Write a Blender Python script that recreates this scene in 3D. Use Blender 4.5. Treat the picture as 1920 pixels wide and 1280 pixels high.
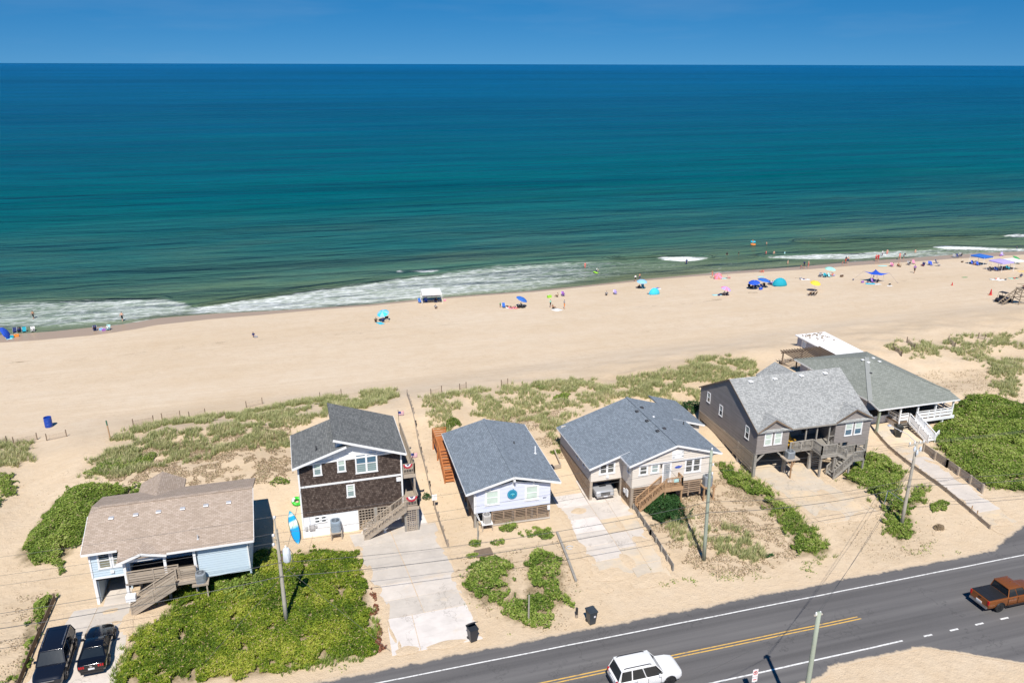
import bpy, bmesh, math, random
import numpy as np
from mathutils import Vector, Matrix

random.seed(7); rng = np.random.default_rng(11)
for _o in list(bpy.data.objects): bpy.data.objects.remove(_o)
SC = bpy.context.scene
COL = SC.collection
R = math.radians

# ------------------------------------------------------------------ camera
# world: X runs along the road, Y runs towards the sea, road surface is z = 0
F_PX, CAM_H, YAW = 1500.0, 40.0, R(16.0)
PITCH = math.atan((640-119.7)/F_PX); ROLL = math.atan(5/1920)
_fw = np.array([math.sin(YAW), math.cos(YAW), 0]); _rt = np.array([math.cos(YAW), -math.sin(YAW), 0]); _up = np.array([0, 0, 1.0])
_d = math.cos(PITCH)*_fw - math.sin(PITCH)*_up; _u = math.cos(PITCH)*_up + math.sin(PITCH)*_fw
CR = math.cos(ROLL)*_rt + math.sin(ROLL)*_u; CU = -math.sin(ROLL)*_rt + math.cos(ROLL)*_u; CD = _d
CO = np.array([0, 0, CAM_H])
cam_d = bpy.data.cameras.new('camera'); cam = bpy.data.objects.new('camera', cam_d); COL.objects.link(cam)
cam_d.sensor_width = 36; cam_d.lens = 36*F_PX/1920; cam_d.clip_start = 0.5; cam_d.clip_end = 200000
cam.matrix_world = Matrix(((CR[0], CU[0], -CD[0], CO[0]), (CR[1], CU[1], -CD[1], CO[1]), (CR[2], CU[2], -CD[2], CO[2]), (0, 0, 0, 1)))
SC.camera = cam

# ------------------------------------------------------------------ sky, sun, exposure
SUN_EL, SUN_AZ = R(53), R(15)          # shadows fall towards +Y, turned SUN_AZ to +X
sdir = Vector((math.sin(SUN_AZ)*math.cos(SUN_EL), math.cos(SUN_AZ)*math.cos(SUN_EL), -math.sin(SUN_EL)))
W = bpy.data.worlds.new('World'); SC.world = W; W.use_nodes = True
nt = W.node_tree; nt.nodes.clear()
sky = nt.nodes.new('ShaderNodeTexSky'); sky.sky_type = 'NISHITA'; sky.sun_disc = False
sky.sun_elevation = SUN_EL; sky.sun_rotation = math.atan2(-sdir.x, -sdir.y)
sky.altitude = 0; sky.air_density = 1.0; sky.dust_density = 0.0; sky.ozone_density = 2.0
hs = nt.nodes.new('ShaderNodeHueSaturation'); hs.inputs['Saturation'].default_value = 1.58; hs.inputs['Hue'].default_value = 0.503
tcw = nt.nodes.new('ShaderNodeTexCoord'); lift = nt.nodes.new('ShaderNodeVectorMath'); lift.operation = 'ADD'; lift.inputs[1].default_value = (0, 0, 0.17)
nrm = nt.nodes.new('ShaderNodeVectorMath'); nrm.operation = 'NORMALIZE'
nt.links.new(tcw.outputs['Generated'], lift.inputs[0]); nt.links.new(lift.outputs[0], nrm.inputs[0]); nt.links.new(nrm.outputs[0], sky.inputs['Vector'])
bg = nt.nodes.new('ShaderNodeBackground'); bg.inputs['Strength'].default_value = 0.073
wo = nt.nodes.new('ShaderNodeOutputWorld')
cm = nt.nodes.new('ShaderNodeMapping'); cm.inputs['Scale'].default_value = (1.6, 1.6, 11.0); cn = nt.nodes.new('ShaderNodeTexNoise'); cn.inputs['Scale'].default_value = 1.1; cn.inputs['Detail'].default_value = 5; cn.inputs['Roughness'].default_value = 0.6
cr = nt.nodes.new('ShaderNodeValToRGB'); cr.color_ramp.elements[0].position = 0.53; cr.color_ramp.elements[0].color = (0, 0, 0, 1); cr.color_ramp.elements[1].position = 0.85; cr.color_ramp.elements[1].color = (0.16, 0.16, 0.16, 1)
cx_ = nt.nodes.new('ShaderNodeMix'); cx_.data_type = 'RGBA'; cx_.inputs[7].default_value = (5.2, 6.2, 7.4, 1)
nt.links.new(tcw.outputs['Generated'], cm.inputs['Vector']); nt.links.new(cm.outputs[0], cn.inputs['Vector']); nt.links.new(cn.outputs['Fac'], cr.inputs[0]); nt.links.new(cr.outputs[0], cx_.inputs[0])
nt.links.new(sky.outputs[0], hs.inputs['Color']); nt.links.new(hs.outputs[0], cx_.inputs[6]); nt.links.new(cx_.outputs[2], bg.inputs['Color']); nt.links.new(bg.outputs[0], wo.inputs['Surface'])
sun_d = bpy.data.lights.new('sun', 'SUN'); sun_d.energy = 4.6; sun_d.angle = R(0.53); sun_d.color = (1.0, 0.95, 0.87)
sun = bpy.data.objects.new('sun', sun_d); COL.objects.link(sun); sun.location = (0, 0, 90)
sun.rotation_euler = sdir.to_track_quat('-Z', 'Y').to_euler()
SC.view_settings.view_transform = 'Standard'; SC.view_settings.look = 'None'
SC.view_settings.exposure = 0.35; SC.view_settings.gamma = 1.0
SC.cycles.max_bounces = 6; SC.cycles.use_denoising = True

# ------------------------------------------------------------------ photo pixel <-> world
def ray(x, y): return (x-960)/F_PX*CR - (y-640)/F_PX*CU + CD
def PZ(x, y, z): v = ray(x, y); return CO + v*((z-CAM_H)/v[2])
def PY(x, y, Y): v = ray(x, y); return CO + v*(Y/v[1])
def proj(X, Y, Z):
    px = X*CR[0]+Y*CR[1]+(Z-CAM_H)*CR[2]; py = X*CU[0]+Y*CU[1]+(Z-CAM_H)*CU[2]; pz = X*CD[0]+Y*CD[1]+(Z-CAM_H)*CD[2]
    return 960+F_PX*px/pz, 640-F_PX*py/pz

# ------------------------------------------------------------------ terrain shape
SEA_Z = -2.5
def sstep(a, b, t):
    t = np.clip((np.asarray(t, float)-a)/(b-a), 0, 1); return t*t*(3-2*t)
_perm = np.random.default_rng(3).random((256, 256))
def vnoise(x, y):
    x = np.asarray(x, float); y = np.asarray(y, float)
    xi = np.floor(x).astype(int); yi = np.floor(y).astype(int); fx = x-xi; fy = y-yi
    fx = fx*fx*(3-2*fx); fy = fy*fy*(3-2*fy)
    a = _perm[xi % 256, yi % 256]; b = _perm[(xi+1) % 256, yi % 256]; c = _perm[xi % 256, (yi+1) % 256]; e = _perm[(xi+1) % 256, (yi+1) % 256]
    return (a*(1-fx)+b*fx)*(1-fy)+(c*(1-fx)+e*fx)*fy - 0.5
_sh = [(0, 628), (100, 621), (230, 608), (300, 596), (400, 588), (500, 583), (600, 577), (700, 570), (800, 560), (900, 552), (1000, 545), (1100, 535), (1200, 524),
       (1300, 515), (1400, 507), (1500, 500), (1600, 491), (1700, 484), (1800, 477), (1919, 470)]
_shw = np.array([PZ(x, y, SEA_Z)[:2] for x, y in _sh])
def shoreY(X): 
    X = np.asarray(X, float)
    y = np.interp(X, _shw[:, 0], _shw[:, 1])
    return y + np.where(X < _shw[0, 0], (X-_shw[0, 0])*0.12, 0) + np.where(X > _shw[-1, 0], (X-_shw[-1, 0])*0.04, 0)
_du = [(-60, 92), (-34, 91), (-22, 92.5), (-8, 93.5), (10, 94.5), (30, 96), (48, 98), (62, 99), (80, 101), (110, 103)]
def duneY(X): return np.interp(X, [p[0] for p in _du], [p[1] for p in _du])
def hgt(X, Y):
    X = np.asarray(X, float); Y = np.asarray(Y, float)
    lot = 0.3*sstep(47.5, 56, Y) - 0.02*(1-sstep(46.4, 47.5, Y))
    yd = duneY(X); ys = shoreY(X)
    path = np.exp(-((X+21.5-(Y-60)*-0.25)/5.0)**2)                 # beach access west of the first house stays low
    path = np.where(X < -22, np.maximum(path, 0.35), path)
    rise = 1.45*sstep(63.5, 73, Y)+0.75*sstep(74, 86, Y)
    n = 0.95*vnoise(X/6.3+9, Y/5.1)+0.42*vnoise(X/2.4, Y/2.1+30)
    n = n*sstep(70, 78, Y)
    lawn = (0.10*vnoise(X/3.1, Y/2.7+7)+0.05*vnoise(X/1.1, Y/1.2))*sstep(47.5, 50, Y)
    dune = lot + (rise+n)*(1-0.75*path) + lawn*0.6
    slope = (0.35-SEA_Z)/np.maximum(ys-yd, 8)
    beach = 0.35-(Y-yd)*slope
    beach = np.where(Y > ys, SEA_Z-(Y-ys)*0.06, beach)
    beach = np.maximum(beach, -9) + 0.05*vnoise(X/4.0, Y/2.5)*(1-sstep(-6, 0, Y-ys))
    T = sstep(-13, 6, Y-yd)
    return dune*(1-T)+beach*T
def hz(x, y): return float(hgt(x, y))
def G(px, py, lift=0.0):
    """the photo pixel's ray met with the ground"""
    v = ray(px, py); lo, hi = 10.0, 900.0
    t = 30.0; p = CO
    while t < hi:
        p = CO+v*t
        if p[2] < hgt(p[0], p[1])+lift: break
        t += 1.0
    a, b = t-1.0, t
    for _ in range(22):
        m = (a+b)/2; p = CO+v*m
        if p[2] < hgt(p[0], p[1])+lift: b = m
        else: a = m
    return CO+v*b

# ------------------------------------------------------------------ planting outlines, photo pixels
def inpoly(x, y, pl):
    x = np.asarray(x, float); r = np.zeros(x.shape, bool); n = len(pl)
    for i in range(n):
        x0, y0 = pl[i]; x1, y1 = pl[(i+1) % n]
        if y0 == y1: continue
        c = ((y0 > y) != (y1 > y)) & (x < (x1-x0)*(y-y0)/(y1-y0)+x0); r ^= c
    return r
VEG = dict(
 vines=[(214, 1290), (238, 1225), (262, 1185), (292, 1170), (318, 1158), (322, 1122), (352, 1095), (395, 1066), (470, 1043), (492, 1030), (540, 1043), (600, 1028), (668, 1040), (690, 1105), (706, 1190), (702, 1226), (660, 1238), (600, 1240), (560, 1252), (500, 1262), (430, 1272), (330, 1290)],
 west=[(38, 1040), (55, 1005), (72, 975), (100, 945), (135, 918), (175, 906), (225, 912), (290, 925), (230, 940), (205, 955), (180, 975), (165, 1005), (140, 1030), (120, 1050), (85, 1060), (45, 1056)],
 west2=[(92, 1056), (118, 1048), (138, 1072), (142, 1095), (118, 1088)],
 corner=[(16, 1290), (40, 1235), (52, 1180), (62, 1140), (85, 1118), (106, 1112), (104, 1126), (88, 1165), (72, 1215), (46, 1290)],
 edge=[(-30, 950), (-30, 880), (10, 885), (28, 902), (46, 918), (20, 935), (5, 952)],
 j1=[(866, 1094), (884, 1062), (922, 1040), (958, 1052), (956, 1100), (938, 1132), (905, 1136), (882, 1120)],
 j2=[(984, 1060), (1006, 1028), (1040, 1040), (1056, 1052), (1054, 1084), (1072, 1128), (1066, 1142), (1046, 1132), (1022, 1150), (1030, 1168), (1014, 1182), (972, 1166), (938, 1148), (944, 1128), (966, 1110), (984, 1126), (992, 1092)],
 k=[(1204, 958), (1224, 932), (1258, 926), (1290, 948), (1286, 974), (1258, 990), (1226, 972)],
 hedge=[(1342, 866), (1372, 872), (1420, 905), (1480, 950), (1530, 1002), (1558, 1034), (1528, 1046), (1490, 1040), (1486, 1016), (1460, 972), (1400, 928), (1358, 902)],
 n1=[(1580, 902), (1598, 862), (1628, 848), (1662, 858), (1692, 880), (1702, 896), (1680, 912), (1694, 938), (1738, 908), (1730, 938), (1704, 955), (1716, 1000), (1688, 1018), (1664, 1000), (1660, 950), (1630, 916)],
 n2=[(1744, 946), (1766, 938), (1782, 944), (1772, 958), (1750, 962)],
 east=[(1744, 818), (1764, 788), (1800, 752), (1812, 742), (1860, 742), (1930, 762), (1930, 925), (1882, 918), (1852, 915), (1802, 882), (1762, 846)],
)
GRASS = dict(
 g1=[(134, 893), (162, 868), (182, 850), (240, 806), (330, 786), (500, 765), (640, 738), (742, 730), (752, 746), (700, 762), (600, 782), (552, 800), (540, 838), (420, 850), (230, 895), (160, 897)],
 g2=[(790, 746), (850, 736), (1000, 716), (1120, 704), (1232, 700), (1246, 742), (1160, 748), (1066, 785), (1052, 845), (1000, 790), (900, 782), (836, 812), (800, 786)],
 g3=[(1176, 742), (1240, 694), (1330, 668), (1398, 668), (1436, 698), (1380, 712), (1312, 722), (1306, 770), (1280, 764), (1250, 752)],
 g4=[(1660, 650), (1740, 638), (1830, 630), (1930, 620), (1930, 700), (1880, 690), (1840, 682), (1780, 668), (1700, 672)],
 g5=[(1846, 676), (1890, 672), (1912, 720), (1904, 746), (1872, 742), (1852, 712)],
 g6=[(-30, 830), (40, 826), (85, 842), (60, 866), (30, 872), (-30, 880)],
 g7=[(1316, 1000), (1360, 985), (1430, 1000), (1440, 1040), (1400, 1058), (1340, 1040)],
 g8=[(1240, 985), (1300, 965), (1330, 990), (1316, 1030), (1262, 1010)],
)
STUB = dict(
 s1=[(190, 905), (250, 850), (400, 812), (545, 800), (545, 898), (480, 908), (350, 912), (280, 908)],
 s2=[(900, 775), (1060, 760), (1056, 860), (1020, 850), (985, 800)],
 s3=[(1205, 990), (1300, 905), (1360, 895), (1470, 970), (1495, 1040), (1430, 1075), (1330, 1078), (1270, 1050)],
 s4=[(860, 1050), (1060, 1010), (1090, 1140), (1030, 1190), (930, 1160), (860, 1110)],
 s5=[(1560, 1000), (1660, 940), (1760, 985), (1740, 1045), (1640, 1060)],
 s6=[(1690, 700), (1850, 690), (1930, 740), (1930, 762), (1820, 742), (1740, 730)],
 s7=[(0, 1130), (60, 1110), (100, 1110), (40, 1280), (0, 1280)],
)
SOIL = [(VEG[k], 0.9) for k in ('vines', 'west', 'corner', 'j1', 'j2', 'k', 'hedge', 'n1', 'east')]+[(GRASS[k], 0.14) for k in GRASS]+[(STUB[k], 0.14) for k in STUB]

# ------------------------------------------------------------------ materials
MATS = {}
class NT:
    def __init__(s, name):
        s.m = bpy.data.materials.new(name); s.m.use_nodes = True; s.t = s.m.node_tree; s.n = s.t.nodes
        s.b = s.n['Principled BSDF']
    def new(s, typ, **kw):
        n = s.n.new(typ)
        for k, v in kw.items():
            if k.startswith('i_'): n.inputs[k[2:].replace('_', ' ')].default_value = v
            else: setattr(n, k, v)
        return n
    def link(s, a, b): s.t.links.new(a, b)
    def tc(s, kind): return s.new('ShaderNodeTexCoord').outputs[kind]
    def mp(s, vec, scale=(1, 1, 1), rot=(0, 0, 0), loc=(0, 0, 0)):
        m = s.new('ShaderNodeMapping'); m.inputs['Scale'].default_value = scale; m.inputs['Rotation'].default_value = rot; m.inputs['Location'].default_value = loc
        s.link(vec, m.inputs['Vector']); return m.outputs[0]
    def noise(s, vec, scale, detail=4, rough=0.55, out='Fac'):
        n = s.new('ShaderNodeTexNoise'); n.inputs['Scale'].default_value = scale; n.inputs['Detail'].default_value = detail; n.inputs['Roughness'].default_value = rough
        if vec is not None: s.link(vec, n.inputs['Vector'])
        return n.outputs[out]
    def ramp(s, fac, stops, interp='LINEAR'):
        r = s.new('ShaderNodeValToRGB'); e = r.color_ramp.elements; r.color_ramp.interpolation = interp
        while len(e) < len(stops): e.new(0.5)
        for i, (p, c) in enumerate(stops):
            e[i].position = p; e[i].color = (c, c, c, 1) if not hasattr(c, '__len__') else (*c, 1)
        if fac is not None: s.link(fac, r.inputs[0])
        return r.outputs[0]
    def mix(s, fac, a, b, mode='MIX'):
        m = s.new('ShaderNodeMix', data_type='RGBA', blend_type=mode)
        for sock, v in ((m.inputs[0], fac), (m.inputs[6], a), (m.inputs[7], b)):
            if hasattr(v, 'is_linked') or isinstance(v, bpy.types.NodeSocket): s.link(v, sock)
            elif hasattr(v, '__len__'): sock.default_value = (*v, 1) if len(v) == 3 else v
            else: sock.default_value = v
        return m.outputs[2]
    def math(s, op, a, b=None, clamp=False):
        m = s.new('ShaderNodeMath', operation=op, use_clamp=clamp)
        for i, v in enumerate((a, b)):
            if v is None: continue
            if isinstance(v, bpy.types.NodeSocket): s.link(v, m.inputs[i])
            else: m.inputs[i].default_value = v
        return m.outputs[0]
    def attr(s, name): return s.new('ShaderNodeAttribute', attribute_name=name)
    def bump(s, h, strength=0.4, dist=0.05):
        b = s.new('ShaderNodeBump'); b.inputs['Strength'].default_value = strength; b.inputs['Distance'].default_value = dist
        s.link(h, b.inputs['Height']); s.link(b.outputs[0], s.b.inputs['Normal']); return b
    def set(s, **kw):
        for k, v in kw.items():
            k = k.replace('_', ' ')
            if isinstance(v, bpy.types.NodeSocket): s.link(v, s.b.inputs[k])
            else: s.b.inputs[k].default_value = (*v, 1) if hasattr(v, '__len__') and len(v) == 3 else v

def mat_flat(name, col, rough=0.6, metal=0.0, var=0.15, scale=3.0, bump=0.0, spec=0.4):
    """plain paint / plastic / cloth with a little mottling"""
    if name in MATS: return MATS[name]
    n = NT(name); oc = n.tc('Object')
    f = n.noise(oc, scale, 5)
    c = n.mix(f, tuple(x*(1-var) for x in col), tuple(min(1, x*(1+var)) for x in col))
    oi = n.new('ShaderNodeObjectInfo')
    n.set(Base_Color=c, Roughness=rough, Metallic=metal, Specular_IOR_Level=spec)
    if bump: n.bump(n.noise(oc, scale*6, 4), bump, 0.02)
    MATS[name] = n.m; return n.m
def mat_wood(name, col, col2, scale=1.0):
    if name in MATS: return MATS[name]
    n = NT(name); oc = n.tc('Object'); oi = n.new('ShaderNodeObjectInfo')
    ad = n.new('ShaderNodeVectorMath', operation='ADD'); n.link(oc, ad.inputs[0]); n.link(oi.outputs['Location'], ad.inputs[1])
    f = n.noise(n.mp(ad.outputs[0], (1.3*scale, 1.3*scale, 7*scale)), 2.2, 6, 0.65)
    g = n.noise(ad.outputs[0], 0.9, 3)
    c = n.mix(n.ramp(f, [(0.3, 0), (0.7, 1)]), col, col2); c = n.mix(n.math('MULTIPLY', g, 0.5), c, tuple(x*0.6 for x in col))
    c2 = n.mix(n.math('MULTIPLY', oi.outputs['Random'], 0.45), c, tuple(min(1, x*1.35) for x in col2))
    n.set(Base_Color=c2, Roughness=0.85, Specular_IOR_Level=0.2); n.bump(f, 0.3, 0.02)
    MATS[name] = n.m; return n.m
def mat_shingle(name, c1, c2, c3, bw=0.32, bh=0.16, stain=0.35, mott=1.0):
    """asphalt or wood shingles: courses and tabs from the mesh's metre UVs"""
    if name in MATS: return MATS[name]
    n = NT(name); uv = n.tc('UV')
    b = n.new('ShaderNodeTexBrick'); n.link(uv, b.inputs['Vector']); b.offset = 0.5; b.squash = 1.0
    b.inputs['Scale'].default_value = 1.0; b.inputs['Brick Width'].default_value = bw; b.inputs['Row Height'].default_value = bh
    b.inputs['Mortar Size'].default_value = 0.012; b.inputs['Mortar Smooth'].default_value = 0.2; b.inputs['Bias'].default_value = 0.0
    b.inputs['Color1'].default_value = (0, 0, 0, 1); b.inputs['Color2'].default_value = (1, 1, 1, 1); b.inputs['Mortar'].default_value = (0.1, 0.1, 0.1, 1)
    w = n.noise(n.mp(uv, (1.6, 3.2, 1)), 2.0, 5, 0.7)
    f = n.mix(0.45*mott, b.outputs['Color'], w)
    col = n.ramp(f, [(0.15, c1), (0.5, c2), (0.85, c3)])
    col = n.mix(n.math('MULTIPLY', b.outputs['Fac'], 0.55), col, tuple(x*0.45 for x in c1))
    st = n.ramp(n.noise(n.mp(uv, (0.45, 0.12, 1)), 1.0, 5, 0.6), [(0.42, 0), (0.75, 1)])
    col = n.mix(n.math('MULTIPLY', st, stain), col, tuple(x*0.62 for x in c2))
    n.set(Base_Color=col, Roughness=0.92, Specular_IOR_Level=0.15)
    n.bump(n.mix(0.6, b.outputs['Color'], b.outputs['Fac']), 0.35, 0.02)
    MATS[name] = n.m; return n.m
def mat_siding(name, col, var=0.12, dirt=(0.45, 0.42, 0.36), dirtf=0.25, streak=(0.35, 6.0)):
    if name in MATS: return MATS[name]
    n = NT(name); uv = n.tc('UV')
    f = n.noise(n.mp(uv, (streak[0], streak[1], 1)), 1.0, 5, 0.65)
    c = n.mix(f, tuple(x*(1-var) for x in col), tuple(min(1, x*(1+var)) for x in col))
    d = n.ramp(n.noise(n.mp(uv, (0.9, 0.35, 1)), 1.0, 6, 0.65), [(0.48, 0), (0.8, 1)])
    c = n.mix(n.math('MULTIPLY', d, dirtf), c, dirt)
    n.set(Base_Color=c, Roughness=0.6, Specular_IOR_Level=0.3); n.bump(f, 0.12, 0.01)
    MATS[name] = n.m; return n.m
def mat_glass(name='window_glass', col=(0.02, 0.03, 0.035)):
    if name in MATS: return MATS[name]
    n = NT(name); f = n.noise(n.tc('Object'), 1.3, 2)
    n.set(Base_Color=n.mix(f, col, tuple(min(1, x*1.6+0.01) for x in col)), Roughness=0.06, Specular_IOR_Level=0.6)
    n.bump(n.noise(n.tc('Object'), 2.0, 2), 0.05, 0.02)
    MATS[name] = n.m; return n.m

# ------------------------------------------------------------------ mesh helpers
def auto_uv(me):
    """metre UVs per face: u level along the face, v up the face"""
    nl = len(me.loops); 
    if nl == 0: return
    co = np.empty(len(me.vertices)*3); me.vertices.foreach_get('co', co); co = co.reshape(-1, 3)
    vi = np.empty(nl, int); me.loops.foreach_get('vertex_index', vi)
    nf = len(me.polygons); ls = np.empty(nf, int); lt = np.empty(nf, int)
    me.polygons.foreach_get('loop_start', ls); me.polygons.foreach_get('loop_total', lt)
    fn = np.empty(nf*3); me.polygons.foreach_get('normal', fn); fn = fn.reshape(-1, 3)
    t = np.stack([-fn[:, 1], fn[:, 0], np.zeros(nf)], 1); L = np.linalg.norm(t, axis=1)
    flat = L < 1e-3; t[flat] = (1, 0, 0); L[flat] = 1; t /= L[:, None]
    b = np.cross(fn, t)
    fi = np.repeat(np.arange(nf), lt)
    order = np.concatenate([np.arange(s, s+n) for s, n in zip(ls, lt)]) if nf else np.array([], int)
    p = co[vi[order]]
    uv = np.empty((nl, 2)); uv[order, 0] = np.einsum('ij,ij->i', p, t[fi]); uv[order, 1] = np.einsum('ij,ij->i', p, b[fi])
    lay = me.uv_layers.new(name='UVMap'); lay.data.foreach_set('uv', uv.ravel())
ORG = [Vector((0, 0, 0))]
def link(o, parent=None):
    COL.objects.link(o)
    if parent is not None: o.parent = parent
    return o
def mesh_obj(name, verts, faces, mat, parent=None, smooth=False, uv=True):
    me = bpy.data.meshes.new(name); _g = ORG[0]; me.from_pydata([(float(v[0])-_g.x, float(v[1])-_g.y, float(v[2])-_g.z) for v in verts], [], faces); me.update()
    if uv: auto_uv(me)
    for m in (mat if isinstance(mat, (list, tuple)) else [mat]): me.materials.append(m)
    if smooth: me.polygons.foreach_set('use_smooth', [True]*len(me.polygons))
    return link(bpy.data.objects.new(name, me), parent)
class MB:
    """collects simple solids that together are one part"""
    def __init__(s): s.v = []; s.f = []
    def add(s, v, f):
        o = len(s.v); s.v += [tuple(map(float, p)) for p in v]; s.f += [tuple(i+o for i in q) for q in f]; return s
    def box(s, x0, x1, y0, y1, z0, z1):
        return s.add([(x0, y0, z0), (x1, y0, z0), (x1, y1, z0), (x0, y1, z0), (x0, y0, z1), (x1, y0, z1), (x1, y1, z1), (x0, y1, z1)],
                     [(0, 3, 2, 1), (4, 5, 6, 7), (0, 1, 5, 4), (1, 2, 6, 5), (2, 3, 7, 6), (3, 0, 4, 7)])
    def bar(s, a, b, w, h=None, up=(0, 0, 1)):
        """square bar from a to b"""
        h = h or w; a = Vector(a); b = Vector(b); d = (b-a).normalized(); up = Vector(up)
        if abs(d.dot(up)) > 0.98: up = Vector((0, 1, 0))
        r = d.cross(up).normalized(); u = r.cross(d).normalized()
        v = [p+r*sx*w/2+u*sy*h/2 for p in (a, b) for sx, sy in ((-1, -1), (1, -1), (1, 1), (-1, 1))]
        return s.add(v, [(0, 1, 2, 3), (7, 6, 5, 4), (0, 4, 5, 1), (1, 5, 6, 2), (2, 6, 7, 3), (3, 7, 4, 0)])
    def tube(s, pts, rad, n=8, cap=True):
        pts = [Vector(p) for p in pts]; rads = rad if hasattr(rad, '__len__') else [rad]*len(pts)
        v = []; k = len(pts); pu = None
        for i, p in enumerate(pts):
            d = (pts[min(i+1, k-1)]-pts[max(i-1, 0)]).normalized()
            u = Vector((0, 0, 1)) if abs(d.z) < 0.9 else Vector((1, 0, 0))
            r = d.cross(u).normalized(); w = r.cross(d)
            v += [p+(r*math.cos(2*math.pi*j/n)+w*math.sin(2*math.pi*j/n))*rads[i] for j in range(n)]
        f = [(i*n+j, i*n+(j+1) % n, (i+1)*n+(j+1) % n, (i+1)*n+j) for i in range(k-1) for j in range(n)]
        if cap: f += [tuple(range(n-1, -1, -1)), tuple((k-1)*n+j for j in range(n))]
        return s.add(v, f)
    def lathe(s, prof, n=16, c=(0, 0, 0)):
        v = [(c[0]+r*math.cos(2*math.pi*j/n), c[1]+r*math.sin(2*math.pi*j/n), c[2]+z) for r, z in prof for j in range(n)]
        k = len(prof)
        f = [(i*n+j, i*n+(j+1) % n, (i+1)*n+(j+1) % n, (i+1)*n+j) for i in range(k-1) for j in range(n)]
        f += [tuple(range(n-1, -1, -1)), tuple((k-1)*n+j for j in range(n))]
        return s.add(v, f)
    def prism(s, pts, off):
        """planar polygon swept by the vector off"""
        n = len(pts); a = [Vector(p) for p in pts]; b = [p+Vector(off) for p in a]
        nor = (a[1]-a[0]).cross(a[2]-a[0])
        f1 = tuple(range(n)); f2 = tuple(range(2*n-1, n-1, -1)); sd = [((i+1) % n, i, n+i, n+(i+1) % n) for i in range(n)]
        if nor.dot(Vector(off)) > 0: f1 = f1[::-1]; f2 = f2[::-1]; sd = [q[::-1] for q in sd]
        return s.add(a+b, [f1, f2]+sd)
    def build(s, name, mat, parent=None, smooth=False, loc=None):
        o = mesh_obj(name, s.v, s.f, mat, parent, smooth)
        if loc is not None: o.location = loc
        return o
def shade_auto(o, ang=35):
    me = o.data; me.polygons.foreach_set('use_smooth', [True]*len(me.polygons))
    try: me.set_sharp_from_angle(angle=R(ang))
    except Exception: pass
    return o
def bevel(o, w=0.02, seg=2, ang=30):
    m = o.modifiers.new('bevel', 'BEVEL'); m.width = w; m.segments = seg; m.limit_method = 'ANGLE'; m.angle_limit = R(ang); return o
def box(name, x0, x1, y0, y1, z0, z1, mat, parent=None): return MB().box(x0, x1, y0, y1, z0, z1).build(name, mat, parent)
def thing(name, label, cat, loc=(0, 0, 0), rz=0.0, group=None):
    o = bpy.data.objects.new(name, None); COL.objects.link(o); o.location = loc; o.rotation_euler = (0, 0, rz); o.empty_display_size = 0.2
    o['label'] = label; o['category'] = cat
    if group: o['group'] = group
    return o
def tag(o, label=None, cat=None, group=None, kind=None):
    if label: o['label'] = label
    if cat: o['category'] = cat
    if group: o['group'] = group
    if kind: o['kind'] = kind
    return o
def copy_tree(o, parent=None):
    c = o.copy(); COL.objects.link(c)
    if parent is not None: c.parent = parent
    for ch in list(o.children): copy_tree(ch, c)
    return c

# ------------------------------------------------------------------ ground, sea, road
def grid_mesh(name, xs, ys, zf, mat, attrs=None, cull=None):
    X, Y = np.meshgrid(xs, ys); Z = zf(X, Y); nx, ny = len(xs), len(ys)
    me = bpy.data.meshes.new(name); co = np.stack([X, Y, Z], 2).reshape(-1, 3)
    i = np.arange((ny-1)*(nx-1)); r = i//(nx-1); c = i % (nx-1); a = r*nx+c
    quads = np.stack([a, a+1, a+nx+1, a+nx], 1)
    me.vertices.add(len(co)); me.vertices.foreach_set('co', co.ravel())
    me.loops.add(quads.size); me.loops.foreach_set('vertex_index', quads.ravel())
    me.polygons.add(len(quads)); me.polygons.foreach_set('loop_start', np.arange(len(quads))*4)
    me.polygons.foreach_set('use_smooth', np.ones(len(quads), bool))
    me.update(calc_edges=True)
    for k, arr in (attrs(X, Y) if attrs else {}).items():
        at = me.attributes.new(k, 'FLOAT', 'POINT'); at.data.foreach_set('value', arr.ravel().astype(np.float32))
    me.materials.append(mat)
    return link(bpy.data.objects.new(name, me))
def spaced(lo, a, b, hi, step, grow=1.18):
    mid = list(np.arange(a, b+1e-6, step)); l = []; s = step; x = a
    while x > lo: s *= grow; x -= s; l.append(x)
    r = []; s = step; x = mid[-1]
    while x < hi: s *= grow; x += s; r.append(x)
    return np.array(l[::-1]+mid+r)

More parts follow.
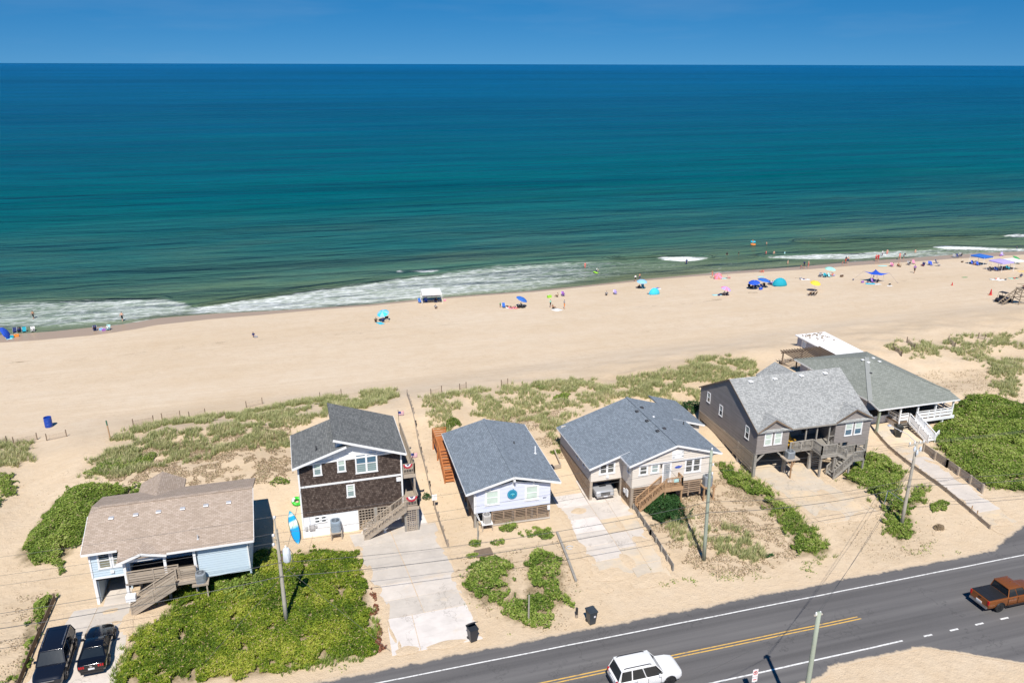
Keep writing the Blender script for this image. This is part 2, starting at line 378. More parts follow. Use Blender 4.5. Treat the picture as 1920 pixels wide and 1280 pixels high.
def make_sand():
    n = NT('sand'); oc = n.tc('Object')
    big = n.noise(n.mp(oc, (0.035, 0.09, 0.1)), 1.0, 5, 0.6); mid = n.noise(oc, 0.55, 5, 0.6); fine = n.noise(oc, 7.0, 6, 0.7)
    c = n.ramp(big, [(0.25, (0.585, 0.46, 0.32)), (0.5, (0.64, 0.52, 0.385)), (0.78, (0.67, 0.565, 0.44))])
    c = n.mix(n.math('MULTIPLY', n.ramp(mid, [(0.35, 0), (0.75, 1)]), 0.40), c, (0.545, 0.40, 0.255))
    c = n.mix(n.math('MULTIPLY', n.ramp(fine, [(0.5, 0), (0.72, 1)]), 0.20), c, (0.44, 0.335, 0.22))
    lotm = n.math('SUBTRACT', 1.0, n.attr('beach').outputs['Fac']); c = n.mix(n.math('MULTIPLY', lotm, 0.30), c, n.mix(mid, (0.66, 0.49, 0.30), (0.60, 0.43, 0.25)))
    # groomed / driven streaks on the open beach run along the shore
    bm = n.attr('beach').outputs['Fac']
    tr = n.ramp(n.noise(n.mp(oc, (0.05, 2.1, 1), (0, 0, -0.1)), 1.0, 4, 0.6), [(0.4, 0), (0.7, 1)])
    c = n.mix(n.math('MULTIPLY', n.math('MULTIPLY', tr, bm), 0.25), c, (0.54, 0.42, 0.29))
    tr2 = n.ramp(n.noise(n.mp(oc, (0.012, 3.2, 1), (0, 0, -0.13)), 1.0, 3, 0.5), [(0.56, 0), (0.60, 1), (0.64, 0)])
    c = n.mix(n.math('MULTIPLY', n.math('MULTIPLY', tr2, bm), 0.48), c, (0.50, 0.385, 0.265))
    ft = n.ramp(n.noise(n.mp(oc, (1.0, 1.3, 1)), 1.5, 5, 0.75), [(0.52, 0), (0.68, 1)]); area = n.ramp(n.noise(n.mp(oc, (0.05, 0.11, 1)), 1.0, 3), [(0.38, 0.15), (0.62, 1)])
    c = n.mix(n.math('MULTIPLY', n.math('MULTIPLY', ft, area), 0.42), c, (0.42, 0.31, 0.20))
    wr = n.ramp(n.noise(n.mp(oc, (0.35, 2.5, 1)), 1.0, 5, 0.7), [(0.56, 0), (0.62, 1)])
    c = n.mix(n.math('MULTIPLY', wr, n.math('MULTIPLY', n.attr('wrack').outputs['Fac'], 0.9)), c, (0.13, 0.09, 0.05))
    soil = n.attr('soil').outputs['Fac']
    c = n.mix(n.math('MULTIPLY', soil, n.ramp(n.noise(oc, 1.6, 5, 0.7), [(0.3, 0.3), (0.6, 1)])), c, (0.20, 0.155, 0.085))
    wet = n.attr('wet').outputs['Fac']
    wn = n.math('ADD', wet, n.math('MULTIPLY', n.math('SUBTRACT', n.noise(n.mp(oc, (0.12, 0.5, 1)), 1.0, 4), 0.5), 0.5), clamp=True)
    wn = n.ramp(wn, [(0.38, 0), (0.55, 1)])
    wn = n.math('MULTIPLY', wn, n.ramp(wet, [(0.02, 0), (0.12, 1)]))
    c = n.mix(wn, c, (0.40, 0.295, 0.205))
    n.set(Base_Color=c, Roughness=n.ramp(wn, [(0, 0.95), (1, 0.35)]), Specular_IOR_Level=0.25)
    h = n.mix(0.4, fine, n.noise(oc, 3.4, 6, 0.7))
    foot = n.new('ShaderNodeTexVoronoi'); n.link(oc, foot.inputs['Vector']); foot.inputs['Scale'].default_value = 1.7
    h = n.mix(0.25, h, foot.outputs['Distance'])
    h2 = n.math('MULTIPLY', h, n.math('SUBTRACT', 1.0, n.math('MULTIPLY', bm, 0.55)))
    n.bump(n.math('MULTIPLY', h2, n.math('SUBTRACT', 1.0, wn)), 0.8, 0.2)
    return n.m
def ground_attrs(X, Y):
    ys = shoreY(X); yd = duneY(X); d = Y-ys
    px, py = proj(X, Y, hgt(X, Y))
    wid = np.interp(px, [0, 170, 300, 420, 600, 850, 1100, 1300, 1500, 1700, 1920], [5.5, 6.0, 5.5, 4.0, 1.5, 1.2, 1.3, 1.6, 3.4, 4.5, 5.0])
    wet = np.clip((d+wid*1.15)/(wid*0.5), 0, 1)
    beach = sstep(-18, 4, Y-yd)
    wl = np.interp(px, [0, 200, 400, 640, 760, 900, 1000, 1200, 1400, 1560, 1760, 1920], [681, 671, 643, 627, 613, 601, 592, 576, 557, 541, 519, 510])
    wrack = np.exp(-((py-wl)/2.2)**2)*np.clip(vnoise(px/38.0, 3.3)*3.4+0.1, 0, 1)*beach
    soil = np.zeros_like(X)
    for pl, so in SOIL: soil = np.maximum(soil, so*inpoly(px, py, pl))
    return dict(wet=wet, beach=beach, wrack=wrack, soil=soil)
gx = spaced(-900, -62, 112, 1500, 0.55); gy = spaced(-60, 30, 178, 260, 0.5)
ground = grid_mesh('ground', gx, gy, hgt, make_sand(), ground_attrs); ground['kind'] = 'structure'

# foam outlines read off the photo: (pixel x, top y, bottom y, density)
FOAM = [
 [(-60, 566, 640, .62), (0, 566, 616, .66), (120, 563, 612, .72), (230, 561, 603, .82), (300, 559, 592, .85), (345, 566, 588, .8), (365, 576, 588, .3)],
 [(330, 578, 591, .5), (380, 575, 588, 1.0), (450, 564, 585, 1.0), (520, 556, 582, 1.0), (600, 541, 577, .9), (680, 532, 570, .88), (780, 518, 562, .85), (860, 508, 553, .85),
  (930, 499, 548, .8), (1010, 493, 542, .72), (1080, 489, 530, .6), (1150, 489, 520, .42), (1260, 492, 512, .3), (1420, 492, 504, .28), (1520, 490, 498, .15)],
 [(1232, 482, 484, .6), (1245, 481.5, 488, 1.3), (1280, 481.5, 490, 1.5), (1310, 481.5, 488.5, 1.3), (1326, 482, 485, .6)],
 [(1440, 480.5, 484, .8), (1500, 478.5, 486, 1.1), (1600, 474, 486, .95), (1700, 470, 481, .8), (1790, 466, 479, .5), (1930, 466, 474, .5)],
 [(1750, 462, 464, .9), (1770, 460.5, 467, 1.3), (1830, 463, 469, 1.2), (1895, 466, 471, 1.0), (1960, 466, 472, .8)],
 [(1880, 441, 443, .8), (1905, 438.5, 444.5, 1.3), (1960, 438, 445, 1.3)],
 [(765, 508, 509, .4), (790, 506.5, 511, 1.1), (815, 506, 510, 1.0), (826, 505, 507, .3)],
 [(742, 508, 510, .9), (750, 507, 511, 1.2), (757, 508, 510, .5)],
]
def sea_z(X, Y):
    d = Y-shoreY(X)
    near = sstep(0, 6, d)
    am = np.where(d < 400, 1.0, 0.0)
    w = 0.07*np.sin((Y+X*0.05+2.5*vnoise(X/37, Y/23))/11.0*2*np.pi)*sstep(4, 40, d)*np.exp(-np.maximum(d-60, 0)/160)
    w = w+0.10*vnoise(X/9.0, Y/3.2)*near*np.exp(-np.maximum(d, 0)/250)
    px, py = proj(X, Y, np.full_like(X, SEA_Z))
    for pl, amp, wd in (([(-60, 566), (0, 566), (120, 562), (300, 558)], .25, 5), ([(380, 574), (450, 563), (600, 541), (780, 517), (930, 498), (1080, 488), (1232, 484)], .30, 5),
                        ([(1150, 486), (1240, 482), (1325, 482)], .55, 4), ([(1440, 480), (1600, 474), (1790, 465), (1930, 467)], .3, 4), ([(1500, 452), (1700, 447), (1890, 441), (1960, 439)], .5, 4)):
        xs = [p[0] for p in pl]; yy = np.interp(px, xs, [p[1] for p in pl]); inr = sstep(xs[0]-30, xs[0]+20, px)*(1-sstep(xs[-1]-20, xs[-1]+30, px))
        w = w+amp*np.exp(-((py-yy)/wd)**2)*inr*(Y < 260)
    return SEA_Z+np.where(Y < 900, w, 0)
def sea_attrs(X, Y):
    d = Y-shoreY(X); px, py = proj(X, Y, sea_z(X, Y)); foam = np.zeros_like(X)
    for band in FOAM:
        xs = [b[0] for b in band]
        t = np.interp(px, xs, [b[1] for b in band]); b = np.interp(px, xs, [q[2] for q in band]); de = np.interp(px, xs, [q[3] for q in band])
        soft = np.maximum((b-t)*0.22, 1.0)
        wig = 2.0*vnoise(px/17.0, 1.7+len(foam))*np.minimum(1, (b-t)/12)
        m = np.clip((py-t-wig)/soft+0.5, 0, 1)*np.clip((b-py)/soft+0.5, 0, 1)*(px > xs[0]-1)*(px < xs[-1]+1)
        foam = np.maximum(foam, m*de)
    foam = np.where(d < 250, foam, 0)
    edge = np.exp(-((d-0.35-0.5*vnoise(X/3.5, 2.2))/0.45)**2)*0.85*np.clip(0.45+1.6*vnoise(X/9.0, 8.8), 0, 1)
    foam = np.maximum(foam, np.where(d > -0.6, edge, 0))
    return dict(foam=foam, dist=np.clip(d, 0, 60000))
def make_water():
    n = NT('sea_water'); oc = n.tc('Object'); d = n.attr('dist').outputs['Fac']; foam = n.attr('foam').outputs['Fac']
    lg = n.math('DIVIDE', n.math('LOGARITHM', n.math('ADD', d, 1.0), 10.0), 4.5)      # 0 at the shore, 1 about 30 km out
    warp = n.math('MULTIPLY', n.math('SUBTRACT', n.noise(n.mp(oc, (0.012, 0.03, 1)), 1.0, 3), 0.5), 0.10)
    lg = n.math('ADD', lg, n.math('MULTIPLY', warp, n.ramp(lg, [(0.1, 0), (0.25, 1)])))
    c = n.ramp(lg, [(0.0, (0.18, 0.15, 0.085)), (0.13, (0.125, 0.145, 0.068)), (0.22, (0.085, 0.135, 0.070)), (0.30, (0.050, 0.118, 0.074)), (0.38, (0.014, 0.096, 0.090)),
                    (0.48, (0.0, 0.084, 0.098)), (0.56, (0.0, 0.080, 0.128)), (0.66, (0.0, 0.080, 0.185)), (0.78, (0.0, 0.084, 0.24)), (0.92, (0.0, 0.115, 0.36))])
    band = n.ramp(n.noise(n.mp(oc, (0.0016, 0.011, 1), (0, 0, 0.03)), 1.0, 4, 0.55), [(0.38, 0), (0.62, 1)])  # darker bands, near and far: cloud shadow and wind patches painted into the colour
    c = n.mix(n.math('MULTIPLY', n.math('MULTIPLY', band, 0.42), n.ramp(lg, [(0.3, 0), (0.55, 1)])), c, (0.0005, 0.045, 0.085))
    band2 = n.ramp(n.noise(n.mp(oc, (0.00028, 0.0022, 1), (0, 0, 0.05)), 1.0, 3, 0.5), [(0.42, 0), (0.6, 1)])
    c = n.mix(n.math('MULTIPLY', n.math('MULTIPLY', band2, 0.6), n.ramp(lg, [(0.55, 0), (0.68, 1)])), c, (0.0005, 0.035, 0.10))
    silt = n.ramp(n.noise(n.mp(oc, (0.02, 0.06, 1), (0, 0, 0.2)), 1.0, 5, 0.6), [(0.45, 0), (0.75, 1)])
    c = n.mix(n.math('MULTIPLY', n.math('ADD', n.math('MULTIPLY', silt, 0.6), 0.2), n.ramp(lg, [(0.16, 1), (0.30, 0.6), (0.45, 0)])), c, (0.185, 0.20, 0.12))
    # streaks and swell bands: sky-mirroring and darker wave facets painted into the colour
    sk1 = n.noise(n.mp(oc, (0.09, 0.30, 1), (0, 0, 0.06)), 1.0, 6, 0.68); sk2 = n.noise(n.mp(oc, (0.014, 0.075, 1), (0, 0, 0.04)), 1.0, 6, 0.68)
    sk = n.ramp(n.mix(0.5, sk1, sk2), [(0.36, 0), (0.64, 1)])
    swl = n.ramp(n.noise(n.mp(oc, (0.006, 0.065, 1), (0, 0, 0.05)), 1.0, 4, 0.55), [(0.36, 0), (0.66, 1)])
    c = n.mix(n.math('MULTIPLY', swl, 0.18), c, n.mix(0.6, c, (0.0, 0.02, 0.03))); c = n.mix(n.math('MULTIPLY', n.math('SUBTRACT', 1.0, swl), 0.12), c, (0.01, 0.22, 0.24))
    c = n.mix(n.math('MULTIPLY', sk, 0.20), c, n.mix(0.55, c, (0.0, 0.012, 0.02))); c = n.mix(n.math('MULTIPLY', n.math('SUBTRACT', 1.0, sk), 0.10), c, (0.0, 0.19, 0.24))
    # foam lace
    wv = n.mp(oc, (0.30, 1.15, 1), (0, 0, 0.14))
    dist = n.noise(wv, 0.8, 3, 0.6, 'Color'); ad = n.new('ShaderNodeVectorMath', operation='MULTIPLY_ADD'); n.link(dist, ad.inputs[0]); ad.inputs[1].default_value = (1.6, 1.6, 0); n.link(wv, ad.inputs[2])
    f1 = n.noise(ad.outputs[0], 1.0, 7, 0.64)
    vo = n.new('ShaderNodeTexVoronoi', feature='DISTANCE_TO_EDGE'); n.link(ad.outputs[0], vo.inputs['Vector']); vo.inputs['Scale'].default_value = 1.25
    lace = n.ramp(vo.outputs['Distance'], [(0.0, 1), (0.22, 0)])
    fn = n.mix(0.28, f1, lace)
    ff = n.ramp(n.math('ADD', n.math('MULTIPLY', foam, 0.78), n.math('MULTIPLY', n.math('SUBTRACT', fn, 0.5), 1.15)), [(0.34, 0), (0.66, 0.42), (1.0, 0.95)])
    ff = n.math('MULTIPLY', ff, n.ramp(foam, [(0.02, 0), (0.15, 1)]))
    milky = n.math('MULTIPLY', n.ramp(foam, [(0.05, 0), (0.8, 1)]), 0.35)
    c = n.mix(milky, c, (0.30, 0.36, 0.27)); c = n.mix(ff, c, (0.74, 0.77, 0.77))
    rg = n.math('ADD', n.math('MULTIPLY', ff, 0.6), 0.22, clamp=True)
    n.set(Base_Color=c, Roughness=rg, Specular_IOR_Level=0.012, IOR=1.33)
    # wind ripples, swell and far chop
    r1 = n.noise(n.mp(oc, (0.35, 1.0, 1), (0, 0, 0.10)), 0.9, 5, 0.6); r2 = n.noise(n.mp(oc, (0.05, 0.22, 1), (0, 0, 0.05)), 1.0, 5, 0.62); r3 = n.noise(n.mp(oc, (0.006, 0.03, 1), (0, 0, 0.03)), 1.0, 4, 0.6)
    h = n.math('ADD', n.math('MULTIPLY', r1, 0.55), n.math('ADD', n.math('MULTIPLY', r2, 3.0), n.math('MULTIPLY', r3, 16.0)))
    h = n.math('ADD', h, n.math('MULTIPLY', ff, 0.25))
    n.bump(h, 1.0, 1.0)
    return n.m
sx = spaced(-30000, -95, 175, 40000, 0.6, 1.16); sy = spaced(84, 92, 235, 60000, 0.42, 1.035)
sea = grid_mesh('sea', sx, sy, sea_z, make_water(), sea_attrs); sea['kind'] = 'structure'
# ------------------------------------------------------------------ road
def make_asphalt():
    n = NT('asphalt'); oc = n.tc('Object')
    a = n.noise(oc, 0.35, 5, 0.6); f = n.noise(oc, 14.0, 5, 0.75); st = n.noise(n.mp(oc, (0.02, 0.9, 1)), 1.0, 4, 0.6)
    c = n.ramp(st, [(0.34, (0.088, 0.085, 0.087)), (0.5, (0.128, 0.123, 0.124)), (0.68, (0.18, 0.173, 0.17))])
    c = n.mix(n.math('MULTIPLY', a, 0.5), c, (0.125, 0.118, 0.115)); c = n.mix(n.math('MULTIPLY', n.ramp(f, [(0.45, 0), (0.75, 1)]), 0.35), c, (0.17, 0.16, 0.15))
    sandy = n.attr('sandy').outputs['Fac']
    sn = n.ramp(n.math('ADD', sandy, n.math('MULTIPLY', n.math('SUBTRACT', n.noise(n.mp(oc, (0.8, 0.5, 1), (0, 0, 0.5)), 1.2, 6, 0.7), 0.5), 1.3)), [(0.45, 0), (0.75, 1)])
    sn = n.math('MULTIPLY', sn, n.ramp(sandy, [(0.05, 0), (0.3, 1)]))
    c = n.mix(n.math('MULTIPLY', sn, 0.9), c, (0.62, 0.49, 0.345))
    ck = n.math('MULTIPLY', n.ramp(n.math('ABSOLUTE', n.math('SUBTRACT', n.noise(oc, 0.22, 8, 0.6), 0.5)), [(0.0, 1), (0.006, 0)]), n.ramp(n.noise(oc, 0.1, 2), [(0.5, 0), (0.56, 1)]))
    c = n.mix(n.math('MULTIPLY', ck, 0.5), c, (0.05, 0.05, 0.05))
    n.set(Base_Color=c, Roughness=0.85, Specular_IOR_Level=0.3); n.bump(f, 0.4, 0.02); return n.m
def road_edge_far(X): return 46.35+0.30*vnoise(X/4.3, 0.5)+0.10*vnoise(X/1.6, 4.5)+np.where(X > 57, np.clip((X-57)*0.42, 0, 4.5), 0)
def road_edge_near(X):
    return 37.55+0.30*vnoise(X/4.1, 9.5)+0.10*vnoise(X/1.6, 14.5)-np.where(X < 34, 0.75, 0)*sstep(36, 32, X)-np.where(X > 42, np.clip((X-42)*0.6, 0, 5), 0)
rx = np.concatenate([np.arange(-900, -30, 15.0), np.arange(-30, 95, 0.35), np.arange(95, 1500, 15.0)]); rt_ = np.linspace(0, 1, 26)
def road_mesh():
    X, T_ = np.meshgrid(rx, rt_); Yn = road_edge_near(X); Yf = road_edge_far(X); Y = Yn+(Yf-Yn)*T_
    Z = 0.035*np.clip(np.minimum(T_, 1-T_)*8, 0, 1)+0.004
    o = grid_mesh('road', rx, rt_, lambda a, b: a*0, make_asphalt(), lambda a, b: dict(sandy=np.clip(1-np.minimum((Yf-Y)/0.75, (Y-Yn)/0.6), 0, 1)))
    o.data.vertices.foreach_set('co', np.stack([X, Y, Z], 2).ravel()); o.data.update(); o['kind'] = 'structure'; return o
road = road_mesh()
def paint(name, col):
    n = NT(name); oc = n.tc('Object'); w = n.ramp(n.noise(oc, 3.5, 6, 0.75), [(0.48, 0), (0.66, 1)])
    n.set(Base_Color=n.mix(n.math('MULTIPLY', w, 0.75), col, (0.2, 0.19, 0.18)), Roughness=0.7); return n.m
M_wp = paint('white_road_paint', (0.78, 0.77, 0.75)); M_yp = paint('yellow_road_paint', (0.72, 0.43, 0.09))
def stripe(name, x0, x1, y, w, m):
    xs = np.linspace(x0, x1, max(2, int((x1-x0)/3)+2)); v = []; f = []
    for i, x in enumerate(xs):
        j = 0.012*math.sin(x*0.8); v += [(x, y-w/2+j, 0.0432), (x, y+w/2+j, 0.0432)]
        if i: f.append((2*i-2, 2*i, 2*i+1, 2*i-1))
    return mesh_obj(name, v, f, m, road)
stripe('edge_line', -300, 400, 44.82, 0.11, M_wp)
stripe('edge_line', -300, 41.0, 38.58, 0.13, M_wp)
stripe('centre_line', -300, 39.6, 41.78, 0.10, M_yp); stripe('centre_line', -300, 39.75, 41.52, 0.10, M_yp)
stripe('centre_line', 56.8, 300, 41.78, 0.10, M_yp); stripe('centre_line', 56.8, 300, 41.52, 0.10, M_yp)
for i in range(8): stripe('lane_dash', 42.85+i*2.36, 43.6+i*2.36, 38.55, 0.15, M_wp)

# ------------------------------------------------------------------ concrete drives, slab by slab
def mat_concrete(name, col, sand=0.5):
    if name in MATS: return MATS[name]
    n = NT(name); oc = n.tc('Object'); oi = n.new('ShaderNodeObjectInfo')
    ad = n.new('ShaderNodeVectorMath', operation='ADD'); n.link(oc, ad.inputs[0]); n.link(oi.outputs['Location'], ad.inputs[1]); p = ad.outputs[0]
    c = n.mix(n.ramp(n.noise(p, 0.8, 6, 0.65), [(0.3, 0), (0.7, 1)]), tuple(x*0.86 for x in col), tuple(min(1, x*1.08) for x in col))
    c = n.mix(n.math('MULTIPLY', oi.outputs['Random'], 0.35), c, tuple(x*0.78 for x in col))
    c = n.mix(n.math('MULTIPLY', n.ramp(n.noise(n.mp(p, (0.5, 2.2, 1)), 1.3, 5, 0.7), [(0.5, 0), (0.8, 1)]), 0.3), c, (0.33, 0.29, 0.24))
    sd = n.ramp(n.noise(n.mp(p, (0.35, 0.5, 1)), 1.0, 6, 0.65), [(0.62-0.25*sand, 0), (0.80-0.2*sand, 1)])
    c = n.mix(n.math('MULTIPLY', sd, min(1, 0.35+sand*0.6)), c, (0.68, 0.52, 0.335))
    ck = n.math('MULTIPLY', n.ramp(n.math('ABSOLUTE', n.math('SUBTRACT', n.noise(p, 0.3, 8, 0.6), 0.5)), [(0.0, 1), (0.006, 0)]), n.ramp(n.noise(p, 0.17, 2), [(0.5, 0), (0.56, 1)]))
    c = n.mix(n.math('MULTIPLY', ck, 0.55), c, (0.2, 0.17, 0.14))
    n.set(Base_Color=c, Roughness=0.9, Specular_IOR_Level=0.25); n.bump(n.noise(p, 9.0, 5, 0.7), 0.25, 0.02)
    MATS[name] = n.m; return n.m
M_conc = mat_concrete('pale_concrete', (0.64, 0.575, 0.51), 0.16); M_conc2 = mat_concrete('grey_concrete', (0.56, 0.505, 0.445), 0.28); M_concS = mat_concrete('sandy_concrete', (0.58, 0.50, 0.40), 0.75)
M_concW = mat_concrete('white_concrete', (0.70, 0.645, 0.60), 0.05)
def slab(quad, mat, parent, thick=0.12, gap=0.022, proud=0.035):
    """one concrete slab: four (x, y) corners laid on the ground"""
    c = np.mean(np.array(quad), 0); v = []
    for q in quad:
        d = np.array(q)-c; L = np.linalg.norm(d); q2 = c+d*(1-gap*1.4/L)
        v.append((q2[0]-c[0], q2[1]-c[1], hz(q2[0], q2[1])+proud))
    z0 = sum(p[2] for p in v)/4
    top = [(a, b, z-z0) for a, b, z in v]
    g = ORG[0]; ORG[0] = Vector((0, 0, 0))
    o = MB().prism(top, (0, 0, -thick)).build('concrete_slab', mat, parent); ORG[0] = g
    o.location = (c[0], c[1], z0); bevel(o, 0.012, 1); return o
def drive(name, rows):
    """rows: list of (quad, material); the first slab is the drive's own mesh"""
    root = mesh_obj(name, [(q[0], q[1], hz(q[0], q[1])+0.006) for q in rows[0][0]], [(0, 1, 2, 3)], rows[0][1]); root['kind'] = 'structure'
    for q, m in rows: slab(q, m, root)
    return root
def strip(xl, xr, ys, m, split=None):
    """slabs between left edge xl(y) and right edge xr(y) at the given ys"""
    out = []
    for i in range(len(ys)-1):
        y0, y1 = ys[i], ys[i+1]; mm = m[i % len(m)] if isinstance(m, list) else m
        cuts = [0]+(split or [])+[1]
        for a, b in zip(cuts, cuts[1:]):
            f = lambda y, t: xl(y)+(xr(y)-xl(y))*t
            out.append(([(f(y0, a), y0), (f(y0, b), y0), (f(y1, b), y1), (f(y1, a), y1)], mm))
    return out
lin = lambda y0, x0, y1, x1: (lambda y: x0+(x1-x0)*(y-y0)/(y1-y0))
drive('driveway', strip(lin(50, -19.9, 59, -18.0), lin(48, -13.3, 57, -14.0), [44.8+2.1, 49.6, 52.4, 55.2, 58.4], [M_conc2, M_conc, M_conc], [0.42])
      + strip(lin(58, -16.1, 67, -16.1), lin(58, -14.2, 67, -14.2), [58.4, 61.2, 64.0], M_conc))
# two-car drive of the dark shingled house, its apron cracked and brighter
drive('driveway', strip(lin(48, 5.3, 62.5, 3.2), lin(48, 11.1, 63, 10.9), [51.2, 53.2, 55.2, 57.2, 59.2, 61.2, 63.3], [M_conc2, M_conc, M_conc2, M_conc2, M_conc2, M_conc2], [0.46])
      + strip(lin(48, 4.7, 51.2, 4.8), lin(47, 11.4, 51.2, 11.1), [47.2, 51.2], M_concW, [0.31])
      + [([(4.1, 63.3), (10.2, 63.3), (10.0, 65.6), (5.4, 65.6)], M_concW)])
drive('driveway', strip(lin(48, 22.2, 66, 22.6), lin(48, 25.3, 62, 25.6), [51.5, 53.6, 55.8, 58, 60.2, 62.4, 64.6], [M_concS, M_conc, M_conc, M_concW, M_conc, M_concW], None)
      + strip(lin(48, 25.3, 62, 25.6), lin(48, 28.0, 60, 29.0), [50.0, 52.4, 54.8, 57.2, 59.6, 62.4, 66.5], [M_concS, M_concS, M_conc, M_concS, M_conc, M_conc], [0.5]))
drive('driveway', strip(lin(46, 46.2, 63, 44.0), lin(46, 52.5, 63, 50.0), [53.4, 56, 59, 62.4, 66], M_concS, [0.5]))
drive('walkway', strip(lin(48.8, 59.7, 67.5, 62.1), lin(54, 63.4, 63, 64.3), [49.2, 51.3, 53.4, 55.5, 57.6, 59.8, 62], [M_concS, M_conc, M_conc, M_conc, M_conc, M_conc], None)
      + [([(61.0, 62), (66.0, 62), (66.2, 64.8), (61.5, 64.8)], M_concS), ([(61.5, 64.8), (66.2, 64.8), (66.2, 68.4), (62.2, 68.4)], M_concS)])

M_sand = ground.data.materials[0]
def drift(x, y, rx, ry, rz=0.0):
    n = 18; v = [(0, 0, 0.075)]; f = []; z0 = hz(x, y); c, s = math.cos(rz), math.sin(rz)
    for ring, k in ((1, 0.55), (2, 1.0)):
        for j in range(n):
            a = 2*math.pi*j/n; w = k*(1+0.55*float(vnoise(x*3.1+math.cos(a)*1.6, y*2.7+math.sin(a)*1.6))); px_, py_ = rx*w*math.cos(a), ry*w*math.sin(a)
            gx_, gy_ = px_*c-py_*s, px_*s+py_*c; v.append((gx_, gy_, hz(x+gx_, y+gy_)-z0+(0.062 if ring == 1 else 0.028)))
    f = [(0, 1+j, 1+(j+1) % n) for j in range(n)]+[(1+j, 1+n+j, 1+n+(j+1) % n, 1+(j+1) % n) for j in range(n)]
    o = mesh_obj('sand_drift', v, f, M_sand, ground, True); o.location = (x, y, z0); return o
for xl, xr, y0, y1, k in ((lin(48, 5.2, 62.5, 3.3), lin(48, 11.2, 63, 10.9), 48, 62, 15), (lin(50, -19.9, 59, -18.0), lin(48, -13.3, 57, -14.0), 48, 57, 9), (lin(48, 22.2, 66, 22.6), lin(48, 28.2, 60, 29.1), 49.5, 63, 18), (lin(46, 45.4, 63, 44.0), lin(46, 51.6, 63, 50.0), 53, 62, 12), (lin(48.8, 59.9, 67.5, 62.2), lin(54, 63.3, 63, 64.2), 49, 64, 12)):
    for i in range(k):
        y = y0+(y1-y0)*(i+rng.random())/k
        for e in (xl, xr):
            if rng.random() < 0.8: drift(e(y)+rng.normal(0, 0.12), y, rng.uniform(0.15, 0.5), rng.uniform(0.4, 1.3), rng.normal(0, 0.2))
for x, y, rx, ry in ((23.5, 51.6, 1.6, 0.9), (26.5, 50.4, 2.0, 1.0), (25.4, 53.0, 0.5, 1.2), (27.6, 55.2, 0.6, 1.1), (24.2, 61.5, 0.9, 0.5), (5.8, 47.5, 1.0, 0.5), (8.6, 47.4, 1.6, 0.45), (46.5, 54.5, 1.6, 1.0), (48.5, 57.5, 0.9, 1.5), (49.3, 53.6, 1.5, 0.6), (62.5, 63.5, 1.0, 1.4), (61.5, 49.6, 1.3, 0.6), (-15.5, 57.6, 0.6, 0.3), (-14.9, 56.0, 0.5, 0.25), (27.0, 58.2, 0.4, 1.0)): drift(x, y, rx, ry)

# ------------------------------------------------------------------ house parts
def clip_z(poly, z, keep_above):
    out = []
    for i in range(len(poly)):
        a, b = poly[i], poly[(i+1) % len(poly)]; ia = (a[1] >= z) == keep_above; ib = (b[1] >= z) == keep_above
        if ia: out.append(a)
        if ia != ib: t = (z-a[1])/(b[1]-a[1]); out.append((a[0]+(b[0]-a[0])*t, z))
    return out
def wp(axis, plane, u, z, out):
    """wall point: u runs along the wall, out is metres in front of it"""
    if axis == 'y': return (u, plane-out, z)
    if axis == 'x': return (plane-out, u, z)
    if axis == 'X': return (plane+out, u, z)
    return (u, plane+out, z)
def facing(axis, poly):  # winding so that the face looks out
    return poly if axis in ('y', 'X') else poly[::-1]
def siding(parent, axis, plane, poly, mat, course=0.2, lap=0.034, name='wall'):
    """lapped boards: each course is tilted so that its lower edge stands proud"""
    ar = sum(poly[i][0]*poly[(i+1) % len(poly)][1]-poly[(i+1) % len(poly)][0]*poly[i][1] for i in range(len(poly)))
    if ar < 0: poly = poly[::-1]
    m = MB(); z0 = min(p[1] for p in poly); z1 = max(p[1] for p in poly); z = z0
    core = [Vector(wp(axis, plane, u, zz, -0.002)) for u, zz in poly]; d = Vector(wp(axis, 0, 0, 0, -0.12))
    m.prism(core, d)
    while z < z1-1e-4:
        c = clip_z(clip_z(poly, z, True), min(z+course, z1+1), False)
        if len(c) >= 3:
            top = [wp(axis, plane, u, zz, 0.004+lap*(1-(zz-z)/course)) for u, zz in c]
            f = list(range(len(c))); m.add(facing(axis, top), [tuple(f)])
            lo = [p for p in c if abs(p[1]-z) < 1e-5]
            if len(lo) >= 2:
                a, b = min(lo)[0], max(lo)[0]
                q = [wp(axis, plane, a, z, 0), wp(axis, plane, b, z, 0), wp(axis, plane, b, z, 0.004+lap), wp(axis, plane, a, z, 0.004+lap)]
                m.add(facing(axis, q), [(0, 1, 2, 3)])
        z += course
    return m.build(name, mat, parent)
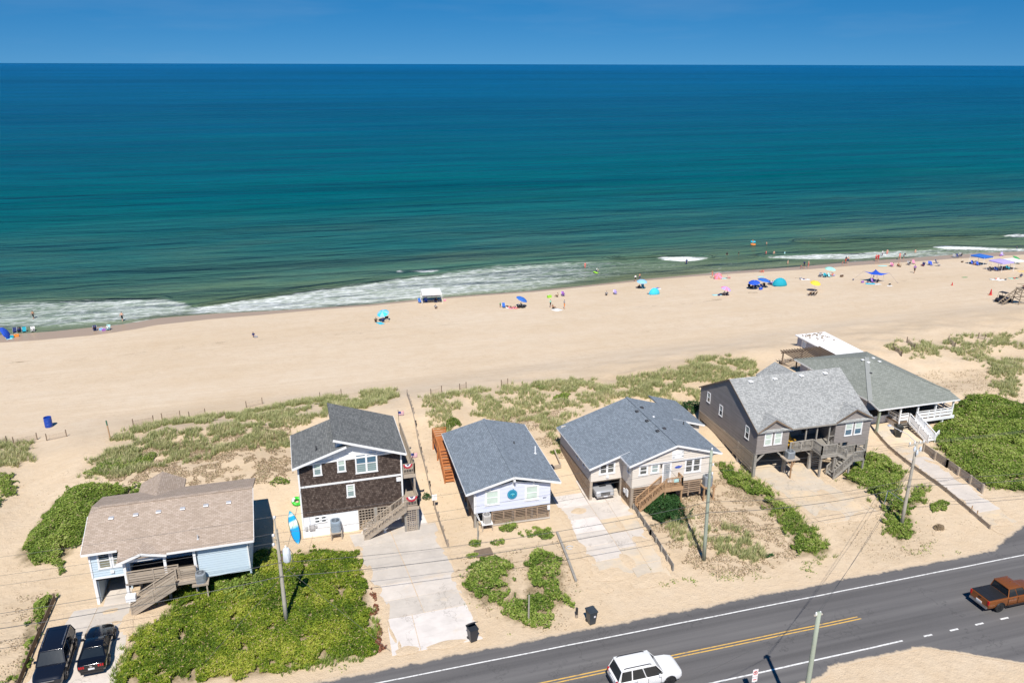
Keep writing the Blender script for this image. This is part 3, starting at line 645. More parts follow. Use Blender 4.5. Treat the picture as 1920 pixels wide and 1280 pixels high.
def window(parent, axis, plane, u0, u1, z0, z1, glass, trim, units=1, tw=0.09, sashes=2, name='window'):
    """casing boards are the window; each sash and pane hangs under it"""
    m = MB(); a, b = 0.028, 0.075
    def brd(ua, ub, za, zb, o=b):
        p = [wp(axis, plane, ua, za, a-0.02), wp(axis, plane, ub, zb, o)]
        m.box(min(p[0][0], p[1][0]), max(p[0][0], p[1][0]), min(p[0][1], p[1][1]), max(p[0][1], p[1][1]), za, zb)
    brd(u0, u0+tw, z0+tw, z1-tw); brd(u1-tw, u1, z0+tw, z1-tw); brd(u0, u1, z1-tw, z1, b+0.006); brd(u0-0.03, u1+0.03, z0, z0+tw, b+0.012)
    w = (u1-u0-tw)/units
    for i in range(1, units): brd(u0+tw/2+w*i-tw/2, u0+tw/2+w*i+tw/2, z0+tw, z1-tw, b-0.004)
    o = m.build(name, trim, parent)
    for i in range(units):
        ua = u0+tw/2+w*i+tw/2; ub = u0+tw/2+w*(i+1)-tw/2; za, zb = z0+tw, z1-tw; h = (zb-za)/sashes
        for k in range(sashes):
            s = MB(); t = 0.035; c0, c1 = za+h*k, za+h*(k+1); oo = 0.05+0.012*k
            for (p, q, r, t2) in ((ua, ua+t, c0, c1), (ub-t, ub, c0, c1), (ua+t, ub-t, c0, c0+t), (ua+t, ub-t, c1-t, c1)):
                P0 = wp(axis, plane, p, r, 0.026); P1 = wp(axis, plane, q, t2, oo)
                s.box(min(P0[0], P1[0]), max(P0[0], P1[0]), min(P0[1], P1[1]), max(P0[1], P1[1]), r, t2)
            s.build('sash', trim, o)
            g = glass[k] if isinstance(glass, (list, tuple)) else glass
            P0 = wp(axis, plane, ua+t-0.005, c0+t, 0.02); P1 = wp(axis, plane, ub-t+0.005, c1-t, 0.034)
            MB().box(min(P0[0], P1[0]), max(P0[0], P1[0]), min(P0[1], P1[1]), max(P0[1], P1[1]), c0+t-0.005, c1-t+0.005).build('pane', g, o)
    return o
def roof(parent, top, mat, thick=0.16, name='roof_slope'):
    return MB().prism(top, (0, 0, -thick)).build(name, mat, parent)
def fascia(parent, a, b, mat, w=0.035, h=0.2, drop=0.09, name='fascia'):
    a = Vector(a); b = Vector(b); a.z -= drop; b.z -= drop
    return MB().bar(a, b, w, h).build(name, mat, parent)
def pieces(name, mat, parent, segs, w, h=None, up=(0, 0, 1)):
    """alike bars, one object each; bars of equal length and slope share a mesh"""
    cache = {}; g = ORG[0]
    for a, b in segs:
        a = Vector(a); b = Vector(b); d = b-a; key = (round(d.x, 3), round(d.y, 3), round(d.z, 3))
        if key not in cache:
            ORG[0] = Vector((0, 0, 0)); o = MB().bar((0, 0, 0), d, w, h, up).build(name, mat, parent); ORG[0] = g; cache[key] = o
        else:
            o = cache[key].copy(); COL.objects.link(o); o.parent = parent
        o.location = a-g
def railing(parent, pts, h, mat, gap=0.13, post=0.1, rail=0.07, style='baluster', boards=4, cap=True):
    m = MB(); segs = []; brd = []
    for a, b in zip(pts, pts[1:]):
        a = Vector(a); b = Vector(b); L = (b-a).length; up = Vector((0, 0, 1))
        n = max(1, round(L/1.7))
        for i in range(n+1):
            p = a+(b-a)*i/n; m.bar(p-up*0.12, p+up*(h+0.02), post)
        m.bar(a+up*h, b+up*h, rail*1.5, rail*0.7)
        if style == 'baluster':
            m.bar(a+up*0.1, b+up*0.1, rail*0.6, rail)
            k = int(L/gap)
            for i in range(1, k):
                p = a+(b-a)*i/k; segs.append((p+up*0.1, p+up*(h-0.02)))
        else:
            for i in range(boards):
                z = 0.08+(h-0.2)*(i+0.5)/boards; brd.append((a+up*z, b+up*z))
    o = m.build('railing', mat, parent)
    if segs: pieces('baluster', mat, o, segs, 0.042)
    if brd: pieces('rail_board', mat, o, brd, 0.03, (h-0.2)/boards*0.72)
    return o
def stairs(parent, bot, top, width, n, mat, rail=0.9, style='baluster', sides=(1, -1), gap=0.16, boards=3, riser=False):
    b = Vector(bot); t = Vector(top); d = Vector((t.x-b.x, t.y-b.y, 0)); L = d.length; d.normalize(); s = Vector((-d.y, d.x, 0)); m = MB(); up = Vector((0, 0, 1))
    for k in (1, -1): m.bar(b+s*k*width/2-up*0.02, t+s*k*width/2-up*0.12, 0.05, 0.26)
    o = m.build('stairs', mat, parent)
    rise = (t.z-b.z)/n
    seg = []
    for i in range(n):
        c = b+d*(L*(i+0.5)/n)+up*rise*(i+1); seg.append((c-s*(width/2-0.03), c+s*(width/2-0.03)))
    pieces('tread', mat, o, seg, L/n*1.08, 0.045)
    for k in sides: 
        if rail: railing(parent, [b+s*k*width/2+up*0.05, t+s*k*width/2], rail, mat, gap=gap, style=style, boards=boards)
    return o
def skirt(parent, a, b, z0, z1, n, mat, posts=4, slat=0.10, name='slatted_skirt', z0b=None):
    """horizontal slats on posts; the lower edge may follow the ground from z0 to z0b"""
    a = Vector((a[0], a[1], 0)); b = Vector((b[0], b[1], 0)); z0b = z0 if z0b is None else z0b; m = MB()
    for i in range(posts):
        t = i/(posts-1); p = a+(b-a)*t; m.bar(p+Vector((0, 0, z0+(z0b-z0)*t-0.3)), p+Vector((0, 0, z1)), 0.13)
    m.bar(a+Vector((0, 0, z1-0.04)), b+Vector((0, 0, z1-0.04)), 0.08)
    d = (b-a).normalized(); nrm = Vector((d.y, -d.x, 0))*0.085
    o = m.build(name, mat, parent)
    seg = []
    for i in range(n):
        t = (i+0.5)/n; za = z0+(z1-z0)*t; zb = z0b+(z1-z0b)*t
        seg.append((a+nrm+Vector((0, 0, za)), b+nrm+Vector((0, 0, zb))))
    pieces('slat', mat, o, seg, 0.03, slat)
    return o
def lattice(parent, axis, plane, u0, u1, z0, z1, mat, step=0.26, w=0.06, name='lattice_screen'):
    """square lattice: uprights and cross strips in front of a dark void"""
    m = MB(); m.box(*([u0-0.06, u0+0.03, plane-0.03, plane+0.05] if axis == 'y' else [plane-0.03, plane+0.05, u0-0.06, u0+0.03]), z0, z1)
    m.box(*([u1-0.03, u1+0.06, plane-0.03, plane+0.05] if axis == 'y' else [plane-0.03, plane+0.05, u1-0.03, u1+0.06]), z0, z1)
    o = m.build(name, mat, parent); k = int((u1-u0)/step); seg = []
    for i in range(1, k): u = u0+(u1-u0)*i/k; seg.append((wp(axis, plane, u, z0, 0.0), wp(axis, plane, u, z1, 0.0)))
    pieces('lath', mat, o, seg, w, w*0.4, up=(0, 1, 0) if axis == 'y' else (1, 0, 0))
    k = int((z1-z0)/step); seg = []
    for i in range(k+1): z = z0+0.03+(z1-z0-0.06)*i/k; seg.append((wp(axis, plane, u0, z, 0.028), wp(axis, plane, u1, z, 0.028)))
    pieces('lath', mat, o, seg, 0.02, w*1.5)
    return o
def house(name, label, loc, rz=0.0):
    r = thing(name, label, 'house', loc, rz); ORG[0] = Vector(loc); return r
def end_house(): ORG[0] = Vector((0, 0, 0))
def roof_vents(parent, spots, mat, s=0.2, name='roof_vent', h=0.09):
    for x, y, z in spots:
        m = MB(); m.box(x-s, x+s, y-s, y+s, z-0.02, z+h); o = m.build(name, mat, parent); bevel(o, 0.03, 1)
def vent_pipe(parent, x, y, z, mat, h=0.3, r=0.05): 
    MB().lathe([(r*2.2, -0.02), (r*1.4, 0.05), (r, 0.06), (r, h), (r*0.7, h)], 10, (x, y, z)).build('vent_pipe', mat, parent)
def ac_unit(label, x, y, z, s=0.42, h=0.85, col='grey', rz=0.0):
    m_c = mat_flat('ac_'+col, {'grey': (0.30, 0.33, 0.36), 'pale': (0.55, 0.53, 0.50), 'blue': (0.33, 0.40, 0.47)}[col], 0.5, 0.2); m_d = mat_flat('ac_dark', (0.03, 0.03, 0.035), 0.6)
    g = ORG[0]; ORG[0] = Vector((0, 0, 0))
    t = thing('air_conditioner', label, 'air conditioner', (x, y, z), rz)
    m = MB(); n = 24; prof = []
    rr = lambda a: s*min(1.18, 1/max(abs(math.cos(a)), abs(math.sin(a))))
    v = [(rr(2*math.pi*j/n)*k*math.cos(2*math.pi*j/n), rr(2*math.pi*j/n)*k*math.sin(2*math.pi*j/n), zz) for zz, k in ((0, 1), (h*0.93, 1), (h, 0.94)) for j in range(n)]
    m.add(v, [(i*n+j, i*n+(j+1) % n, (i+1)*n+(j+1) % n, (i+1)*n+j) for i in range(2) for j in range(n)]+[tuple(range(n-1, -1, -1)), tuple(2*n+j for j in range(n))])
    m.build('casing', m_c, t)
    MB().lathe([(s*0.78, h), (s*0.78, h+0.012), (0.02, h+0.014)], 20).build('fan_opening', m_d, t)
    gd = MB()
    for k in range(1, 5): 
        r = s*0.78*k/4; gd.tube([(r*math.cos(2*math.pi*i/16), r*math.sin(2*math.pi*i/16), h+0.03) for i in range(17)], 0.008, 4, False)
    for k in range(4): a = k*math.pi/4; gd.bar((-s*0.78*math.cos(a), -s*0.78*math.sin(a), h+0.03), (s*0.78*math.cos(a), s*0.78*math.sin(a), h+0.03), 0.014)
    gd.build('fan_guard', m_c, t)
    lv = MB()
    for k in range(7):
        zz = 0.12+k*h*0.105; lv.box(-s*0.7, s*0.7, -s*1.015, -s*0.99, zz, zz+0.03); lv.box(-s*1.015, -s*0.99, -s*0.7, s*0.7, zz, zz+0.03)
    lv.build('louvre', mat_flat('ac_louvre_'+col, tuple(x*0.55 for x in {'grey': (0.30, 0.33, 0.36), 'pale': (0.55, 0.53, 0.50), 'blue': (0.33, 0.40, 0.47)}[col]), 0.6), t)
    ORG[0] = g; return t
def text_mesh(name, s, size, mat, parent, loc, rot=(R(90), 0, 0), ext=0.01):
    cu = bpy.data.curves.new(name, 'FONT'); cu.body = s; cu.size = size; cu.extrude = ext; cu.align_x = 'CENTER'; cu.align_y = 'CENTER'
    o = bpy.data.objects.new(name, cu); COL.objects.link(o); dg = bpy.context.evaluated_depsgraph_get(); me = bpy.data.meshes.new_from_object(o.evaluated_get(dg))
    bpy.data.objects.remove(o); me.materials.clear(); me.materials.append(mat); o = bpy.data.objects.new(name, me); link(o, parent); o.location = Vector(loc)-ORG[0]; o.rotation_euler = rot; return o

M_white = mat_siding('white_trim', (0.80, 0.80, 0.80), 0.05, (0.55, 0.52, 0.47), 0.2)
M_wood = mat_wood('weathered_wood', (0.30, 0.245, 0.19), (0.44, 0.37, 0.295)); M_woodg = mat_wood('grey_wood', (0.20, 0.185, 0.165), (0.37, 0.345, 0.305)); M_woodb = mat_wood('brown_wood', (0.33, 0.20, 0.11), (0.45, 0.29, 0.17)); M_woodr = mat_wood('rust_stained_wood', (0.36, 0.12, 0.04), (0.52, 0.21, 0.08))
M_woodd = mat_wood('dark_wood', (0.15, 0.11, 0.08), (0.24, 0.18, 0.13)); M_slat = mat_wood('slat_wood', (0.25, 0.175, 0.12), (0.38, 0.28, 0.20))
M_glass = mat_glass(); M_curt = mat_glass('curtained_glass', (0.42, 0.50, 0.45)); M_curt2 = mat_glass('blind_glass', (0.20, 0.27, 0.27)); M_blue_g = mat_glass('blue_glass', (0.03, 0.10, 0.16)); M_tan_g = mat_glass('shade_glass', (0.17, 0.16, 0.11))
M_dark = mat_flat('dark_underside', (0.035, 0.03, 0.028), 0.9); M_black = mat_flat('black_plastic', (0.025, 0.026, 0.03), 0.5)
M_vent = mat_flat('vent_metal', (0.58, 0.58, 0.60), 0.45, 0.3); M_ventd = mat_flat('dark_vent', (0.05, 0.05, 0.055), 0.6)
M_pipe = mat_flat('grey_pipe', (0.5, 0.5, 0.5), 0.5)
S_brown = mat_shingle('brown_shingles', (0.35, 0.275, 0.215), (0.42, 0.335, 0.268), (0.49, 0.40, 0.33))
S_grey = mat_shingle('charcoal_shingles', (0.115, 0.12, 0.12), (0.17, 0.175, 0.172), (0.235, 0.24, 0.235))
S_blue = mat_shingle('slate_blue_shingles', (0.155, 0.185, 0.215), (0.205, 0.24, 0.28), (0.26, 0.30, 0.345), stain=0.15)
S_lt = mat_shingle('light_grey_shingles', (0.275, 0.28, 0.275), (0.34, 0.345, 0.34), (0.405, 0.41, 0.40), bw=0.22, bh=0.15, stain=0.05, mott=0.0)
S_grn = mat_shingle('sage_shingles', (0.20, 0.215, 0.19), (0.255, 0.27, 0.24), (0.31, 0.325, 0.295), stain=0.25)
S_cedar = mat_shingle('brown_cedar_shakes', (0.045, 0.033, 0.028), (0.085, 0.062, 0.052), (0.16, 0.125, 0.105), bw=0.17, bh=0.19, stain=0.35)

# ------------------------------------------------------------------ house 1: light blue, brown roof, carport and porch
V_blue = mat_siding('pale_blue_siding', (0.50, 0.60, 0.67), 0.06, (0.42, 0.47, 0.48), 0.25)
h = house('beach_house', 'pale blue house with brown shingle roof, carport, covered porch and wooden steps', (-16.5, 58.8, 0.3))
siding(h, 'y', 58.81, [(-16.5, 2.62), (-13.95, 2.62), (-13.95, 5.05), (-16.5, 5.05)], V_blue, 0.21)
siding(h, 'x', -16.5, [(58.82, 2.62), (66.8, 2.62), (66.8, 5.15), (62.8, 6.35), (58.82, 5.1)], V_blue, 0.21)
siding(h, 'y', 57.85, [(-8.72, 1.9), (-4.95, 1.9), (-4.95, 4.72), (-8.72, 4.72)], V_blue, 0.21)
siding(h, 'X', -4.95, [(57.86, 1.6), (66.8, 1.6), (66.8, 5.1), (62.8, 6.3), (57.86, 4.75)], V_blue, 0.21)
siding(h, 'y', 60.2, [(-13.95, 2.45), (-8.72, 2.45), (-8.72, 5.35), (-13.95, 5.35)], V_blue, 0.21)
box('wall', -13.98, -13.83, 58.83, 60.19, 2.45, 5.1, V_blue, h); box('wall', -8.85, -8.72, 58.0, 60.19, 2.45, 4.8, V_blue, h)
box('wall', -16.5, -4.95, 66.7, 66.8, 1.6, 5.1, V_blue, h)
box('corner_board', -16.54, -16.34, 58.77, 58.97, 0.3, 2.62, M_white, h); box('carport_wall', -16.45, -16.3, 58.97, 66.7, 0.3, 2.62, V_blue, h); box('carport_wall', -14.32, -14.2, 60.2, 66.7, 0.3, 2.62, V_blue, h)
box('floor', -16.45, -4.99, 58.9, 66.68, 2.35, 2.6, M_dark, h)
for x in (-13.6, -11, -8.4, -5.3):
    for y in (60.4, 66): box('pile', x-0.12, x+0.12, y-0.12, y+0.12, 0.0, 2.36, M_woodg, h)
for k in range(30): box('carport_board', -16.29, -16.265, 59.0+k*0.25, 59.22+k*0.25, 0.35, 2.5, V_blue, h)
box('wall_trim', -16.46, -14.0, 58.745, 58.785, 2.56, 2.68, M_white, h); box('wall_trim', -16.56, -16.44, 58.72, 58.76, 2.7, 5.0, M_white, h)
window(h, 'y', 58.81, -15.98, -15.02, 3.38, 4.92, [M_tan_g, M_glass], M_white); window(h, 'y', 58.81, -14.98, -14.2, 3.38, 4.92, [M_tan_g, M_glass], M_white)
window(h, 'y', 60.2, -13.05, -11.95, 3.0, 4.5, M_blue_g, M_white, sashes=1, name='door'); window(h, 'y', 60.2, -9.9, -9.2, 3.7, 4.5, M_glass, M_white)
box('wall_lamp', -15.2, -14.95, 58.68, 58.79, 2.95, 3.15, M_white, h)
# porch deck, posts, gable
box('deck', -14.05, -8.85, 57.7, 60.18, 2.28, 2.45, M_wood, h)
for x in (-13.97, -11.12, -8.98): box('porch_post', x-0.1, x+0.1, 57.72, 57.92, 2.3, 4.72, M_white, h)
box('porch_post', -14.1, -13.9, 57.72, 57.92, 0.25, 2.3, M_white, h)
box('pile', -11.2, -11.0, 57.75, 57.95, 0.2, 2.28, M_wood, h); box('pile', -9.2, -9.0, 57.75, 57.95, 0.2, 2.28, M_wood, h)
MB().bar((-11.0, 57.8, 1.3), (-10.2, 57.8, 2.25), 0.1).bar((-9.2, 57.8, 1.3), (-10.0, 57.8, 2.25), 0.1).build('brace', M_wood, h)
railing(h, [(-13.85, 57.72, 2.45), (-10.25, 57.72, 2.45)], 1.0, M_wood, style='board', boards=4); railing(h, [(-10.15, 57.5, 2.2), (-9.0, 57.5, 2.2)], 1.05, M_wood, style='board', boards=5)
box('deck', -10.4, -8.95, 56.95, 57.69, 2.1, 2.26, M_wood, h)
stairs(h, (-13.75, 57.1, 0.35), (-10.45, 57.1, 2.25), 0.95, 10, M_wood, 0.95, style='board', boards=3)
box('platform', -9.3, -8.1, 56.75, 57.65, 1.85, 1.98, M_wood, h); box('pile', -8.3, -8.2, 56.8, 56.95, 0.2, 1.86, M_wood, h)
PZ1 = lambda y: 5.17+0.32*(y-58.5)
roof(h, [(-16.9, 58.35, PZ1(58.35)), (-14.3, 58.35, PZ1(58.35)), (-14.3, 62.8, PZ1(62.8)), (-16.15, 62.8, PZ1(62.8)), (-16.9, 62.0, PZ1(62.0))], S_brown)
roof(h, [(-14.3, 57.42, PZ1(57.42)), (-4.5, 57.42, PZ1(57.42)), (-4.5, 62.8, PZ1(62.8)), (-14.3, 62.8, PZ1(62.8))], S_brown)
roof(h, [(-16.9, 63.6, PZ1(62.0)), (-16.15, 62.8, PZ1(62.8)), (-4.5, 62.8, PZ1(62.8)), (-4.5, 67.2, PZ1(58.4)), (-16.9, 67.2, PZ1(58.4))], S_brown)
roof(h, [(-16.9, 62.0, PZ1(62.0)), (-16.15, 62.8, PZ1(62.8)), (-16.9, 63.6, PZ1(62.0))], S_brown)
MB().bar((-16.2, 62.8, PZ1(62.8)+0.02), (-4.5, 62.8, PZ1(62.8)+0.02), 0.28, 0.05).build('ridge_cap', S_brown, h)
gz = 5.12
roof(h, [(-14.4, 57.35, 4.48), (-12.65, 57.35, gz), (-12.65, 60.2, gz+0.28), (-14.4, 60.2, 5.0)], S_brown, 0.13); roof(h, [(-12.65, 57.35, gz), (-10.85, 57.35, 4.7), (-10.85, 59.6, 5.1), (-12.65, 60.2, gz+0.28)], S_brown, 0.13)
MB().prism([(-14.1, 57.6, 4.42), (-11.0, 57.6, 4.55), (-12.65, 57.6, 5.0)], (0, 0.08, 0)).build('gable_panel', M_white, h)
box('porch_beam', -14.1, -11.0, 57.66, 57.9, 4.28, 4.42, M_white, h)
fascia(h, (-14.42, 57.33, 4.5), (-12.65, 57.33, gz), M_white, drop=0.09, h=0.19); fascia(h, (-12.65, 57.33, gz), (-10.85, 57.33, 4.72), M_white, drop=0.09, h=0.19)
fascia(h, (-16.9, 58.33, PZ1(58.33)), (-14.42, 58.33, PZ1(58.33)), M_white, h=0.17); fascia(h, (-10.84, 57.4, PZ1(57.4)), (-4.5, 57.4, PZ1(57.4)), M_white, h=0.17)
fascia(h, (-16.92, 58.35, PZ1(58.35)), (-16.92, 62.0, PZ1(62)), M_white); fascia(h, (-4.48, 57.42, PZ1(57.42)), (-4.48, 62.8, PZ1(62.8)), M_white)
MB().bar((-5.05, 57.75, 4.6), (-5.0, 57.78, 2.2), 0.09).bar((-5.2, 57.4, 4.7), (-5.05, 57.75, 4.6), 0.09).build('downspout', M_white, h)
for x in (-15.16, -13.38, -11.7, -9.9, -8.13, -6.38): roof_vents(h, [(x, 61.5, PZ1(61.5))], M_vent, 0.2)
vent_pipe(h, -8.62, 58.3, PZ1(58.3), M_pipe, 0.35)
# rear wing
roof(h, [(-14.15, 64.2, 5.0), (-12.3, 64.2, 5.95), (-12.3, 69.0, 5.95), (-14.15, 69.0, 5.0)], S_brown); roof(h, [(-12.3, 64.2, 5.95), (-10.45, 64.2, 5.0), (-10.45, 69.0, 5.0), (-12.3, 69.0, 5.95)], S_brown)
box('wall', -13.9, -10.7, 66.82, 68.7, 1.4, 5.0, V_blue, h)
end_house()
ac_unit('grey condenser on the porch platform of the pale blue house', -8.65, 57.2, 1.99, 0.36, 0.8, 'grey')

# ------------------------------------------------------------------ house 2: dark cedar shakes, two storeys over a white base
h = house('shingled_house', 'tall dark brown shingled house with white trim, split grey roof and side decks', (-0.78, 63.94, 0.2))
YF, YB = 63.94, 70.2
siding(h, 'y', YF, [(-0.78, 2.36), (8.12, 2.36), (8.12, 5.24), (-0.78, 5.24)], S_cedar, 0.19); siding(h, 'y', YF, [(-0.78, 5.42), (8.12, 5.42), (8.12, 7.62), (-0.78, 7.42)], S_cedar, 0.19)
siding(h, 'x', -0.78, [(YF, 2.36), (YB, 2.36), (YB, 7.42), (YF, 7.42)], S_cedar, 0.19); siding(h, 'X', 8.12, [(YF, 2.36), (YB, 2.36), (YB, 7.62), (YF, 7.62)], S_cedar, 0.19)
M_bb = mat_siding('white_boarding', (0.80, 0.81, 0.82), 0.04, (0.6, 0.56, 0.5), 0.2, (5.0, 0.4))
siding(h, 'y', YF+0.02, [(-0.78, 7.43), (8.12, 7.63), (3.75, 9.02)], M_bb, 3.0, 0.0, 'gable_panel')
for k in range(14): box('batten', 0.0+k*0.56, 0.04+k*0.56, YF-0.03, YF+0.015, 7.5, 7.62+min(0.28*(k+1)*0.56/0.56*0.33*2.0, (14-k)*0.17, 1.35), M_bb, h)
box('belly_band', -0.8, 8.14, YF-0.055, YF+0.04, 5.24, 5.42, M_white, h)
MB().bar((-0.78, YF-0.04, 7.42), (8.12, YF-0.04, 7.62), 0.05, 0.16).build('frieze_board', M_white, h)
for x in (-0.76, 8.1): box('corner_board', x-0.07, x+0.07, YF-0.06, YF+0.05, 0.15 if x < 0 else 2.3, 7.5, M_white, h)
siding(h, 'y', YF+0.01, [(-0.7, 0.1), (3.97, 0.1), (3.97, 2.35), (-0.7, 2.35)], M_bb, 2.3, 0.0); box('wall', -0.77, -0.62, YF+0.15, YB, 0.0, 2.36, M_bb, h)
for k in range(17): box('batten', -0.62+k*0.2, -0.6+k*0.2, YF-0.012, YF+0.005, 0.15, 2.33, M_bb, h)
dr = box('door', 2.78, 3.92, YF-0.045, YF-0.003, 0.12, 2.1, M_white, h)
for z0, z1 in ((0.25, 0.95), (1.1, 1.9)): box('door_panel', 2.95, 3.75, YF-0.06, YF-0.046, z0, z1, M_bb, dr)
MB().lathe([(0.04, 0), (0.05, 0.03), (0.02, 0.06)], 8, (2.9, YF-0.1, 1.1)).build('door_handle', M_vent, dr)
for x in (0.25, 0.82):
    for z in (1.62, 1.93): window(h, 'y', YF+0.01, x, x+0.47, z, z+0.3, M_glass, M_white, sashes=1, tw=0.04)
box('meter_box', -0.62, -0.4, YF-0.16, YF-0.01, 1.1, 1.45, M_pipe, h); box('meter_box', -0.28, 0.2, YF-0.2, YF-0.01, 1.1, 1.62, M_vent, h); box('meter_box', 0.25, 0.42, YF-0.12, YF-0.01, 1.25, 1.45, M_pipe, h)
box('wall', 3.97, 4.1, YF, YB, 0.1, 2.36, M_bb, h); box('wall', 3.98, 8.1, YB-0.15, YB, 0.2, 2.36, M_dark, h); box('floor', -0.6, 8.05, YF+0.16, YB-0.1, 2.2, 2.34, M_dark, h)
lattice(h, 'y', YF-0.02, 4.12, 5.45, 0.15, 2.36, M_wood); lattice(h, 'y', YF-0.02, 5.75, 6.85, 0.15, 2.36, M_wood); box('pile', 5.48, 5.74, YF-0.1, YF+0.15, 0.1, 2.4, M_woodg, h); box('pile', 7.9, 8.12, YF-0.08, YF+0.14, 0.1, 2.4, M_wood, h)
lattice(h, 'x', 6.85, 64.0, 66.5, 0.15, 2.36, M_wood)
for a in ((0.49, 1.23, 6.25, 7.55), (2.54, 3.28, 6.32, 7.6), (3.18, 3.92, 3.72, 5.02)): window(h, 'y', YF, *a, [M_curt2, M_curt], M_white)
window(h, 'y', YF, 4.09, 6.02, 5.95, 7.84, [M_curt2, M_blue_g], M_white, units=2)
box('flood_lamp', 7.6, 8.0, YF-0.16, YF-0.03, 4.75, 5.1, M_white, h); box('wall_lamp', 3.6, 3.8, YF-0.14, YF-0.06, 5.25, 5.4, M_white, h)
# roof: the left slope runs under the higher right slope
zl = lambda x: 7.5+0.33*(x+1.2); zr = lambda x: 7.67+0.346*(8.48-x)
roof(h, [(-1.2, 63.35, zl(-1.2)), (3.85, 63.35, zl(3.85)), (3.85, 70.1, zl(3.85)), (-1.2, 70.1, zl(-1.2))], S_grey)
roof(h, [(2.35, 63.3, zr(2.35)), (8.5, 63.3, zr(8.5)), (8.5, 71.5, zr(8.5)), (2.35, 71.5, zr(2.35))], S_grey)
box('clerestory_wall', 2.55, 2.65, 63.9, 71.2, 8.4, 9.6, M_white, h); MB().prism([(2.6, 63.97, zl(2.6)), (3.85, 63.97, zl(3.85)), (3.85, 63.97, zr(3.85)-0.16), (2.6, 63.97, zr(2.6)-0.16)], (0, 0.06, 0)).build('clerestory_wall', M_white, h)
box('clerestory_glass', 2.53, 2.548, 64.05, 64.3, 8.9, 9.4, M_glass, h)
siding(h, 'Y', 70.2, [(-0.78, 2.3), (8.12, 2.3), (8.12, 7.6), (3.8, 8.9), (-0.78, 7.4)], S_cedar, 0.19)
fascia(h, (-1.22, 63.32, zl(-1.22)), (3.4, 63.32, zl(3.4)), M_white, h=0.2); fascia(h, (2.33, 63.27, zr(2.33)), (8.52, 63.27, zr(8.52)), M_white, h=0.2); fascia(h, (-1.22, 63.35, zl(-1.22)), (-1.22, 70.1, zl(-1.22)), M_white)
fascia(h, (8.52, 63.3, zr(8.52)), (8.52, 71.5, zr(8.52)), M_white)
vent_pipe(h, 0.92, 64.9, zl(0.92), M_ventd, 0.45, 0.06)
# decks on the right side, stair and lattice column
box('deck', 8.2, 9.3, 63.7, 72.5, 5.2, 5.38, M_wood, h); box('deck', 8.14, 9.3, 62.45, 69.0, 2.62, 2.8, M_wood, h)
railing(h, [(8.25, 63.75, 5.38), (9.25, 63.75, 5.38), (9.25, 72.4, 5.38)], 1.0, M_wood); railing(h, [(8.15, 62.5, 2.8), (9.25, 62.5, 2.8), (9.25, 69.0, 2.8)], 1.0, M_wood)
for y in (63.8, 67.5, 72.3): box('pile', 9.12, 9.28, y-0.08, y+0.08, 0.3 if y < 64 else 1.0, 5.2, M_wood, h)
box('fascia', 8.2, 9.34, 63.6, 63.66, 5.05, 5.38, M_wood, h); box('fascia', 8.1, 9.34, 62.36, 62.42, 2.5, 2.8, M_wood, h)
lattice(h, 'y', 62.46, 8.2, 9.05, 0.3, 2.5, M_wood, 0.2, 0.055); box('pile', 7.98, 8.14, 62.42, 62.58, 0.25, 2.62, M_woodg, h); box('pile', 9.12, 9.28, 62.42, 62.58, 0.25, 2.62, M_woodg, h)
stairs(h, (4.35, 62.55, 0.3), (8.1, 62.55, 2.8), 1.0, 13, M_wood, 0.85, gap=0.15)
end_house()
ac_unit('grey-blue condenser raised on a wooden stand before the white base wall', 2.0, 63.25, 1.05, 0.43, 1.0, 'blue')
t = thing('equipment_stand', 'wooden stand carrying a condenser before the dark shingled house', 'stand', (2.0, 63.25, 0.3))
ORG[0] = Vector((2.0, 63.25, 0.3))
box('platform', 1.5, 2.5, 62.75, 63.75, 0.95, 1.04, M_wood, t)
for x in (1.56, 2.44):
    for y in (62.82, 63.68): box('leg', x-0.05, x+0.05, y-0.05, y+0.05, hz(x, y)-0.1, 0.95, M_wood, t)
end_house()

# ------------------------------------------------------------------ house 3: lavender front, slate roof, round plaque
V_lav = mat_siding('lavender_siding', (0.63, 0.66, 0.78), 0.05, (0.5, 0.5, 0.55), 0.2)
h = house('gabled_cottage', 'low lavender cottage on slatted piles with slate roof and round turquoise plaque', (14.1, 61.3, 0.3), R(-1.6))
siding(h, 'y', 61.3, [(14.1, 1.88), (21.2, 1.88), (21.2, 4.0), (17.7, 4.62), (14.1, 3.95)], V_lav, 0.42, 0.02)
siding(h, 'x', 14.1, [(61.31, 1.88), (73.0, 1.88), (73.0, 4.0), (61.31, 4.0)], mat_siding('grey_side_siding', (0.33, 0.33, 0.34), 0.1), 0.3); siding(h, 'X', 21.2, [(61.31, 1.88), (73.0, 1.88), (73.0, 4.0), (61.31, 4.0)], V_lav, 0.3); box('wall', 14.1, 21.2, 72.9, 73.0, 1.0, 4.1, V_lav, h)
MB().prism([(14.4, 61.43, 3.95), (20.9, 61.43, 3.95), (20.9, 61.43, 4.3), (17.7, 61.43, 5.1), (14.4, 61.43, 4.2)], (0, 0.04, 0)).build('clerestory_glass', M_glass, h)
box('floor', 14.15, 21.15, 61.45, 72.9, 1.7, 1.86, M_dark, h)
for x in (14.2, 15.9, 17.7, 19.5, 21.1): box('pile', x-0.1, x+0.1, 61.35, 61.55, 0.0, 1.9, M_woodg, h)
for y in (64.5, 68, 72): 
    for x in (14.2, 21.1): box('pile', x-0.1, x+0.1, y-0.1, y+0.1, 0.0, 1.9, M_woodg, h)
zL = lambda x: 4.16+0.262*(x-13.28); zR = lambda x: 4.25+0.237*(22.05-x); pk = 17.7
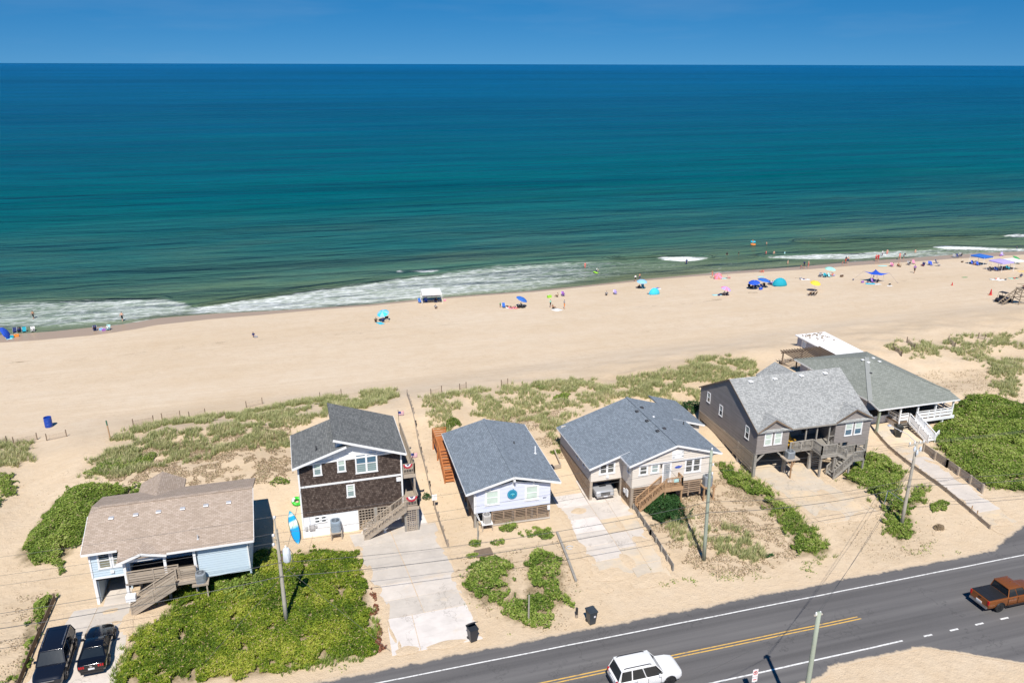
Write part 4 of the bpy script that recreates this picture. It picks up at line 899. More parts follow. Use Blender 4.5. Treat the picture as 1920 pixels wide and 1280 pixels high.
roof(h, [(13.28, 60.85, zL(13.28)), (pk, 60.85, zL(pk)), (pk, 73.5, zL(pk)), (13.28, 73.5, zL(13.28))], S_blue, 0.14); roof(h, [(pk, 60.85, zL(pk)), (22.05, 60.85, zR(22.05)), (22.05, 73.5, zR(22.05)), (pk, 73.5, zL(pk))], S_blue, 0.14)
MB().bar((pk, 60.85, zL(pk)+0.02), (pk, 73.5, zL(pk)+0.02), 0.26, 0.05).build('ridge_cap', S_blue, h)
fascia(h, (13.26, 60.82, zL(13.26)), (pk, 60.82, zL(pk)), M_white, h=0.2); fascia(h, (pk, 60.82, zL(pk)), (22.07, 60.82, zR(22.07)), M_white, h=0.2)
fascia(h, (13.26, 60.85, zL(13.26)), (13.26, 73.5, zL(13.26)), M_white, h=0.18); fascia(h, (22.07, 60.85, zR(22.07)), (22.07, 73.5, zR(22.07)), M_white, h=0.18)
for x in (15.55, 17.7, 19.6): box('gable_post', x-0.06, x+0.06, 61.2, 61.4, 3.95, (zL(x) if x < pk else zR(x))-0.13, M_white, h)
box('gable_beam', 17.6, 17.8, 60.75, 61.6, 4.85, 5.0, M_white, h)
for k in (0, 1): MB().bar((14.1 if k == 0 else 21.2, 61.24, 3.97), (17.7, 61.24, 4.64), 0.06, 0.08).build('frieze_board', M_white, h)
window(h, 'y', 61.3, 15.08, 16.42, 2.5, 4.05, M_curt, M_white, tw=0.14); window(h, 'y', 61.3, 18.77, 20.1, 2.48, 4.05, M_curt, M_white, tw=0.14)
# round plaque: disc, pale ring of lettering marks, breaking wave motif
M_tq = mat_flat('turquoise_plaque', (0.015, 0.22, 0.36), 0.4); M_tq2 = mat_flat('plaque_ring', (0.10, 0.42, 0.58), 0.4); M_tq3 = mat_flat('plaque_wave', (0.16, 0.62, 0.72), 0.4); M_tq4 = mat_flat('plaque_green', (0.30, 0.60, 0.38), 0.4)
cx, cz = 17.6, 3.37
def disc(r, y, n=32, r0=0.0): return [(cx+r*math.cos(2*math.pi*i/n), y, cz+r*math.sin(2*math.pi*i/n)) for i in range(n)]
pq = MB().prism(disc(0.46, 61.215), (0, 0.05, 0)).build('plaque', M_tq, h)
for i in range(22):
    if i in (16, 17): continue
    a = 2*math.pi*i/22; c = Vector((cx+0.385*math.cos(a), 61.208, cz+0.385*math.sin(a))); d = Vector((-math.sin(a), 0, math.cos(a)))
    MB().bar(c-d*0.035, c+d*0.035, 0.05, 0.012, up=(0, 1, 0)).build('plaque_mark', M_tq2, pq)
MB().prism([(cx-0.22, 61.2, cz-0.02), (cx-0.14, 61.2, cz+0.05), (cx, 61.2, cz+0.1), (cx+0.14, 61.2, cz+0.08), (cx+0.24, 61.2, cz-0.01), (cx+0.17, 61.2, cz-0.05), (cx+0.08, 61.2, cz+0.01), (cx-0.06, 61.2, cz+0.01)], (0, 0.014, 0)).build('wave_motif', M_tq3, pq)
MB().prism([(cx-0.02, 61.2, cz-0.06), (cx+0.08, 61.2, cz-0.07), (cx+0.05, 61.2, cz-0.16), (cx, 61.2, cz-0.14)], (0, 0.014, 0)).build('leaf_motif', M_tq4, pq)
text_mesh('house_number', '8907', 0.17, mat_flat('number_paint', (0.16, 0.16, 0.20), 0.5), h, (20.66, 61.26, 2.58))
skirt(h, (15.75, 61.36), (21.05, 61.36), 0.52, 1.78, 8, M_slat, posts=6, slat=0.055)
box('skirt_sill', 15.75, 21.2, 61.22, 61.4, 0.38, 0.5, M_conc2, h); skirt(h, (14.12, 61.5), (14.12, 70), 0.4, 1.8, 6, M_woodd, posts=5, slat=0.14, z0b=1.2)
MB().tube([(14.2, 61.2, 3.8), (14.2, 61.18, 1.9), (14.5, 61.1, 1.2)], 0.035, 6).tube([(14.3, 61.2, 3.6), (14.32, 61.18, 1.9), (14.6, 61.05, 1.1)], 0.03, 6).build('conduit', M_white, h)
box('meter_box', 20.9, 21.15, 61.1, 61.25, 1.35, 1.75, M_white, h); box('corner_board', 14.06, 14.16, 61.2, 61.3, 1.88, 3.95, M_white, h)
box('platform', 14.65, 15.65, 60.55, 61.25, 0.95, 1.05, M_white, h)
for x in (14.7, 15.6): 
    for y in (60.6, 61.2): box('leg', x-0.045, x+0.045, y-0.045, y+0.045, 0.2, 0.95, M_wood, h)
# rust-stained stair and landing at the seaward left corner
stairs(h, (13.15, 68.6, hz(13.2, 68.6)+0.05), (13.15, 72.4, 2.95), 0.95, 11, M_woodr, 0.9, style='board', boards=2, sides=(1,))
box('deck', 12.55, 13.9, 72.4, 75.6, 2.78, 2.95, M_woodr, h); railing(h, [(12.6, 72.4, 2.95), (12.6, 75.5, 2.95), (14.0, 75.5, 2.95)], 0.95, M_woodr, style='board', boards=3)
for x, y in ((12.62, 72.5), (12.62, 75.4), (13.8, 75.4)): box('pile', x-0.07, x+0.07, y-0.07, y+0.07, 0.8, 2.8, M_woodr, h)
vent_pipe(h, 19.55, 68.2, zR(19.55), M_ventd, 0.25, 0.06); vent_pipe(h, 21.2, 66.4, zR(21.2), M_white, 0.75, 0.07)
end_house()
ac_unit('pale square condenser on a stand at the corner of the lavender cottage', 15.15, 60.9, 1.06, 0.36, 0.8, 'pale')

# ------------------------------------------------------------------ house 4: cream, slate roof, truck bay
V_crm = mat_siding('cream_siding', (0.66, 0.60, 0.53), 0.05, (0.52, 0.47, 0.40), 0.25)
h = house('cream_house', 'cream house with slate gable roof, truck bay and brown slatted piles', (25.9, 63.0, 0.3))
siding(h, 'y', 63.0, [(25.9, 2.4), (29.15, 2.4), (29.15, 4.95), (25.9, 3.96)], V_crm, 0.2)
siding(h, 'x', 25.9, [(63.01, 2.4), (71.7, 2.4), (71.7, 3.98), (63.01, 3.98)], V_crm, 0.2)
siding(h, 'y', 60.8, [(29.15, 2.4), (37.15, 2.4), (37.15, 4.75), (29.15, 4.75)], V_crm, 0.2); siding(h, 'y', 60.62, [(28.9, 4.85), (38.0, 4.85), (33.4, 6.3)], V_crm, 0.2, name='gable_wall')
siding(h, 'x', 29.15, [(60.81, 2.4), (63.0, 2.4), (63.0, 4.9), (60.81, 4.9)], V_crm, 0.2); siding(h, 'X', 37.15, [(60.81, 2.2), (71.7, 2.2), (71.7, 5.1), (60.81, 5.1)], V_crm, 0.2)
box('wall', 25.9, 37.15, 71.6, 71.7, 1.5, 4.3, V_crm, h); box('wall', 37.2, 40.0, 68.1, 74.0, 1.4, 4.25, V_crm, h)
box('frieze_board', 29.0, 37.4, 60.6, 60.74, 4.72, 4.86, M_white, h)
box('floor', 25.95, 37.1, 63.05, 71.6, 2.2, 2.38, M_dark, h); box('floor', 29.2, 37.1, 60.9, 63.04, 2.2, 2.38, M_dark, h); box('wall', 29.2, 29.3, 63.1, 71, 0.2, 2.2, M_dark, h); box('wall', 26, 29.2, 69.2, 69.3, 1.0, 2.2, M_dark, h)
for x in (25.98, 29.1): box('pile', x-0.13, x+0.13, 63.0, 63.26, 0.1, 2.4, M_wood, h)
box('beam', 25.9, 29.15, 63.02, 63.2, 2.28, 2.4, M_wood, h)
skirt(h, (25.92, 71.4), (25.92, 63.1), 1.75, 2.36, 12, M_slat, posts=5, slat=0.06, z0b=0.35)
skirt(h, (29.17, 62.9), (29.17, 60.9), 0.35, 2.36, 10, M_slat, posts=3, slat=0.09); skirt(h, (29.3, 60.86), (32.0, 60.86), 0.45, 2.36, 8, M_slat, posts=3, slat=0.11); skirt(h, (33.9, 60.86), (36.4, 60.86), 1.0, 2.3, 6, M_slat, posts=3, slat=0.12)
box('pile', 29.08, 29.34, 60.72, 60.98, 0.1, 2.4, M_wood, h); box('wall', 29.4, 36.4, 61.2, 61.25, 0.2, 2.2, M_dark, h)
m4 = 0.319; z4 = lambda x: 6.52-m4*(33.4-x) if x < 33.4 else 6.52-0.303*(x-33.4)
roof(h, [(28.62, 60.35, z4(28.62)), (33.4, 60.35, 6.52), (33.4, 63.05, 6.52), (28.62, 63.05, z4(28.62))], S_blue, 0.14)
roof(h, [(25.55, 62.55, z4(25.55)+0.0), (28.62, 62.55, z4(28.62)), (28.62, 63.05, z4(28.62)), (25.55, 63.05, z4(25.55))], S_blue, 0.14)
roof(h, [(25.55, 63.05, z4(25.55)), (33.4, 63.05, 6.52), (33.4, 72.1, 6.52), (25.55, 72.1, z4(25.55))], S_blue, 0.14)
roof(h, [(33.4, 60.35, 6.52), (38.15, 60.35, z4(38.15)), (38.15, 67.85, z4(38.15)), (33.4, 67.85, 6.52)], S_blue, 0.14); roof(h, [(33.4, 67.85, 6.52), (37.0, 67.85, z4(37.0)), (37.0, 72.1, z4(37.0)), (33.4, 72.1, 6.52)], S_blue, 0.14)
roof(h, [(37.0, 67.75, z4(37)), (40.4, 67.75, z4(40.4)), (40.4, 74.3, z4(40.4)), (37.0, 74.3, z4(37))], S_blue, 0.14)
MB().bar((33.4, 60.35, 6.54), (33.4, 72.1, 6.54), 0.26, 0.05).build('ridge_cap', S_blue, h)
fascia(h, (28.6, 60.32, z4(28.6)), (33.4, 60.32, 6.52), M_white, h=0.19); fascia(h, (33.4, 60.32, 6.52), (38.17, 60.32, z4(38.17)), M_white, h=0.19); fascia(h, (28.6, 60.35, z4(28.6)), (28.6, 62.5, z4(28.6)), M_white, h=0.17)
fascia(h, (25.53, 62.52, z4(25.53)), (29.6, 62.52, z4(29.6)), M_white, h=0.19); fascia(h, (25.54, 62.55, z4(25.53)), (25.54, 72.1, z4(25.53)), M_white, h=0.10, drop=0.075); fascia(h, (36.7, 67.72, z4(36.7)), (40.42, 67.72, z4(40.42)), M_white, h=0.19); fascia(h, (38.17, 60.35, z4(38.17)), (38.17, 67.8, z4(38.17)), M_white, h=0.16)
for x, y in ((33.0, 68.6), (33.0, 66.2), (33.0, 63.8), (33.9, 69.4), (33.9, 64.2)): roof_vents(h, [(x, y, z4(x))], M_ventd, 0.17, h=0.13)
roof_vents(h, [(34.2, 67.2, z4(34.2))], M_white, 0.1); vent_pipe(h, 37.3, 66.6, z4(37.3), M_ventd, 0.3)
window(h, 'y', 63.0, 26.7, 28.35, 2.98, 4.2, M_glass, M_white, units=2, tw=0.13); window(h, 'y', 60.8, 29.78, 30.7, 3.6, 4.66, M_glass, M_white, tw=0.12); window(h, 'y', 60.8, 30.98, 31.85, 3.65, 4.66, M_curt2, M_white, tw=0.12); window(h, 'y', 60.8, 34.5, 36.25, 3.15, 4.7, M_glass, M_white, units=2, tw=0.14)
window(h, 'x', 29.15, 61.2, 61.9, 3.6, 4.5, M_glass, M_white); window(h, 'x', 25.9, 66.2, 66.95, 3.05, 3.92, M_glass, M_white); window(h, 'x', 25.9, 64.4, 65.1, 3.05, 3.92, M_glass, M_white)
dr = window(h, 'y', 60.8, 32.2, 33.12, 2.5, 4.62, mat_glass('screen_glass', (0.22, 0.24, 0.26)), M_white, sashes=1, tw=0.12, name='door')
for k in range(6): box('door_bar', 32.38+k*0.11, 32.395+k*0.11, 60.72, 60.735, 2.6, 3.4, M_white, dr)
lv = box('gable_door', 33.0, 34.2, 60.56, 60.6, 4.98, 5.85, M_white, h)
for x, z in ((33.05, 5.15), (34.0, 5.2), (34.0, 5.65)): box('hinge', x, x+0.22, 60.54, 60.558, z, z+0.04, M_black, lv)
M_fish = mat_flat('blue_fish_paint', (0.04, 0.09, 0.42), 0.5)
fs = MB().prism([(33.45, 60.74, 3.98), (33.6, 60.74, 3.88), (33.95, 60.74, 3.86), (34.12, 60.74, 3.93), (34.25, 60.74, 4.12), (34.1, 60.74, 4.06), (33.9, 60.74, 4.12), (33.62, 60.74, 4.08)], (0, 0.03, 0)).build('fish_plaque', M_fish, h)
box('wall_lamp', 31.98, 32.08, 60.66, 60.78, 4.2, 4.5, M_black, h); box('wall_lamp', 27.45, 27.7, 62.85, 62.98, 2.62, 2.85, M_white, h)
box('deck', 32.1, 33.95, 59.85, 60.74, 2.32, 2.45, M_woodb, h); box('fascia', 32.05, 34.0, 59.78, 59.84, 2.05, 2.45, M_woodb, h); railing(h, [(32.25, 59.88, 2.45), (33.92, 59.88, 2.45), (33.92, 60.7, 2.45)], 0.95, M_woodb, gap=0.14)
for x in (32.2, 33.9): box('pile', x-0.08, x+0.08, 59.86, 60.02, 0.2, 2.32, M_woodb, h)
stairs(h, (29.6, 60.25, 0.45), (32.1, 60.25, 2.45), 0.85, 10, M_woodb, 0.85, gap=0.16)
box('platform', 36.35, 37.6, 60.0, 61.0, 1.62, 1.74, M_woodb, h)
for x in (36.45, 37.5): box('pile', x-0.07, x+0.07, 60.05, 60.19, 0.2, 1.62, M_woodb, h)
box('meter_box', 29.0, 29.08, 61.3, 61.75, 1.2, 1.9, M_white, h); box('meter_box', 28.98, 29.08, 61.9, 62.25, 1.3, 1.7, M_white, h)
end_house()
ac_unit('tall grey condenser on a deck beside the cream house', 36.95, 60.5, 1.75, 0.42, 1.05, 'grey')
MB_t = mat_flat('aqua_cloth', (0.45, 0.66, 0.62), 0.8)
o = MB().box(33.0, 33.5, 59.80, 59.832, 2.95, 3.3).build('sign_board', MB_t); tag(o, 'small aqua sign hung on the brown deck rail of the cream house', 'sign'); bevel(o, 0.06, 2)

# ------------------------------------------------------------------ house 5: weathered grey, big pale roof
V_gry = mat_siding('weathered_boarding', (0.255, 0.228, 0.212), 0.45, (0.36, 0.33, 0.31), 0.45, (0.22, 6.0))
h = house('weathered_house', 'weathered grey board house on tall piles with pale speckled roof and recessed porch', (43.6, 62.9, 0.3))
Y5, Y5b, YR, ZE, ZR = 62.9, 74.5, 68.75, 5.5, 8.82
siding(h, 'x', 43.6, [(Y5, 2.86), (Y5b, 2.86), (Y5b, ZE+0.2), (YR, ZR-0.15), (Y5, ZE)], V_gry, 0.17); siding(h, 'X', 57.0, [(Y5, 2.3), (Y5b, 2.3), (Y5b, ZE), (YR, ZR-0.15), (Y5, ZE-0.1)], V_gry, 0.17)
siding(h, 'y', Y5, [(43.6, 2.86), (47.25, 2.86), (47.25, 5.42), (45.45, 6.42), (43.6, 5.42)], V_gry, 0.17); siding(h, 'y', Y5, [(52.75, 2.86), (57.0, 2.86), (57.0, 5.3), (54.9, 6.4), (52.75, 5.36)], V_gry, 0.17); siding(h, 'y', Y5+0.02, [(54.5, 2.3), (57.0, 2.3), (57.0, 2.87), (54.5, 2.87)], V_gry, 0.17)
siding(h, 'y', 65.6, [(47.25, 2.86), (52.75, 2.86), (52.75, 5.4), (47.25, 5.4)], V_gry, 0.17); box('wall', 47.12, 47.24, Y5+0.13, 65.6, 2.86, 5.4, V_gry, h); box('wall', 52.76, 52.88, Y5+0.13, 65.6, 2.86, 5.4, V_gry, h); box('wall', 43.6, 57, Y5b-0.1, Y5b, 1.2, ZE, V_gry, h)
box('porch_beam', 47.26, 52.74, Y5-0.02, Y5+0.16, 5.08, 5.4, V_gry, h)
for x in (49.3, 50.6, 52.1): box('porch_post', x-0.06, x+0.06, Y5, Y5+0.12, 2.86, 5.08, M_woodg, h)
MB().bar((52.1, Y5+0.06, 3.75), (52.75, Y5+0.06, 3.75), 0.08).build('rail', M_woodg, h)
window(h, 'y', 65.6, 48.6, 49.7, 3.5, 4.9, M_curt2, M_white); window(h, 'y', 65.6, 50.6, 51.7, 2.95, 5.0, M_glass, M_woodg, sashes=1, name='door')
for a in ((44.4, 45.3), (45.52, 46.42)): window(h, 'y', Y5, *a, 3.7, 5.14, M_curt, M_white)
for a in ((53.9, 54.85), (55.05, 56.0)): window(h, 'y', Y5, *a, 3.55, 5.04, [M_blue_g, M_curt], M_white)
for y0, y1, z0, z1 in ((72.3, 73.0, 4.5, 5.7), (69.6, 70.3, 4.05, 5.3), (64.3, 65.05, 3.8, 5.2)): window(h, 'x', 43.6, y0, y1, z0, z1, [M_glass, M_curt2], M_white, tw=0.07)
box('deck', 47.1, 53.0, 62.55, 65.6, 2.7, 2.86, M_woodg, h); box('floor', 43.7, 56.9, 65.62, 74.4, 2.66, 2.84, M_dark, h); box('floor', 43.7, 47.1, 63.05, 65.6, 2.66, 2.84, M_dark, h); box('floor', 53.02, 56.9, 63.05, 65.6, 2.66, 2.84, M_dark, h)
sl = (ZR-ZE)/(YR-Y5); zf = lambda y: ZE+sl*(y-Y5)
roof(h, [(43.45, Y5-0.25, zf(Y5-0.25)), (57.05, Y5-0.25, zf(Y5-0.25)-0.08), (57.05, YR, ZR-0.08), (43.45, YR, ZR)], S_lt, 0.12); roof(h, [(43.45, YR, ZR), (57.05, YR, ZR-0.08), (57.05, Y5b+0.2, ZE+0.1), (43.45, Y5b+0.2, ZE+0.1)], S_lt, 0.12)
for xa, xp, xb in ((43.5, 45.45, 47.4), (52.6, 54.9, 57.1)):
    zp = 6.56; yb = Y5+(zp-ZE)/sl; zb = zf(Y5-0.25)
    roof(h, [(xa, Y5-0.22, zb+0.02), (xp, Y5-0.22, zp), (xp, yb, zp), (xa, Y5+0.1, zf(Y5+0.1)+0.02)], S_lt, 0.1); roof(h, [(xp, Y5-0.22, zp), (xb, Y5-0.22, zb+0.02), (xb, Y5+0.1, zf(Y5+0.1)+0.02), (xp, yb, zp)], S_lt, 0.1)
    for a, b in (((xa, zb), (xp, zp)), ((xp, zp), (xb, zb))): fascia(h, (a[0], Y5-0.25, a[1]), (b[0], Y5-0.25, b[1]), M_woodd, h=0.15, drop=0.06)
roof(h, [(49.6, 68.8, 7.0), (51.9, 68.8, 8.3), (51.9, 73.2, 8.3), (49.6, 73.2, 7.0)], S_lt, 0.12); roof(h, [(51.9, 68.8, 8.3), (54.2, 68.8, 7.0), (54.2, 73.2, 7.0), (51.9, 73.2, 8.3)], S_lt, 0.12)
fascia(h, (43.42, Y5-0.25, zf(Y5-0.25)), (43.42, YR, ZR), M_woodd, h=0.13, drop=0.06); fascia(h, (43.42, YR, ZR), (43.42, Y5b+0.2, ZE+0.1), M_woodd, h=0.13, drop=0.06); fascia(h, (47.4, Y5-0.27, zf(Y5-0.25)-0.02), (52.6, Y5-0.27, zf(Y5-0.25)-0.06), M_woodg, h=0.15, drop=0.06)
for x in (45.64, 48.55, 51.8, 54.75): roof_vents(h, [(x, 68.15, zf(68.15))], M_white, 0.22, h=0.14)
for x, y in ((43.68, 63.05), (47.15, 63.0), (50.2, 63.0), (53.7, 63.0), (56.9, 63.0), (43.68, 66), (43.68, 69), (43.68, 72), (43.68, 74.3), (47.2, 68), (52, 68), (56.9, 68)): box('pile', x-0.14, x+0.14, y-0.14, y+0.14, min(0.1, hz(x, y)-0.4), 2.86, M_woodg, h)
for xa, s in ((43.8, 1), (47.0, -1), (47.3, 1), (50.05, -1)): MB().bar((xa, 63.0, 2.0), (xa+s*0.85, 63.0, 2.8), 0.14).build('brace', M_woodg, h)
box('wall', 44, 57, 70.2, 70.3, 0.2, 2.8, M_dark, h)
skirt(h, (43.62, 74.3), (43.62, 63.2), 2.05, 2.8, 11, mat_wood('tan_slats', (0.30, 0.245, 0.19), (0.42, 0.35, 0.28)), posts=7, slat=0.10, z0b=0.75)
skirt(h, (50.3, 63.05), (51.7, 63.05), 0.5, 2.7, 10, M_woodg, posts=2, slat=0.12); skirt(h, (53.6, 63.05), (56.95, 63.05), 0.6, 2.3, 8, M_woodg, posts=3, slat=0.11)
railing(h, [(47.35, 62.6, 2.86), (49.95, 62.6, 2.86)], 1.0, M_woodg, gap=0.12)
box('deck', 49.95, 51.75, 61.0, 62.54, 2.7, 2.86, M_woodg, h); box('fascia', 49.9, 51.8, 60.93, 60.99, 2.5, 2.86, M_woodg, h)
railing(h, [(50.0, 62.55, 2.86), (50.0, 61.05, 2.86), (51.7, 61.05, 2.86)], 1.0, M_woodg, gap=0.12)
for x in (50.05, 51.65): box('pile', x-0.1, x+0.1, 61.02, 61.22, 0.2, 2.72, M_woodg, h)
stairs(h, (53.1, 61.6, 1.95), (51.75, 61.6, 2.86), 1.0, 5, M_woodg, 0.9, gap=0.14)
box('deck', 53.1, 54.95, 60.6, 62.1, 1.8, 1.95, M_woodg, h); railing(h, [(53.15, 62.05, 1.95), (54.9, 62.05, 1.95), (54.9, 60.65, 1.95)], 0.95, M_woodg, gap=0.13)
railing(h, [(54.9, 60.65, 1.95), (53.5, 60.62, 1.95)], 0.95, M_woodg, gap=0.13)
for x, y in ((53.2, 60.7), (54.85, 60.7), (54.85, 62.0)): box('pile', x-0.08, x+0.08, y-0.08, y+0.08, 0.1, 1.82, M_woodg, h)
stairs(h, (51.15, 60.85, 0.35), (53.3, 61.0, 1.95), 1.05, 8, M_woodg, 0.9, gap=0.14)
box('platform', 46.4, 47.95, 61.6, 62.75, 2.3, 2.42, M_wood, h); MB().bar((47.1, 61.7, 0.2), (47.1, 61.7, 2.3), 0.12).bar((47.1, 61.7, 1.5), (46.6, 61.9, 2.28), 0.09).bar((47.1, 61.7, 1.5), (47.7, 61.9, 2.28), 0.09).build('platform_post', M_woodb, h)
end_house()
ac_unit('square grey condenser on a raised platform before the weathered house', 47.1, 62.15, 2.43, 0.42, 0.75, 'grey')

# ------------------------------------------------------------------ house 6: sage hip roof, white porch, flat annex
V_wht = mat_siding('white_siding', (0.72, 0.68, 0.66), 0.05, (0.55, 0.5, 0.46), 0.25); V_pur = mat_siding('mauve_siding', (0.42, 0.42, 0.47), 0.08)
h = house('hip_roof_house', 'long house with sage hip roof, white railed porch and flat white rear annex', (61.8, 67.2, 0.4))
ap = (67.0, 76.3, 6.25); ez = 4.3; zB = lambda y: 3.92+(6.25-3.92)/(76.3-66.9)*(y-66.9)
yl = 66.9+(ez-3.92)/((6.25-3.92)/(76.3-66.9))
roof(h, [(61.5, 66.9, 3.92), (72.5, 66.9, 3.92), (72.5, yl, ez), ap, (61.5, yl, ez)], S_grn, 0.16); roof(h, [(61.5, yl, ez), ap, (61.3, 82.5, 4.35)], S_grn, 0.16); roof(h, [(61.3, 82.5, 4.35), ap, (72.2, 82.4, 4.35)], S_grn, 0.16); roof(h, [ap, (72.5, yl, ez), (72.2, 82.4, 4.35)], S_grn, 0.16)
MB().bar(ap, (61.52, yl, ez+0.02), 0.5, 0.04).build('hip_cap', mat_flat('grey_cap', (0.29, 0.30, 0.285), 0.9), h); MB().bar(ap, (61.35, 82.45, 4.38), 0.26, 0.05).build('hip_cap', S_grn, h); MB().bar(ap, (72.5, yl, ez+0.03), 0.26, 0.05).build('hip_cap', S_grn, h)
fascia(h, (61.5, 66.87, 3.92), (72.5, 66.87, 3.92), M_white, h=0.16, drop=0.07); fascia(h, (61.47, 66.9, 3.92), (61.47, yl, ez), M_white, h=0.16, drop=0.07); fascia(h, (61.45, yl, ez), (61.28, 82.5, 4.35), M_white, h=0.16, drop=0.07)
for x, y, z in ((66.2, 76.0, 6.05), (66.4, 75.2, 6.0), (67.9, 76.2, 6.05), (67.9, 75.1, 6.0)): roof_vents(h, [(x, y, z)], M_white, 0.17)
roof_vents(h, [(65.2, 73.2, 5.5)], M_ventd, 0.15)
siding(h, 'x', 62.0, [(69.6, 1.3), (82.0, 1.3), (82.0, 4.25), (69.6, 4.25)], V_pur, 0.2); siding(h, 'y', 70.6, [(62.0, 1.9), (72.0, 1.9), (72.0, 4.4), (62.0, 4.4)], V_pur, 0.2); siding(h, 'y', 69.0, [(62.0, 0.3), (64.7, 0.3), (64.7, 1.95), (62.0, 1.95)], V_wht, 0.2); box('wall', 72.0, 72.12, 70.6, 82, 1.0, 4.3, V_pur, h); box('wall', 62, 72, 81.9, 82, 1.0, 4.3, V_pur, h)
box('wall', 64.72, 64.84, 67.5, 70.5, 0.3, 1.95, V_wht, h); box('door', 63.3, 64.4, 68.9, 68.96, 0.4, 1.9, M_white, h); box('frieze_board', 61.9, 64.8, 68.86, 68.95, 1.92, 2.08, M_white, h)
window(h, 'x', 62.0, 79.2, 80.4, 2.2, 3.8, M_blue_g, M_white, sashes=1, name='door'); window(h, 'x', 62.0, 75.5, 76.5, 2.4, 3.7, M_blue_g, M_white)
for a in ((65.6, 66.6), (67.3, 68.3), (69.0, 70.0)): window(h, 'y', 70.6, *a, 2.2, 4.0, M_blue_g, M_white, sashes=1, name='door')
box('deck', 64.6, 72.2, 67.15, 70.5, 1.72, 1.9, M_woodd, h); box('fascia', 66.9, 72.3, 67.06, 67.13, 1.55, 1.92, M_white, h); box('deck', 62.1, 64.6, 69.0, 70.5, 1.95, 2.06, M_woodd, h)
for x in (64.75, 67.1, 69.55, 71.95): box('porch_post', x-0.08, x+0.08, 67.12, 67.28, 0.4 if x < 65 else 1.9, 3.86, M_white, h)
box('porch_post', 61.8, 62.02, 67.1, 67.32, 0.3, 3.9, mat_wood('greenish_post', (0.26, 0.30, 0.22), (0.36, 0.40, 0.30)), h)
for x in (68.4, 70.9): box('pile', x-0.1, x+0.1, 67.2, 67.4, 0.2, 1.72, M_white, h)
M_wr = mat_flat('white_rail', (0.82, 0.82, 0.82), 0.5)
railing(h, [(64.8, 69.0, 1.9), (64.8, 67.2, 1.9), (65.9, 67.2, 1.9)], 0.95, M_wr, style='board', boards=2); railing(h, [(67.05, 67.2, 1.9), (72.0, 67.2, 1.9), (72.0, 69.9, 1.9)], 0.95, M_wr, style='board', boards=2)
stairs(h, (66.9, 64.4, 0.45), (66.5, 67.1, 1.9), 1.0, 8, M_wr, 0.95, style='board', boards=1)
railing(h, [(67.4, 64.4, 0.45), (68.5, 65.1, 0.45)], 0.9, M_wr, style='board', boards=1)
skirt(h, (64.9, 67.3), (66.4, 67.3), 0.5, 1.7, 4, M_woodg, posts=2, slat=0.1)
# flat white annex, pergola and seaward deck
M_flat = mat_siding('white_membrane', (0.84, 0.82, 0.82), 0.03, (0.5, 0.42, 0.3), 0.15)
MB().prism([(67.9, 82.6, 3.95), (72.6, 82.6, 3.95), (72.9, 92.0, 3.95), (68.0, 92.0, 3.95)], (0, 0, -0.14)).build('flat_roof', M_flat, h)
siding(h, 'x', 68.3, [(82.6, 0.8), (91.7, 0.8), (91.7, 3.8), (82.6, 3.8)], V_pur, 0.2); box('wall', 68.42, 72.3, 91.55, 91.7, 0.5, 3.8, V_pur, h); box('wall', 72.2, 72.3, 82.6, 91.55, 0.5, 3.8, V_pur, h); window(h, 'x', 68.3, 89.6, 90.6, 2.0, 3.6, mat_glass('pale_glass', (0.36, 0.44, 0.55)), M_white, sashes=1, name='door')
lt = MB()
for k in range(46):
    x = rng.uniform(68.6, 72.2); y = 91.6-abs(rng.normal(0, 1.3)); q = rng.uniform(0.05, 0.13); lt.box(x-q, x+q, y-q*0.7, y+q*0.7, 3.952, 3.96+q)
lo = lt.build('roof_litter', M_wood, h); lo['kind'] = 'stuff'
pg = MB()
for x, y in ((62.1, 86.0), (65, 86.0), (67.9, 86.0), (62.1, 83.0)): pg.bar((x, y, 0.8), (x, y, 3.95), 0.13)
for y in (83.0, 86.0): pg.bar((61.8, y, 3.92), (68.2, y, 3.92), 0.09, 0.2)
po = pg.build('pergola', M_woodd, h)
pieces('rafter', M_woodd, po, [((62.0+k*0.42, 82.6, 4.08), (62.0+k*0.42, 86.5, 4.08)) for k in range(15)], 0.07, 0.16)
box('deck', 61.9, 68.2, 82.6, 86.4, 1.6, 1.75, M_woodd, h); railing(h, [(61.95, 82.7, 1.75), (61.95, 86.3, 1.75), (68.1, 86.3, 1.75)], 0.9, M_woodd, gap=0.2)
end_house()
# ------------------------------------------------------------------ planting
def mat_leaf(name, stops, rough=0.6, trans=0.25):
    n = NT(name); t = n.attr('tint').outputs['Fac']
    c = n.ramp(t, stops); n.set(Base_Color=c, Roughness=rough, Specular_IOR_Level=0.25)
    tr = n.new('ShaderNodeBsdfTranslucent'); n.link(n.mix(0.0, c, c), tr.inputs['Color'])
    mx = n.new('ShaderNodeMixShader'); mx.inputs[0].default_value = trans
    out = [q for q in n.n if q.type == 'OUTPUT_MATERIAL'][0]
    n.link(n.b.outputs[0], mx.inputs[1]); n.link(tr.outputs[0], mx.inputs[2]); n.link(mx.outputs[0], out.inputs['Surface'])
    return n.m
L_vine = mat_leaf('vine_leaves', [(0.0, (0.06, 0.115, 0.010)), (0.35, (0.165, 0.245, 0.018)), (0.65, (0.30, 0.36, 0.034)), (0.93, (0.45, 0.44, 0.08)), (1.0, (0.48, 0.36, 0.20))])
L_shrub = mat_leaf('shrub_leaves', [(0.0, (0.065, 0.12, 0.016)), (0.4, (0.19, 0.28, 0.042)), (0.75, (0.33, 0.40, 0.085)), (0.94, (0.40, 0.43, 0.15)), (1.0, (0.44, 0.34, 0.20))])
